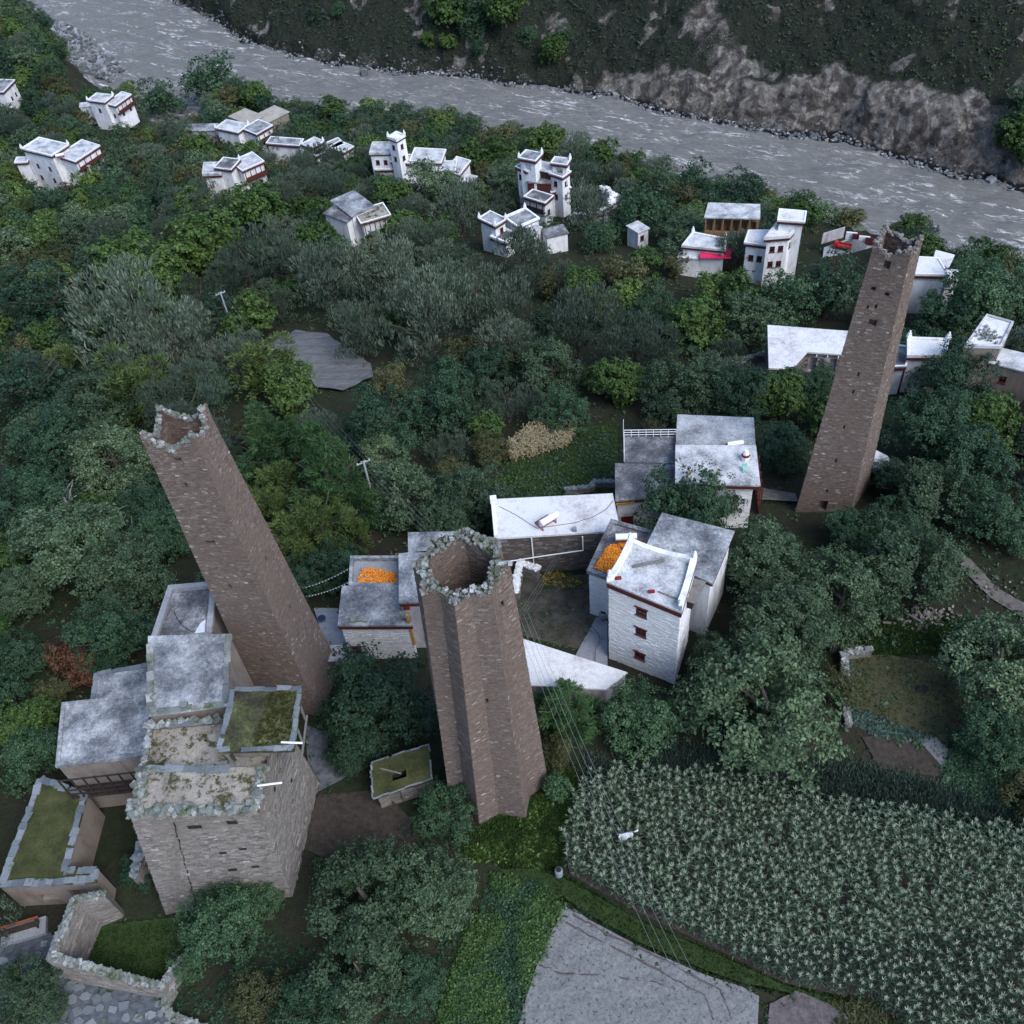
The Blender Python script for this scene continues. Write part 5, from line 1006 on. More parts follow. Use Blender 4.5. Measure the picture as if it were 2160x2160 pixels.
sheet('hill_meadow', [D_(*q) for q in ((960, 880), (1060, 810), (1165, 800), (1165, 930), (1000, 935))], 'grass_short', 'rough green plot behind the barn', .05, .8)
sheet('paved_lane', [CD(*q) for q in ((-300, 1430), (270, 1440), (330, 1480), (400, 1700), (600, 1740), (900, 1790), (870, 1870), (1000, 1960), (1000, 2100), (-300, 2100))], 'lane_stone', 'paved lane in the bottom left corner', .04, 1.0)
sheet('enclosure_floor', [(-32.6, 28.9), (-33.2, 25.6), (-26.8, 23.8), (-25.7, 25.7), (-27.0, 28.9)], 'grass_short', 'dark grass floor of the roofless enclosure', .06, 1.0, world=True)
pv = bpy.data.objects['paved_lane']; P = ccw([gp(*CD(*q))[:2] for q in ((-150, 1560), (285, 1465), (390, 1720), (600, 1770), (880, 1800), (850, 1870), (980, 1960), (980, 2080), (-150, 2080))]); A = np.array(P); r = np.random.default_rng(8)
for gx in np.arange(A[:, 0].min(), A[:, 0].max(), .8):
    for gy in np.arange(A[:, 1].min(), A[:, 1].max(), .8):
        cx, cy = gx + r.uniform(-.15, .15) + .45 * (round(gy / .8) % 2), gy + r.uniform(-.12, .12)
        if not inside(P, cx, cy) or r.uniform() < .10: continue
        n_ = r.integers(4, 7); a0 = r.uniform(0, 6); sx_, sy_ = r.uniform(.30, .52), r.uniform(.26, .42); poly = [(cx + math.cos(a0 + 2 * math.pi * (k + r.uniform(-.2, .2)) / n_) * sx_ * r.uniform(.8, 1.1), cy + math.sin(a0 + 2 * math.pi * k / n_) * sy_ * r.uniform(.8, 1.1)) for k in range(n_)]; MB().prism(poly, .0, .07 + r.uniform(0, .05), bottom=False).build('paving_stone', 'slate_stone', pv)
# drag marks across the grey field, as shallow ridges
m = MB()
for l in (((1068, 1740), (1120, 1770), (1240, 1830), (1330, 1880), (1350, 1932)), ((1080, 1725), (1150, 1765), (1260, 1815), (1360, 1870), (1385, 1932)), ((1015, 1820), (1060, 1838), (1150, 1842), (1240, 1855), (1280, 1870))):
    pts = [gp(*D_(*q)) for q in l]; pts = [lerp(pts[i], pts[i + 1], s) for i in range(len(pts) - 1) for s in np.linspace(0, 1, 9)[:-1]]; rr = np.random.default_rng(3); m.tube([p + [rr.normal(0, .03), rr.normal(0, .03), .03] for p in pts], .075, 5)
o = m.build('drag_ridge', 'plough_brown', bpy.data.objects['tilled_field'])
# gravel bar at the river bend
G_ = [at(*TL(*q), RIVER_Z + .4)[:2] for q in ((170, -10), (235, 60), (330, 115), (420, 150), (500, 195), (590, 290), (700, 385), (640, 465), (520, 420), (430, 400), (370, 330), (300, 180), (170, 60))]
sheet('gravel_bar', G_, 'gravel_bank', 'grey gravel and boulder bar at the river bend', .3, 1.6, RIVER_Z, .25, world=True)
S = Stones(); r = np.random.default_rng(13); A = np.array(G_); q = A.min(0) + r.uniform(0, 1, (2600, 2)) * (A.max(0) - A.min(0)); q = q[inside(G_, q[:, 0], q[:, 1])]; rocks(S, np.column_stack([q, np.full(len(q), RIVER_Z + .45)]), (.4, 1.3), 5); tag(S.build('bar_rocks', 'boulder', None, 0), 'boulders strewn over the gravel bar')
# ------------------------------------------------------------------ foliage
def leafmat(name, stops, trans=.12, rough=.6):
    t = NT(name, rough, .25); a = t.n('ShaderNodeNewGeometry').outputs['Random Per Island']; b = t.n('ShaderNodeObjectInfo').outputs['Random']
    f = t.math('ADD', t.math('MULTIPLY', a, .55), t.math('MULTIPLY', b, .45)); c = t.ramp(f, stops); t.col(c)
    # a little light passes through the leaves
    tr = t.n('ShaderNodeBsdfTranslucent'); t.l(c, tr.inputs['Color']); mx = t.n('ShaderNodeMixShader'); mx.inputs[0].default_value = trans
    out = t.t.nodes['Material Output']; t.l(t.b.outputs[0], mx.inputs[1]); t.l(tr.outputs[0], mx.inputs[2]); t.l(mx.outputs[0], out.inputs['Surface']); return t.m
leafmat('leaf_willow', [(0, (0.031, 0.050, 0.038)), (.42, (0.061, 0.091, 0.065)), (.72, (0.109, 0.146, 0.103)), (1, (0.224, 0.276, 0.196))])  # leaf ramps: mostly dark, the sparse bright end paints highlights into the colour
leafmat('leaf_broad', [(0, (.018, .042, .010)), (.42, (.036, .074, .016)), (.72, (.072, .122, .026)), (1, (.17, .23, .055))])
leafmat('leaf_dark', [(0, (0.011, 0.029, 0.017)), (.42, (0.022, 0.053, 0.027)), (.72, (0.042, 0.091, 0.040)), (1, (0.104, 0.174, 0.076))])
leafmat('leaf_walnut', [(0, (0.021, 0.041, 0.021)), (.42, (0.042, 0.074, 0.037)), (.72, (0.083, 0.130, 0.063)), (1, (0.189, 0.252, 0.129))])
leafmat('leaf_olive', [(0, (.026, .034, .012)), (.42, (.050, .058, .021)), (.72, (.092, .096, .036)), (1, (.18, .175, .075))])
leafmat('leaf_lime', [(0, (.030, .056, .016)), (.42, (.058, .092, .026)), (.72, (.108, .150, .044)), (1, (.22, .26, .08))])
leafmat('leaf_cypress', [(0, (.018, .045, .016)), (.5, (.032, .074, .024)), (1, (.055, .11, .036))])
leafmat('leaf_scrub', [(0, (.014, .024, .014)), (.5, (.024, .038, .022)), (1, (.046, .062, .036))])
leafmat('leaf_autumn', [(0, (.055, .026, .016)), (.5, (.12, .052, .026)), (1, (.20, .10, .035))])
leafmat('leaf_grass', [(0, (.014, .036, .009)), (.42, (.028, .062, .015)), (.72, (.056, .106, .028)), (1, (.12, .18, .055))])
leafmat('leaf_maize', [(0, (.010, .024, .014)), (.42, (.022, .046, .026)), (.72, (.048, .085, .048)), (1, (.14, .19, .115))]); leafmat('tassel', [(0, (.20, .24, .16)), (.5, (.36, .40, .28)), (1, (.54, .55, .43))])
leafmat('leaf_dry', [(0, (.12, .095, .05)), (.5, (.25, .205, .115)), (1, (.44, .37, .22))]); leafmat('flower_yellow', [(0, (.30, .16, .01)), (.5, (.50, .30, .02)), (1, (.6, .42, .04))])
leafmat('leaf_vine', [(0, (0.036, 0.063, 0.048)), (.5, (0.060, 0.097, 0.074)), (1, (0.095, 0.139, 0.105))])
def leaf_quads(r, cen, nrm, length, width, axis=None, curl=.0):
    """pointed leaf quads at cen, facing nrm, long axis near axis"""
    n = len(cen); nrm = nrm / (np.linalg.norm(nrm, axis=1, keepdims=True) + 1e-9)
    a = r.normal(size=(n, 3)) if axis is None else axis + r.normal(0, .35, (n, 3)); a -= (a * nrm).sum(1, keepdims=True) * nrm; a /= (np.linalg.norm(a, axis=1, keepdims=True) + 1e-9); b = np.cross(nrm, a)
    q = r.uniform(.55, 1.45, n); L = (length * q / 2)[:, None]; Wd = (width * q * r.uniform(.8, 1.2, n) / 2)[:, None]; o = nrm * L * curl
    return np.stack([cen - a * L - o, cen + b * Wd, cen + a * L - o, cen - b * Wd], 1).reshape(-1, 3)
def unit(r, n):
    v = r.normal(size=(n, 3)); return v / np.linalg.norm(v, axis=1, keepdims=True)
def crown(r, R, H, base, lobes, clumps, per, leaf, shape='round', up=.35, clump_r=.32, along=0.0, droop=0.0):
    """crown of lobes, clumps on the lobes, leaves in the clumps; R radius, H height of crown, base its underside"""
    lc, lr = [], []
    for k in range(lobes):
        t = (k + .5) / lobes; a = k * 2.4 + r.uniform(-.5, .5)
        if shape == 'cone': z = t; rad = R * (1 - t) * .62; l_r = R * (.5 * (1 - t) + .14)
        elif shape == 'tall': z = .12 + .78 * t; rad = R * .5 * math.sin(math.pi * (.2 + .7 * t)) * r.uniform(.4, 1.1); l_r = R * r.uniform(.34, .52)
        else: z = r.uniform(.06, .80); rad = R * .70 * math.sqrt(r.uniform(.02, 1)) * math.sqrt(max(.1, 1 - ((z - .3) / .75)**2)); l_r = R * r.uniform(.30, .48)
        lc.append((rad * math.cos(a), rad * math.sin(a), base + H * z)); lr.append(l_r)
    lc, lr = np.array(lc), np.array(lr); w = lr**2 / (lr**2).sum(); li = r.choice(lobes, clumps, p=w); d = unit(r, clumps); d[:, 2] = np.where(r.uniform(size=clumps) < .7, np.abs(d[:, 2]), d[:, 2])
    reach = r.uniform(.70, 1.04, clumps) + np.where(r.uniform(size=clumps) < .10, r.uniform(.05, .30, clumps), 0)
    cc = lc[li] + d * (lr[li] * reach)[:, None] * np.array([1, 1, .85]); sd = float(r.uniform(0, 90))
    keep = vnoise(cc[:, 0] + cc[:, 2] * .6 + sd, cc[:, 1] - cc[:, 2] * .5 + sd, R * .30, 5) > .21; cc, d = cc[keep], d[keep]; clumps = len(cc); k = np.repeat(np.arange(clumps), per)
    out = d[k] + np.array([0, 0, up]); off = unit(r, len(k)) * (r.uniform(0, 1, len(k))**.5 * clump_r)[:, None]; off[:, 2] *= .7
    cen = cc[k] + off + (d[k] * np.array([1, 1, .3]) + np.array([0, 0, -droop])) * (along * r.uniform(-.5, 1, len(k)))[:, None]
    nr = out + unit(r, len(k)) * .75; ax = None
    if along: ax = d[k] * (.45 if not droop else .8) + np.array([0, 0, 1.1 - 2.6 * droop]); nr = np.cross(ax, unit(r, len(k)))
    return leaf_quads(r, cen, nr, leaf[0], leaf[1], ax, .15)
def trunk_mesh(r, h, R, rad, limbs=5, top=.75):
    m = MB(); m.tube([(0, 0, -.5), (0, 0, h * .25), (r.uniform(-.2, .2), r.uniform(-.2, .2), h * .55), (r.uniform(-.3, .3), r.uniform(-.3, .3), h * top)], [rad * 1.2, rad, rad * .7, rad * .25], 7)
    for k in range(limbs):
        a = k * 2.4 + r.uniform(-.4, .4); z = h * r.uniform(.25, .5); m.tube([(0, 0, z), (math.cos(a) * R * .4, math.sin(a) * R * .4, z + h * .14), (math.cos(a) * R * .75, math.sin(a) * R * .75, z + h * r.uniform(.22, .36))], [rad * .5, rad * .32, rad * .1], 5, False)
    me = bpy.data.meshes.new('trunk'); me.from_pydata(m.v, [], m.f); me.materials.append(MATS['bark']); return me
# kind: R, crown H, base, lobes, clumps, leaves per clump, leaf size, shape, options, material, trunk radius
KINDS = {
 'willow_tree':   (3.7, 5.2, .7, 15, 800, 17, (.28, .062), 'round', dict(up=.5, along=.20, clump_r=.32), 'leaf_willow', .18),
 'broadleaf_tree': (3.6, 4.9, .6, 17, 860, 13, (.26, .17), 'round', dict(up=.5, clump_r=.36), 'leaf_broad', .2),
 'dark_tree':     (3.6, 5.1, .5, 17, 900, 18, (.19, .115), 'round', dict(up=.45, clump_r=.36), 'leaf_dark', .2),
 'walnut_tree':   (4.2, 5.8, .7, 19, 1150, 19, (.22, .125), 'round', dict(up=.4, clump_r=.40), 'leaf_walnut', .26),
 'olive_tree':    (3.3, 4.6, .5, 14, 700, 12, (.22, .12), 'round', dict(up=.35, clump_r=.36), 'leaf_olive', .16),
 'cypress_tree':  (2.5, 6.2, .5, 12, 640, 13, (.34, .08), 'cone', dict(up=.2, along=.22, droop=.5, clump_r=.26), 'leaf_cypress', .2),
 'feathery_tree': (3.5, 5.2, .6, 15, 720, 15, (.32, .085), 'round', dict(up=.4, along=.22, droop=.40, clump_r=.34), 'leaf_lime', .18),
 'autumn_shrub':  (1.7, 2.4, .2, 7, 260, 11, (.18, .11), 'round', dict(up=.3, clump_r=.24), 'leaf_autumn', .08),
 'tall_bush':     (1.9, 3.2, .1, 8, 330, 12, (.22, .12), 'tall', dict(up=.4, clump_r=.26), 'leaf_dark', .08),
}
PROTO = {}
for kn, (R, H, base, lob, cl, per, leaf, shape, opt, mat, tr) in KINDS.items():
    PROTO[kn] = []
    for v in range(3 if kn in ('dark_tree', 'walnut_tree') else 2):
        r = np.random.default_rng(sum(map(ord, kn)) * 7 + v); vv = crown(r, R, H, base, lob, cl, per, leaf, shape, **opt)
        me = mesh_np('crown', vv, np.arange(len(vv)).reshape(-1, 4)); me.materials.append(MATS[mat]); PROTO[kn].append((me, trunk_mesh(r, H + base, R, tr), R, H + base))
    # a far version of each: fewer, larger leaves
    PROTO[kn + '_far'] = []
    for v in range(3):
        r = np.random.default_rng(sum(map(ord, kn)) * 11 + v); vv = crown(r, R, H, base, lob, int(cl * .70), 9, (leaf[0] * 1.2, leaf[1] * 1.5), shape, **opt)
        me = mesh_np('crown', vv, np.arange(len(vv)).reshape(-1, 4)); me.materials.append(MATS[mat]); PROTO[kn + '_far'].append((me, trunk_mesh(r, H + base, R, tr), R, H + base))
WORDS = {'willow_tree': ('grey-green feathery willow', 'tree'), 'broadleaf_tree': ('yellow-green leafy tree', 'tree'), 'dark_tree': ('dense dark green tree', 'tree'), 'walnut_tree': ('large-leaved mid-green walnut', 'tree'), 'olive_tree': ('olive brown thin-leaved tree', 'tree'),
         'cypress_tree': ('dark drooping conical evergreen', 'tree'), 'feathery_tree': ('pale lime feathery tree', 'tree'), 'autumn_shrub': ('rusty red autumn shrub', 'shrub'), 'tall_bush': ('upright dark bush', 'bush')}
# places a tree can be named after
MARKS = [(o['label'], np.array(o.location)) for o in COL.objects if o.get('category') in ('house', 'barn', 'tower', 'shed', 'yard') and o.parent is None]
SHORT = {'square_tower': 'the leaning square tower', 'slender_tower': 'the tall slender tower', 'star_tower': 'the star-plan tower', 'old_stone_house': 'the old stone house', 'flat_roofed_house': 'the sandy flat roof', 'walled_terrace_house': 'the kerbed grey roof', 'small_flat_house': 'the smallest concrete roof', 'gallery_house': 'the blue grey gallery roof',
         'turf_roofed_annex': 'the turf-roofed annex', 'turf_roofed_hut': 'the turf-roofed hut', 'three_window_house': 'the three-window white house', 'white_roofed_barn': 'the long white barn', 'grey_farmhouse': 'the grey-roofed farmhouse', 'maize_terrace_house': 'the maize terrace house', 'white_shed': 'the stained white shed', 'white_balcony_house': 'the far left white house',
         'small_white_house': 'the small house by the bend', 'edge_white_house': 'the house cut by the left edge', 'tan_roofed_house': 'the beige roofs', 'white_red_wing_house': 'the red-banded wing', 'grey_turret_house': 'the long grey-roofed house', 'red_railed_house': 'the stacked red balconies', 'white_tower_house': 'the turreted white house', 'white_block_shed': 'the white outbuilding',
         'twin_turret_house': 'the twin-turret house', 'timber_front_house': 'the timber-front house', 'horned_grey_house': 'the stepped grey house', 'veranda_house': 'the dark veranda house', 'green_topped_hut': 'the weedy white hut', 'orange_balcony_house': 'the orange gallery house', 'awning_house': 'the pink awning house', 'white_terrace_house': 'the roof pavilion house', 'truck_yard': 'the truck yard',
         'white_gable_house': 'the white house by the slender tower top', 'angled_white_barn': 'the L-shaped white barn', 'half_hidden_house': 'the half-hidden horned house', 'right_edge_house': 'the brown-walled house', 'tin_shed': 'the tin shed'}
MK = [(SHORT[o.name], np.array(o.location)[:2]) for o in COL.objects if o.name in SHORT]
for nm_, q in (('the grey tilled field', D_(1200, 1850)), ('the maize field', D_(1480, 1680)), ('the walled grass plot', D_(1700, 1320)), ('the footpath', D_(1860, 1100)), ('the grey clearing', D_(610, 690)), ('the dry maize patch', D_(1030, 840)), ('the paved lane', D_(100, 1850)), ('the roofless enclosure', D_(230, 1760))): MK.append((nm_, gp(*q)[:2]))
LABELS = {}
def where(p):
    d = [(np.hypot(*(q - p[:2])), nm, q) for nm, q in MK]; d.sort(key=lambda k: k[0]); best, nm, q = d[0]
    if p[1] > y_near(p[0]): return 'on the far bank across the river'
    if (y_near(p[0]) - p[1]) < 34 and best > 9: return 'on the wooded edge above the river, beyond ' + nm
    rel = 'hugging' if best < 5.5 else None; dx, dy = p[0] - q[0], p[1] - q[1]
    if rel is None: rel = ('behind' if dy > abs(dx) else 'in front of' if -dy > abs(dx) else 'to the left of' if dx < 0 else 'to the right of')
    return f'{rel} {nm}, towards {d[1][1]}' if best > 7 else f'{rel} {nm}'
def place_tree(kn, p, s, rz, sz=1.0, label=None, group=None, near=False):
    far = p[1] > (100 if near else 62); key = kn + '_far' if far else kn; me, tm, R, H = PROTO[key][rng.integers(len(PROTO[key]))]; w, cat = WORDS[kn]
    lab = label or f'{w} {where(p)}'; size = 'tall ' if s > 1.18 else 'small ' if s < .72 else ''
    if not label and lab in LABELS and size: lab = size + lab
    lab = ' '.join(lab.split()[:16]); root = thing(kn, (float(p[0]), float(p[1]), float(p[2]) - .1), lab, cat, None, rz); root.scale = (s, s, s * sz); LABELS.setdefault(lab, []).append(root)
    link('trunk', tm, None, root); link('crown', me, None, root); return root
TREES = []   # x, y, radius
def hero(kn, px, py, rpx, sz=1.0, label=None):
    """a tree whose crown centre and radius were read in the photograph (1932 wide)"""
    q = D_(px, py); R, H = KINDS[kn][0], KINDS[kn][1] + KINDS[kn][2]; s = 1.0
    for _ in range(8):
        p = gp(*q, dz=H * s * sz * .55); dist = np.linalg.norm(p - CAM); s = rpx * 1.118 * dist / FPX / R * 1.03
    p = np.array([p[0], p[1], float(g(p[0], p[1]))]); TREES.append((p[0], p[1], R * s)); return place_tree(kn, p, s, rng.uniform(0, 6.28), sz, label, None, True)
HERO = [('walnut_tree', 1445, 1325, 150, 1.1, 'largest walnut tree, its crown overhanging the near side of the white house'), ('walnut_tree', 1370, 1255, 78), ('walnut_tree', 1440, 1060, 92, 1.0, 'yellowish green walnut crown against the grey roof behind the white house'), ('walnut_tree', 1480, 1180, 105), ('walnut_tree', 1590, 1120, 88), ('walnut_tree', 1725, 1060, 98), ('walnut_tree', 1890, 1250, 105), ('dark_tree', 1880, 1380, 70),
 ('dark_tree', 1292, 948, 96, 1.25, 'rounded dark tree filling the corner of the grey farmhouse'), ('dark_tree', 702, 1312, 112, 1.05, 'rounded dark tree between the leaning tower and the star-plan tower'), ('dark_tree', 665, 1395, 62), ('dark_tree', 842, 1520, 62, 1.0, 'dark shaded bush tree at the left foot of the star-plan tower'), ('cypress_tree', 1065, 1330, 70, .8), ('dark_tree', 1215, 1345, 85, .8), ('olive_tree', 1045, 1420, 40, 1.2), ('tall_bush', 1050, 1480, 32),
 ('cypress_tree', 505, 835, 74, 1.0), ('cypress_tree', 615, 885, 84, 1.1), ('cypress_tree', 560, 850, 66), ('feathery_tree', 520, 930, 66), ('feathery_tree', 605, 985, 82), ('feathery_tree', 545, 1010, 60), ('dark_tree', 640, 1060, 60), ('dark_tree', 560, 1090, 55),
 ('walnut_tree', 900, 930, 80), ('walnut_tree', 845, 985, 62), ('walnut_tree', 725, 855, 48), ('olive_tree', 855, 890, 40), ('olive_tree', 925, 845, 42), ('olive_tree', 1235, 808, 30),
 ('willow_tree', 235, 595, 112), ('willow_tree', 320, 640, 84), ('dark_tree', 90, 560, 80), ('broadleaf_tree', 290, 530, 60), ('feathery_tree', 250, 720, 82), ('willow_tree', 350, 770, 90), ('feathery_tree', 505, 690, 72), ('broadleaf_tree', 545, 730, 66), ('olive_tree', 340, 700, 40), ('walnut_tree', 170, 760, 80), ('dark_tree', 60, 720, 78), ('dark_tree', 90, 830, 78), ('walnut_tree', 210, 860, 74),
 ('willow_tree', 680, 620, 68), ('willow_tree', 800, 590, 98), ('willow_tree', 900, 560, 90), ('willow_tree', 960, 640, 70), ('willow_tree', 1090, 610, 92), ('willow_tree', 1200, 640, 84), ('willow_tree', 620, 520, 80), ('willow_tree', 730, 510, 80), ('willow_tree', 540, 490, 66), ('willow_tree', 460, 490, 70), ('broadleaf_tree', 400, 445, 66), ('broadleaf_tree', 480, 390, 60), ('broadleaf_tree', 340, 470, 64), ('broadleaf_tree', 1095, 540, 44), ('broadleaf_tree', 1320, 610, 62), ('broadleaf_tree', 240, 500, 66), ('broadleaf_tree', 465, 600, 56),
 ('dark_tree', 720, 790, 84), ('dark_tree', 830, 740, 80), ('dark_tree', 920, 690, 55), ('olive_tree', 740, 715, 44), ('olive_tree', 870, 670, 46), ('olive_tree', 960, 660, 50), ('walnut_tree', 1040, 690, 66), ('dark_tree', 1060, 775, 58), ('broadleaf_tree', 1160, 715, 62), ('walnut_tree', 1290, 730, 78), ('dark_tree', 1390, 740, 64), ('broadleaf_tree', 1460, 740, 58), ('dark_tree', 1535, 715, 46), ('dark_tree', 1475, 840, 56),
 ('dark_tree', 1808, 712, 80, 1.0, 'big dark tree with a broad crown to the right of the tall slender tower'), ('dark_tree', 1760, 805, 80), ('dark_tree', 1840, 860, 74), ('walnut_tree', 1770, 925, 78), ('dark_tree', 1690, 990, 66), ('dark_tree', 1600, 1000, 52), ('dark_tree', 1880, 960, 70), ('dark_tree', 1680, 900, 44), ('dark_tree', 1850, 560, 80), ('dark_tree', 1790, 590, 60), ('dark_tree', 1565, 540, 70), ('dark_tree', 1480, 560, 64), ('walnut_tree', 1420, 600, 62),
 ('walnut_tree', 690, 1690, 112, 1.0, 'bushy pale green tree below the star-plan tower, the larger of the bottom pair'), ('walnut_tree', 810, 1685, 92, 1.0, 'olive green tree next to the green slope above the grey field'), ('dark_tree', 420, 1740, 76, 1.0, 'bright dark-green bush tree pressed against the old stone house front'), ('dark_tree', 480, 1690, 46), ('walnut_tree', 680, 1830, 92, 1.0, 'blue-green shaded tree at the bottom edge of the photo'), ('olive_tree', 490, 1890, 62), ('dark_tree', 590, 1900, 70), ('dark_tree', 780, 1850, 55), ('walnut_tree', 40, 1880, 62), ('dark_tree', 350, 1810, 36), ('dark_tree', 255, 1640, 34),
 ('walnut_tree', 130, 1030, 110, .9), ('walnut_tree', 230, 1090, 80), ('dark_tree', 200, 1190, 75), ('dark_tree', 60, 950, 80), ('dark_tree', 280, 960, 60), ('dark_tree', 300, 1010, 60), ('broadleaf_tree', 45, 1360, 62), ('dark_tree', 60, 1420, 60), ('autumn_shrub', 130, 1240, 44), ('autumn_shrub', 165, 1265, 34), ('olive_tree', 95, 1300, 34), ('dark_tree', 205, 1270, 34), ('walnut_tree', 30, 1120, 62), ('tall_bush', 300, 1210, 30),
 ('broadleaf_tree', 765, 430, 44), ('dark_tree', 1215, 395, 56), ('willow_tree', 870, 390, 60), ('willow_tree', 1110, 390, 52), ('dark_tree', 390, 150, 60), ('dark_tree', 300, 180, 44), ('broadleaf_tree', 1030, 270, 42), ('willow_tree', 1395, 470, 50), ('willow_tree', 1465, 460, 44), ('willow_tree', 995, 480, 62), ('broadleaf_tree', 690, 420, 30)]
for hq in HERO: hero(*hq)
# keep the houses in view: nothing grown in front of these photo rectangles
KEEP = [(*TL(95, 760), *TL(585, 1080), 150), (*TL(450, 515), *TL(740, 640), 150), (*TL(1030, 600), *TL(1930, 830), 150), (*TL(1900, 800), *TL(2120, 950), 150), (*TL(1150, 860), *TL(1490, 1090), 150), (*TM(160, 720), *TM(770, 1060), 150), (*TM(985, 840), *TM(1300, 1180), 140), (*TM(795, 1180), *TM(1290, 1370), 130), (*TM(-40, 1095), *TM(270, 1330), 130), (*TM(1380, 1070), *TM(1750, 1330), 125), (*TR(-30, 1140), *TR(440, 1500), 110), (*TR(440, 1180), *TR(700, 1480), 110), (*TR(760, 1290), *TR(1110, 1530), 125), (*TR(1060, 1280), *TR(1560, 1520), 60),
        (*MR(1290, 0), *MR(1560, 310), 90), (*MR(465, 390), *MR(1000, 680), 84), (*MR(1180, 440), *MR(1500, 720), 80), (*MR(1590, 330), *MR(1960, 700), 78), (*MR(1040, 1100), *MR(1190, 1270), 55), (*D_(505, 640), *D_(705, 745), 96), (*D_(925, 780), *D_(1445, 1290), 70), (*D_(630, 1040), *D_(980, 1290), 60), (*D_(105, 1100), *D_(470, 1460), 55), (*D_(1500, 440), *D_(1740, 1010), 70), (*D_(265, 760), *D_(640, 1340), 52), (*D_(1800, 1040), *D_(1935, 1170), 60), (*D_(410, 560), *D_(450, 625), 80), (*D_(690, 870), *D_(780, 990), 60), (*TL(250, 0), *TL(700, 140), 330), (*TL(400, 140), *TL(700, 440), 330)]
NOGO = [np.array([gp(*q)[:2] for q in P_]) for P_ in (FIELD, CORN, [D_(*q) for q in ((500, 640), (620, 625), (720, 690), (715, 725), (650, 755), (560, 720))], [D_(*q) for q in ((900, 870), (1060, 800), (1445, 770), (1500, 950), (1370, 1010), (1340, 1300), (1000, 1300), (900, 1000))], [D_(*q) for q in ((580, 1050), (980, 1050), (1000, 1560), (880, 1640), (560, 1660))],
        [D_(*q) for q in ((0, 1400), (100, 1300), (290, 1100), (660, 1100), (660, 1660), (400, 1960), (0, 1960))], [D_(*q) for q in ((1570, 1210), (1860, 1240), (1900, 1500), (1600, 1500))], [D_(*q) for q in ((1790, 1030), (1960, 1120), (1960, 1200), (1790, 1090))], [D_(*q) for q in ((870, 1500), (1700, 1480), (1960, 1560), (1960, 2010), (600, 2010), (860, 1640))], [D_(*q) for q in ((1440, 600), (1640, 600), (1640, 700), (1440, 720))])]
FOOT = [(np.array(o.location)[:2], 6.5 if o.location.y < 75 else 5.2) for o in COL.objects if o.parent is None and o.get('category') in ('house', 'barn', 'tower', 'yard', 'shed')]
TREELINE = np.array([(-200, -100), (0, -50), (110, 60), (190, 150), (240, 165), (290, 190), (330, 170), (370, 185), (400, 150), (440, 130), (480, 150), (560, 185), (640, 212), (720, 210), (900, 225), (1060, 262), (1200, 288), (1320, 312), (1440, 348), (1540, 358), (1650, 398), (1700, 388), (1780, 432), (1960, 465), (2070, 512), (2160, 530), (2400, 580)], float)
def allowed(x, y, z, R, H):
    u, v, w = proj((x, y, z + H))
    if v < np.interp(u, TREELINE[:, 0], TREELINE[:, 1]) - 6: return False
    if any(inside(P_, x, y) for P_ in NOGO): return False
    if any(np.hypot(*(q - [x, y])) < d + R * .35 for q, d in FOOT): return False
    for hz in (.35, .75, 1.0):
        u, v, w = proj((x, y, z + H * hz)); rr = R * .8 * FPX / w
        for x0, y0, x1, y1, dmin in KEEP:
            if y < dmin * 1.12 and x0 - rr < u < x1 + rr and y0 - rr * .5 < v < y1 + rr * .6: return False
    return True
NH = len(TREES); r = np.random.default_rng(21); tries = 0; filled = 0
def fill_kind(x, y):
    n = vnoise(x, y, 26, 51); k = r.uniform(); far_edge = (y_near(x) - y) < 45
    if far_edge: return ('dark_tree' if k < .36 else 'walnut_tree' if k < .58 else 'broadleaf_tree' if k < .8 else 'willow_tree' if k < .93 else 'olive_tree')
    if y > 72 and -60 < x < 45 and n > .42: return 'willow_tree' if k < .62 else 'broadleaf_tree' if k < .8 else 'dark_tree' if k < .92 else 'olive_tree'
    return 'dark_tree' if k < .34 else 'broadleaf_tree' if k < .54 else 'willow_tree' if k < .66 else 'olive_tree' if k < .76 else 'walnut_tree' if k < .95 else 'feathery_tree'
while tries < 60000:
    tries += 1; y = r.uniform(24, 420); x = r.uniform(-230, 135)
    if y > y_near(x) - (9 if x < -70 else 4): continue
    z = float(zground(x, y)); u, v, w = proj((x, y, z + 3))
    if not (-160 < u < 2320 and -120 < v < 2250): continue
    kn = fill_kind(x, y); s = r.uniform(.72, 1.12) * (1.0 + .18 * sstep(90, 170, y)); R = KINDS[kn][0] * s; H = (KINDS[kn][1] + KINDS[kn][2]) * s; sp = .60 if y > 80 else .68
    if any((x - a)**2 + (y - b)**2 < ((R + c) * (sp if i_ >= NH else .82))**2 for i_, (a, b, c) in enumerate(TREES)): continue
    if not allowed(x, y, z, R, H): continue
    TREES.append((x, y, R)); place_tree(kn, (x, y, z), s, r.uniform(0, 6.28), r.uniform(.88, 1.15)); filled += 1
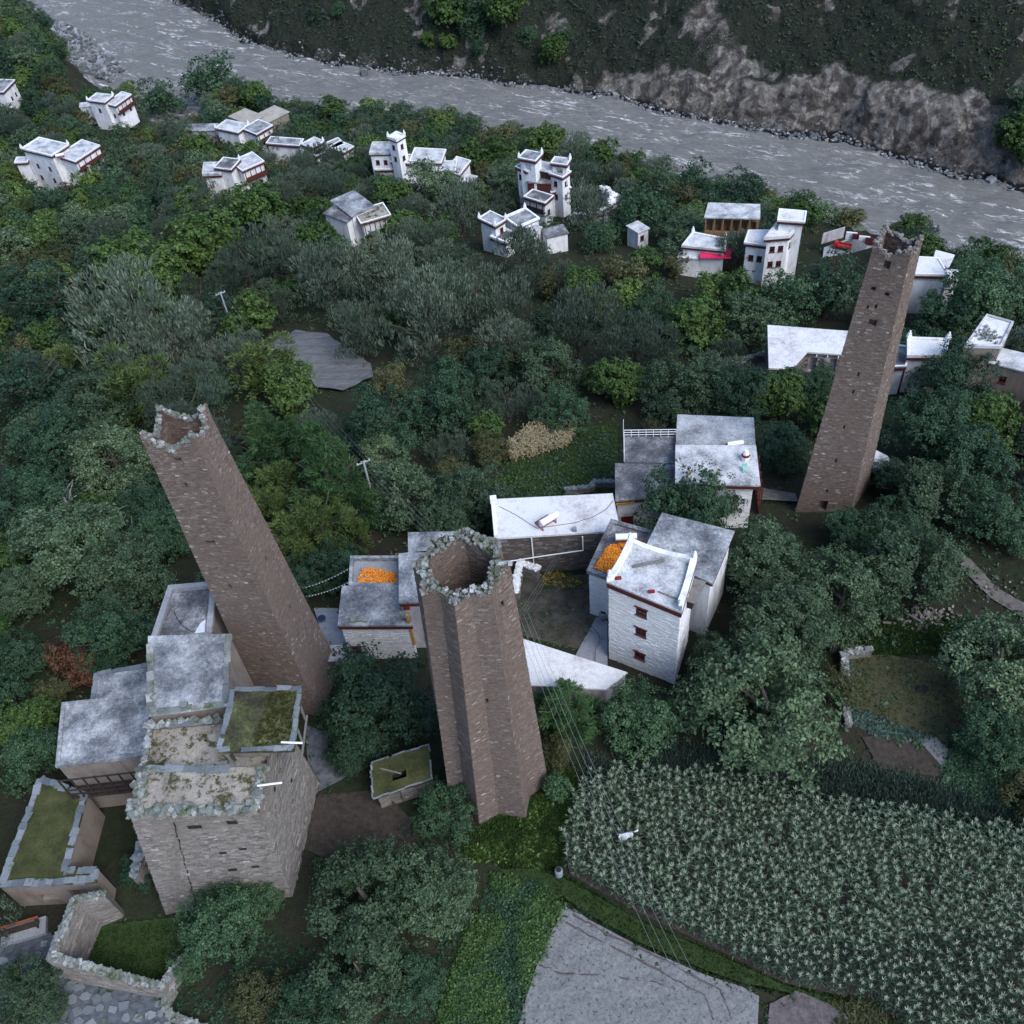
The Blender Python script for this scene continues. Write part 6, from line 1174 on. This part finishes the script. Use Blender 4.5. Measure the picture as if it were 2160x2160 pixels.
# trees on the far bank
for px, py, rp, kn in ((850, 25, 42, 'broadleaf_tree'), (955, 30, 44, 'broadleaf_tree'), (890, 55, 30, 'dark_tree'), (845, 85, 19, 'broadleaf_tree'), (808, 78, 15, 'broadleaf_tree'), (900, 95, 20, 'dark_tree'), (1045, 105, 30, 'broadleaf_tree'), (1060, 75, 24, 'dark_tree'), (880, 12, 26, 'dark_tree'), (915, 15, 30, 'dark_tree'), (1905, 270, 40, 'broadleaf_tree'), (1925, 200, 34, 'dark_tree'), (600, 30, 18, 'dark_tree'), (640, 20, 16, 'dark_tree'), (1000, 70, 20, 'dark_tree'), (1930, 300, 30, 'broadleaf_tree'), (1910, 235, 24, 'dark_tree')):
    d = ray(*D_(px, py + rp * .5)); tt = 150.0
    while tt < 700:
        X = CAM + d * tt / np.linalg.norm(d)
        if X[1] > y_far(X[0]) - 3 and X[2] < float(hill(X[0], X[1])): break
        tt += .5
    s = rp * 1.118 * tt / FPX / KINDS[kn][0]; place_tree(kn, (X[0], X[1], float(hill(X[0], X[1])) - .4), s, rng.uniform(0, 6), 1.0)
for lab, l in LABELS.items():
    if len(l) > 1:
        for o in l: o['group'] = lab.split(' ')[0] + ' ' + ' '.join(lab.split(' ')[1:])
print('TREES', len(TREES), 'filled', filled, 'labels', len(LABELS))

# ------------------------------------------------------------------ ground plants that nobody could count
def cover(name, label, mat, n, region, size, leaves, leaf, seed, zf=None, up=.6, flat=.6, along=0.0, ok=None):
    r = np.random.default_rng(seed); P = np.asarray(region); pts = np.zeros((0, 2))
    while len(pts) < n:
        q = P.min(0) + r.uniform(0, 1, (n * 2, 2)) * (P.max(0) - P.min(0)); m = inside(P, q[:, 0], q[:, 1])
        if ok is not None: m &= ok(q[:, 0], q[:, 1])
        if m.sum() == 0: return None
        pts = np.vstack([pts, q[m]])
    pts = pts[:n]; z = zground(pts[:, 0], pts[:, 1]) if zf is None else zf(pts[:, 0], pts[:, 1]); s = r.uniform(size[0], size[1], n); k = np.repeat(np.arange(n), leaves)
    d = unit(r, len(k)); d[:, 2] = np.abs(d[:, 2]); cen = np.column_stack([pts, z])[k] + d * (s[k] * r.uniform(.35, 1, len(k)))[:, None] * np.array([1, 1, flat])
    nr = d + np.array([0, 0, up]) + unit(r, len(k)) * .6; ax = None
    if along: ax = d * .6 + np.array([0, 0, 1.]); nr = np.cross(ax, unit(r, len(k)))
    vv = leaf_quads(r, cen, nr, leaf[0], leaf[1], ax, .1); o = link(name, mesh_np(name, vv, np.arange(len(vv)).reshape(-1, 4)), mat); return tag(o, label, None, None, 'stuff')
pxw = lambda *l: [gp(*D_(*q))[:2] for q in l]
noHouse = lambda x, y: np.all([np.hypot(x - q[0], y - q[1]) > d * .7 for q, d in FOOT], axis=0) & ~np.any([inside(P_, x, y) for P_ in NOGO[:3]], axis=0)
noHouse0 = lambda x, y: np.all([np.hypot(x - q[0], y - q[1]) > d * .7 for q, d in FOOT], axis=0)
front = [gp(*q)[:2] for q in ((-200, 2300), (2360, 2300))]; wide = [(-60, 8), (70, 8), (150, 120), (120, 178), (50, 222), (-30, 262), (-110, 300), (-150, 250)]
cover('undergrowth', 'dark tangled undergrowth between the trees', 'leaf_dark', 7000, wide, (.6, 1.6), 12, (.34, .2), 61, ok=lambda x, y: noHouse(x, y) & (y < y_near(x) - 4) & (y > 40 + 0 * x) | (noHouse(x, y) & (x > 14) & (y > 36)))
cover('undergrowth', 'olive weeds and brambles between the trees', 'leaf_olive', 3500, wide, (.3, .9), 12, (.28, .15), 62, ok=lambda x, y: noHouse(x, y) & (y < y_near(x) - 4) & (y > 40))
cover('green_slope', 'bushy green slope left of the grey field', 'leaf_grass', 1100, pxw((930, 1650), (1010, 1665), (1062, 1705), (1035, 1760), (1005, 1830), (978, 1930), (960, 2010), (800, 2010), (850, 1850), (890, 1740)), (.3, .9), 26, (.2, .12), 63, ok=lambda x, y: vnoise(x, y, 1.6, 163) > .36)
cover('green_slope', 'darker scrub mixed into the green slope left of the grey field', 'leaf_dark', 350, pxw((930, 1650), (1010, 1665), (1062, 1705), (1035, 1760), (1005, 1830), (978, 1930), (960, 2010), (800, 2010), (850, 1850), (890, 1740)), (.3, .8), 26, (.2, .12), 163, ok=lambda x, y: vnoise(x, y, 1.6, 163) < .5)
cover('bank_grass', 'short bright grass on the bank by the star tower', 'leaf_grass', 2600, pxw((900, 1565), (1020, 1500), (1090, 1440), (1062, 1590), (1052, 1640), (960, 1625), (870, 1620)), (.15, .5), 18, (.26, .13), 64, along=.2)
cover('bank_herbs', 'leafy bright green herbs on the bank by the star tower', 'leaf_broad', 700, pxw((900, 1565), (1020, 1500), (1090, 1440), (1062, 1590), (1052, 1640), (960, 1625), (870, 1620)), (.15, .5), 16, (.24, .13), 164, ok=lambda x, y: vnoise(x, y, 1.3, 165) > .45)
vp = []; rr_ = np.random.default_rng(90)
for P_ in EDGES:
    for i in range(len(P_)):
        a, b = P_[i], P_[(i + 1) % len(P_)]; L = np.linalg.norm(b - a); k = int(L * 2.2); tt = rr_.uniform(0, 1, k)[:, None]; vp.append(a + (b - a) * tt + rr_.normal(0, .28, (k, 2)))
vp = np.concatenate(vp); vp = vp[(vp[:, 1] < 110) & noHouse0(vp[:, 0], vp[:, 1])]
def scatter(name, label, mat, pts, size, leaves, leaf, seed):
    r = np.random.default_rng(seed); n = len(pts); z = zground(pts[:, 0], pts[:, 1]); s = r.uniform(size[0], size[1], n); k = np.repeat(np.arange(n), leaves); d = unit(r, len(k)); d[:, 2] = np.abs(d[:, 2]); cen = np.column_stack([pts, z + .05])[k] + d * (s[k] * r.uniform(.3, 1, len(k)))[:, None] * np.array([1, 1, .6])
    vv = leaf_quads(r, cen, d + np.array([0, 0, .5]) + unit(r, len(k)) * .6, leaf[0], leaf[1], None, .1); return tag(link(name, mesh_np(name, vv, np.arange(len(vv)).reshape(-1, 4)), mat), label, None, None, 'stuff')
scatter('verge_weeds', 'ragged weeds creeping over the edges of yards, plots and paths', 'leaf_grass', vp[::2], (.1, .38), 13, (.2, .1), 91); scatter('verge_weeds', 'dark weeds along the edges of yards, plots and paths', 'leaf_dark', vp[1::2], (.1, .42), 13, (.2, .1), 92)
cover('strip_grass', 'short grass on the strip between field and maize', 'leaf_grass', 1500, pxw((940, 1630), (1060, 1650), (1200, 1735), (1350, 1800), (1480, 1860), (1620, 1890), (1650, 1932), (1560, 1890), (1440, 1866), (1330, 1832), (1210, 1782), (1110, 1727), (1000, 1680)), (.1, .36), 16, (.24, .11), 65, along=.25)
cover('meadow_weeds', 'rough green weeds on the plot behind the long white barn', 'leaf_grass', 1300, pxw((960, 880), (1060, 820), (1165, 800), (1160, 930), (990, 940), (900, 930)), (.2, .6), 18, (.26, .10), 66, along=.3)
cover('meadow_bushes', 'low dark bushes on the plot behind the long white barn', 'leaf_walnut', 170, pxw((960, 880), (1060, 820), (1165, 800), (1160, 930), (990, 940)), (.5, 1.1), 40, (.26, .14), 67)
cover('garden_vines', 'blue-green creepers along the edge of the walled grass plot', 'leaf_vine', 420, pxw((1588, 1250), (1606, 1250), (1606, 1330), (1680, 1365), (1760, 1395), (1740, 1405), (1650, 1385), (1590, 1350)), (.2, .5), 16, (.30, .22), 68)
cover('garden_weeds', 'yellowish weeds on the walled grass plot', 'leaf_lime', 1100, pxw((1592, 1240), (1670, 1235), (1790, 1255), (1850, 1330), (1840, 1400), (1740, 1400), (1640, 1370), (1592, 1330)), (.1, .32), 16, (.22, .09), 69, along=.4)
cover('fern_thicket', 'dark feathery thicket along the upper edge of the maize', 'leaf_vine', 900, pxw((1110, 1440), (1250, 1400), (1420, 1440), (1600, 1440), (1830, 1500), (1940, 1540), (1940, 1600), (1700, 1545), (1450, 1495), (1250, 1470), (1110, 1480)), (.5, 1.2), 34, (.5, .07), 70, along=.5)
cover('hedge_weeds', 'dark weeds beside the garden soil', 'leaf_dark', 600, pxw((1800, 1400), (1940, 1380), (1940, 1540), (1830, 1500), (1780, 1470)), (.4, 1.0), 30, (.26, .15), 71)
cover('corner_weeds', 'dark weeds along the bottom right corner of the maize', 'leaf_olive', 500, pxw((1570, 1890), (1650, 1890), (1760, 2000), (1600, 2010)), (.3, .8), 26, (.26, .1), 72)
cover('slope_weeds', 'green weeds between the footpath and the walnut trees', 'leaf_grass', 1500, pxw((1640, 1150), (1800, 1160), (1940, 1200), (1940, 1260), (1800, 1230), (1650, 1240), (1600, 1200)), (.15, .5), 14, (.24, .1), 73, along=.2)
cover('shade_weeds', 'dim weeds and leaves under the bottom trees', 'leaf_dark', 1300, pxw((300, 1700), (620, 1500), (870, 1600), (880, 1760), (800, 2010), (330, 2010)), (.15, .5), 14, (.2, .11), 74, ok=lambda x, y: ~inside([(-28, 29), (-18.4, 29), (-17, 38.5), (-28, 38.5)], x, y) & (vnoise(x, y, 2.5, 75) > .45))
cover('enclosure_grass', 'dark grass growing inside the roofless enclosure', 'leaf_grass', 700, [(-32.4, 28.6), (-32.9, 26.0), (-26.9, 24.4), (-25.9, 25.8), (-27, 28.6)], (.12, .4), 16, (.24, .11), 76, along=.25)
cover('courtyard_weeds', 'dry weeds round the bare earth courtyard', 'leaf_grass', 700, pxw((975, 1110), (1100, 1085), (1135, 1160), (1090, 1225), (985, 1205)), (.08, .3), 14, (.16, .06), 77, ok=lambda x, y: vnoise(x, y, 2.2, 78) > .5)
cover('yellow_flowers', 'patch of yellow flowers against the courtyard wall', 'flower_yellow', 80, pxw((1020, 1085), (1050, 1078), (1092, 1100), (1085, 1112), (1030, 1105)), (.2, .45), 20, (.13, .1), 79)
cover('flower_leaves', 'green foliage among the yellow flowers by the courtyard wall', 'leaf_grass', 140, pxw((1010, 1080), (1050, 1072), (1105, 1098), (1095, 1118), (1025, 1112)), (.2, .5), 18, (.16, .1), 179)
cover('roof_weeds', 'tufts of weeds on the mossy penthouse roof of the stone house', 'leaf_olive', 260, [(-18.3, 33.5), (-15.8, 33.3), (-15.5, 37.3), (-17.4, 37.6)], (.1, .28), 16, (.16, .06), 80, zf=lambda x, y: 14.05 + 0 * x, along=.4)
cover('roof_weeds', 'sparse tufts on the sandy roof strips of the old stone house', 'leaf_olive', 160, [(-26.2, 31.1), (-18.5, 30.7), (-18, 37), (-26.2, 37.4)], (.06, .2), 14, (.14, .05), 81, zf=lambda x, y: np.where(y < 33.6, 11.95, 10.95), along=.4, ok=lambda x, y: vnoise(x, y, 1.2, 82) > .6)
cover('rim_weeds', 'green tufts growing on the rubble rim of the star tower', 'leaf_grass', 90, [(-3.26 + 2.5 * math.cos(a), 36.95 + 2.5 * math.sin(a)) for a in np.arange(0, 6.28, .4)], (.08, .25), 16, (.13, .05), 83, zf=lambda x, y: 25.85 + 0 * x, along=.4, ok=lambda x, y: np.hypot(x + 3.26, y - 36.95) > 1.85)
cover('hill_scrub', 'dark scrub covering the far bank', 'leaf_scrub', 5200, [(float(x), float(y_far(x)) + 4) for x in range(-120, 200, 10)] + [(float(x), float(y_far(x)) + 75) for x in range(190, -130, -10)], (.5, 1.5), 13, (.55, .38), 84, zf=hill, ok=lambda x, y: bare(x, y) < .32)
cover('hill_scrub', 'yellowish scrub scattered over the far bank', 'leaf_broad', 600, [(float(x), float(y_far(x)) + 6) for x in range(-120, 200, 10)] + [(float(x), float(y_far(x)) + 75) for x in range(190, -130, -10)], (.4, 1.2), 13, (.5, .34), 85, zf=hill, ok=lambda x, y: (bare(x, y) < .3) & (vnoise(x, y, 14, 86) > .55))

# ------------------------------------------------------------------ maize
def maize(r, dry=False):
    """one plant: stalk and arching leaves; tassel separately"""
    m, tmb = MB(), MB(); h = r.uniform(1.7, 2.15); m.tube([(0, 0, 0), (0, 0, h)], [.022, .012], 3, False)
    for k in range(8):
        a = k * 2.6 + r.uniform(-.4, .4); z = h * (.30 + .085 * k); L = r.uniform(.30, .50); dx, dy = math.cos(a), math.sin(a); px_, py_ = -dy * .034, dx * .034; pr = None
        for s_, up_, w_ in ((0, 0, .7), (.35, .24, 1), (.72, .22, .8), (1.0, .02, .1)):
            c_ = (dx * L * s_, dy * L * s_, z + up_ * L * 1.2); q = [(c_[0] - px_ * w_, c_[1] - py_ * w_, c_[2]), (c_[0] + px_ * w_, c_[1] + py_ * w_, c_[2])]
            if pr: m.face([pr[0], pr[1], q[1], q[0]])
            pr = q
    for k in range(8):
        a = k * .785 + r.uniform(-.3, .3); L = r.uniform(.11, .19) if k else .02; e = (math.cos(a) * L, math.sin(a) * L, h + (.16 if k else .34) + r.uniform(-.04, .06)); w_ = .010; tmb.face([(-math.sin(a) * w_, math.cos(a) * w_, h - .03), (math.sin(a) * w_, -math.cos(a) * w_, h - .03), (e[0] + math.sin(a) * w_, e[1] - math.cos(a) * w_, e[2]), (e[0] - math.sin(a) * w_, e[1] + math.cos(a) * w_, e[2])])
    return m, tmb
def tomesh(m, name, mat):
    me = bpy.data.meshes.new(name); me.from_pydata(m.v, [], m.f); me.materials.append(MATS[mat]); return me
MZ = [maize(np.random.default_rng(40 + k)) for k in range(6)]; MZM = [(tomesh(a, 'maize_plant', 'leaf_maize'), tomesh(b, 'tassel', 'tassel')) for a, b in MZ]
P = [gp(*q)[:2] for q in CORN]; A = np.array(P); r = np.random.default_rng(55); pts = []
for gy in np.arange(A[:, 1].min(), A[:, 1].max(), .30):
    for gx in np.arange(A[:, 0].min() - 6, A[:, 0].max() + 2, .64):
        x, y = gx + r.uniform(-.06, .06) + .1 * gy, gy + r.uniform(-.09, .09)
        if inside(P, x, y) and r.uniform() > .05:
            u, v, w = proj((x, y, 1.5))
            if -60 < u < 2220 and v < 2240: pts.append((x, y, float(g(x, y)), w, u, v))
pts.sort(key=lambda q: q[3]); vis = [q for q in pts if 0 < q[4] < 2160 and 0 < q[5] < 2150]; near = set(id(q) for q in vis[:300])
for q in vis[:300]:
    k = r.integers(6); o = link('maize_plant', MZM[k][0], None); o.location = q[:3]; s = r.uniform(.88, 1.15); o.scale = (s * 1.1, s * 1.1, s); o.rotation_euler = (r.normal(0, .06), r.normal(0, .06), r.uniform(0, 6.28)); tag(o, 'green maize plant with a pale tassel at the near edge of the big maize field', 'maize plant', 'maize plants along the near edge of the field'); link('tassel', MZM[k][1], None, o)
def mass(name, label, which, mat, pts, seed, sc=1.0):
    r = np.random.default_rng(seed); VV, FF, nb = [], [], 0; arr = [(np.array(m[which].v), np.array(m[which].f)) if which else (np.array(m[0].v), np.array([f for f in m[0].f if len(f) == 4])) for m in MZ]
    for q in pts:
        v, f = arr[r.integers(6)]; a = r.uniform(0, 6.28); s = r.uniform(.85, 1.15) * sc; c_, s_ = math.cos(a) * s * 1.1, math.sin(a) * s * 1.1; tx, ty = r.normal(0, .07, 2)
        VV.append(np.column_stack([v[:, 0] * c_ - v[:, 1] * s_ + q[0] + tx * v[:, 2], v[:, 0] * s_ + v[:, 1] * c_ + q[1] + ty * v[:, 2], v[:, 2] * s + q[2]])); FF.append(f + nb); nb += len(v)
    o = link(name, mesh_np(name, np.concatenate(VV), np.concatenate(FF)), mat); return tag(o, label, None, None, 'stuff')
rest = [q for q in pts if id(q) not in near]; mass('maize_rows', 'dense green maize filling the big field', 0, 'leaf_maize', rest, 5); mass('maize_tassels', 'pale tassels over the big maize field', 1, 'tassel', rest, 5)
P = pxw((960, 850), (1000, 815), (1085, 810), (1075, 845), (1010, 868), (960, 875)); A = np.array(P); q = A.min(0) + r.uniform(0, 1, (1500, 2)) * (A.max(0) - A.min(0)); q = q[inside(P, q[:, 0], q[:, 1])][:420]; mass('dry_maize_patch', 'dry straw-coloured maize stand behind the barn', 0, 'leaf_dry', [(a, b, float(g(a, b))) for a, b in q], 6, .95)
print('MAIZE', len(pts))
# ------------------------------------------------------------------ poles, wires, small things
def pole(q_foot, h, label, rz=.3, arm=1.5):
    p = gp(*q_foot); z = float(zground(p[0], p[1])); o = thing('utility_pole', (p[0], p[1], z), label, 'utility pole', None, rz); ORG[o.name] = np.zeros(3); MB().tube([(0, 0, -.5), (0, 0, h)], [.16, .10], 8).build('post', 'pole_concrete', o); m = MB(); m.bar((-arm / 2, .12, h - .25), (arm / 2, .12, h - .25), .09); m.build('crossarm', 'pole_concrete', o)
    for k in range(4): MB().tube([(-arm / 2 + .1 + k * (arm - .2) / 3, .12, h - .2), (-arm / 2 + .1 + k * (arm - .2) / 3, .12, h - .02)], .045, 6).build('insulator', 'white_paint', o)
    c, s = math.cos(rz), math.sin(rz); return [np.array([p[0] + c * x - s * .12, p[1] + s * x + c * .12, z + h - .02]) for x in [-arm / 2 + .1 + k * (arm - .2) / 3 for k in range(4)]]
def wires(name, label, A_, B_, sag, rad=.007, n=14):
    m = MB()
    for a, b in zip(A_, B_): m.tube([lerp(a, b, t) - np.array([0, 0, sag * 4 * t * (1 - t)]) for t in np.linspace(0, 1, n)], rad, 4)
    return tag(m.build(name, 'wire_metal'), label, 'wire')
p1 = pole(D_(442, 628), 7.5, 'utility pole standing before the grey ploughed clearing', .5); p2 = pole(D_(710, 965), 7.5, 'utility pole in front of the dark conical evergreens', .4); wires('power_lines', 'four thin wires running down from the clearing pole', p1, p2, 1.2)
c3 = at(*D_(985, 1165), 11.0); p3 = [c3 + np.array([-.5 + .33 * k, .1 * k, 0]) for k in range(4)]; wires('power_lines', 'wires from the evergreen pole passing behind the star-plan tower', p2, p3, .8)
c4 = at(*D_(1360, 1990), 8.0); p4 = [c4 + np.array([-.9 + .5 * k, .25 * k, 0]) for k in range(4)]; wires('power_lines', 'wires sagging over the maize and the grey field', p3, p4, 2.2, .010, 24)
e1 = [at(*CW(590 + 14 * k, 860), 1.7) for k in range(3)]; wires('power_lines', 'service wires from the star-plan tower to the white barn', p3[:3], e1, .5, .007)
o = wires('string_of_flags', 'two cords strung with small white flags beside the maize terrace house', [at(*CE(180, 775), 3.2), at(*CE(215, 860), 3.0)], [at(*CE(660, 572), 3.4), at(*CE(660, 708), 3.4)], .25, .015)
for (a, b) in ((CE(180, 775), CE(660, 572)), (CE(215, 860), CE(660, 708))):
    A_, B_ = at(*a, 3.2), at(*b, 3.4)
    for t in np.linspace(.08, .95, 14): q = lerp(A_, B_, t) - [0, 0, .25 * 4 * t * (1 - t) + .08]; MB().box(q, (.035, .01, 0), (0, .006, 0), (0, 0, .045)).build('flag', 'cloth_white', o)
pole(MR(1425, 358), 6, 'short utility pole before the white house by the slender tower', .2); pole(MR(1530, 468), 5, 'small utility pole near the half-hidden horned house', .2); pole(TL(572, 1110), 7, 'thin grey pole at the foot of the far left white house', .2, .8)
# scarecrow sheet in the maize and a jar at its edge
p = gp(*D_(1180, 1600)); o = thing('scarecrow', p, 'grey plastic scarecrow sheet standing out of the maize', 'scarecrow'); ORG[o.name] = np.zeros(3); MB().tube([(0, 0, 0), (0, 0, 2.6)], .03, 6).build('stake', 'grey_wood', o); MB().bar((-.6, 0, 2.45), (.65, .05, 2.5), .05).build('crossbar', 'grey_wood', o)
m = MB(); cols = 7
for i in range(cols - 1):
    for j in range(4): P_ = lambda a, b: (-.5 + a / (cols - 1) + .04 * math.sin(b * 2.1 + a), .12 * math.sin(a * 1.7) * (b / 4) - .1 * b / 4, 2.5 - b * .2 - .05 * math.sin(a * 1.3)); m.face([P_(i, j), P_(i, j + 1), P_(i + 1, j + 1), P_(i + 1, j)])
m.build('sheet', 'cloth_white', o); MB().tube([(.62, .05, 2.45), (.85, .05, 2.62)], [.05, .07], 6).build('pale_rag', 'white_paint', o)
p = gp(*LM(1232, 605)); o = thing('plastic_drum', p, 'blue grey drum at the corner of the maize field', 'drum'); ORG[o.name] = np.zeros(3); MB().tube([(0, 0, 0), (0, 0, .1), (0, 0, .75), (0, 0, .9)], [.27, .3, .3, .24], 12).build('drum_body', 'metal_grey', o); MB().tube([(0, 0, .901), (0, 0, .95)], [.2, .2], 10).build('drum_lid', 'rubber', o)
# basin in the yard, woodpile, fence
p = gp(*CE(385, 1105)); o = thing('washing_basin', p, 'blue washing basin on the concrete yard beside the leaning tower', 'basin'); ORG[o.name] = np.zeros(3); MB().tube([(0, 0, .08), (0, 0, .35)], [.28, .42], 12).build('basin_body', 'plastic_blue', o); MB().tube([(0, 0, .352), (0, 0, .36)], [.36, .36], 12).build('basin_water', 'pane', o)
fence = thing('stake_fence', gp(*BR(960, 790)), 'low fence of thin upright stakes behind the walled grass plot', 'fence'); r = np.random.default_rng(4)
for k in range(30): q = gp(*lerp(BR(835, 795), BR(1060, 800), k / 29)); MB().bar(q - [0, 0, .2], q + [r.normal(0, .08), r.normal(0, .05), r.uniform(.8, 1.2)], .05).build('stake', 'grey_wood', fence)
for z in (.3, .75): MB().bar(gp(*BR(835, 795)) + [0, .05, z], gp(*BR(1060, 800)) + [0, .05, z], .04).build('rail', 'grey_wood', fence)
rubble_wall('garden_wall', 'low stone wall round the walled grass plot with creepers on it', [gp(*D_(*q))[:2] for q in ((1640, 1236), (1590, 1243), (1592, 1330), (1600, 1372))], .9, .4, cap='rim_stone', cap_size=(.2, .4), n_parts=20)
rubble_wall('courtyard_wall', 'stub of pale stone wall beside the star-plan tower', [gp(*CW(*q))[:2] for q in ((270, 1290), (285, 1180), (300, 1130), (415, 1160))], 1.2, .5, 'mortar_house', 'house_stone', cap='white_stone', cap_size=(.2, .45), n_parts=20)
rubble_wall('plot_wall', 'short grey wall with planters behind the long white barn', [gp(*MM(*q))[:2] for q in ((1270, 1350), (1420, 1335), (1430, 1315), (1545, 1310))], .8, .35, cap='slate_stone', cap_size=(.2, .4), n_parts=12)
rubble_wall('track_wall', 'low dry-stone wall curving to the L-shaped barn', [gp(*MR(*q))[:2] for q in ((290, 660), (350, 625), (460, 600))], .9, .5, cap='rim_stone', cap_size=(.3, .6), n_parts=12)
p = gp(*BR(1355, 1005)); o = thing('ash_heap', p, 'black patch of ash on the walled grass plot', 'heap'); ORG[o.name] = np.zeros(3); MB().prism([(math.cos(a) * .75, math.sin(a) * .5) for a in np.arange(0, 6.2, .5)], .0, .16, [(math.cos(a) * .3, math.sin(a) * .2) for a in np.arange(0, 6.2, .5)]).build('ash', 'rubber', o); MB().bar((-.4, .1, .17), (.3, -.1, .2), .05).build('charred_stick', 'dark_wood', o)
p = gp(*BR(1545, 1220)); o = thing('red_cloth', p, 'small dark red cloth hung at the edge of the grass plot', 'cloth'); ORG[o.name] = np.zeros(3); MB().tube([(0, 0, 0), (0, 0, 1.3)], .025, 5).build('stake', 'grey_wood', o); MB().box((.02, -.04, .8), (.2, .02, 0), (.01, .012, 0), (0, .05, .42)).build('cloth_panel', 'red_paint', o)
for k, (a, b) in enumerate(((BR(1275, 590), BR(1345, 632)), (BR(1130, 635), BR(1175, 640)), (BR(1140, 618), BR(1155, 588)))):
    o = MB().bar(gp(*a) + [0, 0, .25], gp(*b) + [0, 0, .3], .18, .08).build('loose_plank', 'grey_wood'); tag(o, ('longest pale plank on the rubbish heap by the walnut trees', 'short plank lying flat near the walnut trees', 'short plank leaning under the walnut trees')[k], 'plank')
S = Stones(); r = np.random.default_rng(31); p = gp(*BR(1380, 610)); rocks(S, np.stack([p[0] + r.normal(0, 1.3, 160), p[1] + r.normal(0, .7, 160), p[2] + r.uniform(0, .1, 160)], 1), (.08, .28)); tag(S.build('rubble', 'house_stone', None, 0), 'scatter of stones on the rubbish heap by the walnut trees', 'rubble')
S = Stones(); p = gp(*BR(1780, 470)); rocks(S, np.stack([p[0] + r.normal(0, 1.2, 70), p[1] + r.normal(0, 1.2, 70), p[2] + r.uniform(0, .03, 70)], 1), (.06, .2)); tag(S.build('path_rubble', 'barn_stone', None, 0), 'loose stones along the footpath on the right', 'rubble')
# bare branches of the half-dead tree on the left
for q, lab in ((D_(150, 990), 'half-dead bare grey tree with twisted branches to the left of the leaning tower'), (D_(235, 1050), 'second bare twisted tree beside the half-dead one on the left'), (TM(880, 1130), 'bare leafless tree between the village houses'), (TM(1360, 1190), 'bare leafless tree by the stone terrace ruin')):
    p = gp(*q); p[2] = float(zground(p[0], p[1])); o = thing('bare_tree', p, lab, 'tree'); ORG[o.name] = np.zeros(3); r = np.random.default_rng(int(q[0])); MB().tube([(0, 0, -.4), (0.1, 0, 2), (-.1, .2, 4.2)], [.22, .17, .1], 6).build('trunk', 'bark_pale', o); m = MB()
    for k in range(16):
        a = r.uniform(0, 6.28); z = r.uniform(1.8, 4.2); c_ = np.array([0, 0, z]); pts = [c_]; d = np.array([math.cos(a), math.sin(a), .7]); L = r.uniform(.7, 1.1)
        for s_ in range(4): d = d + r.normal(0, .35, 3); d /= np.linalg.norm(d); pts.append(pts[-1] + d * L)
        m.tube(pts, [.06, .05, .04, .028, .012], 4, False)
    m.build('branches', 'bark_pale', o)
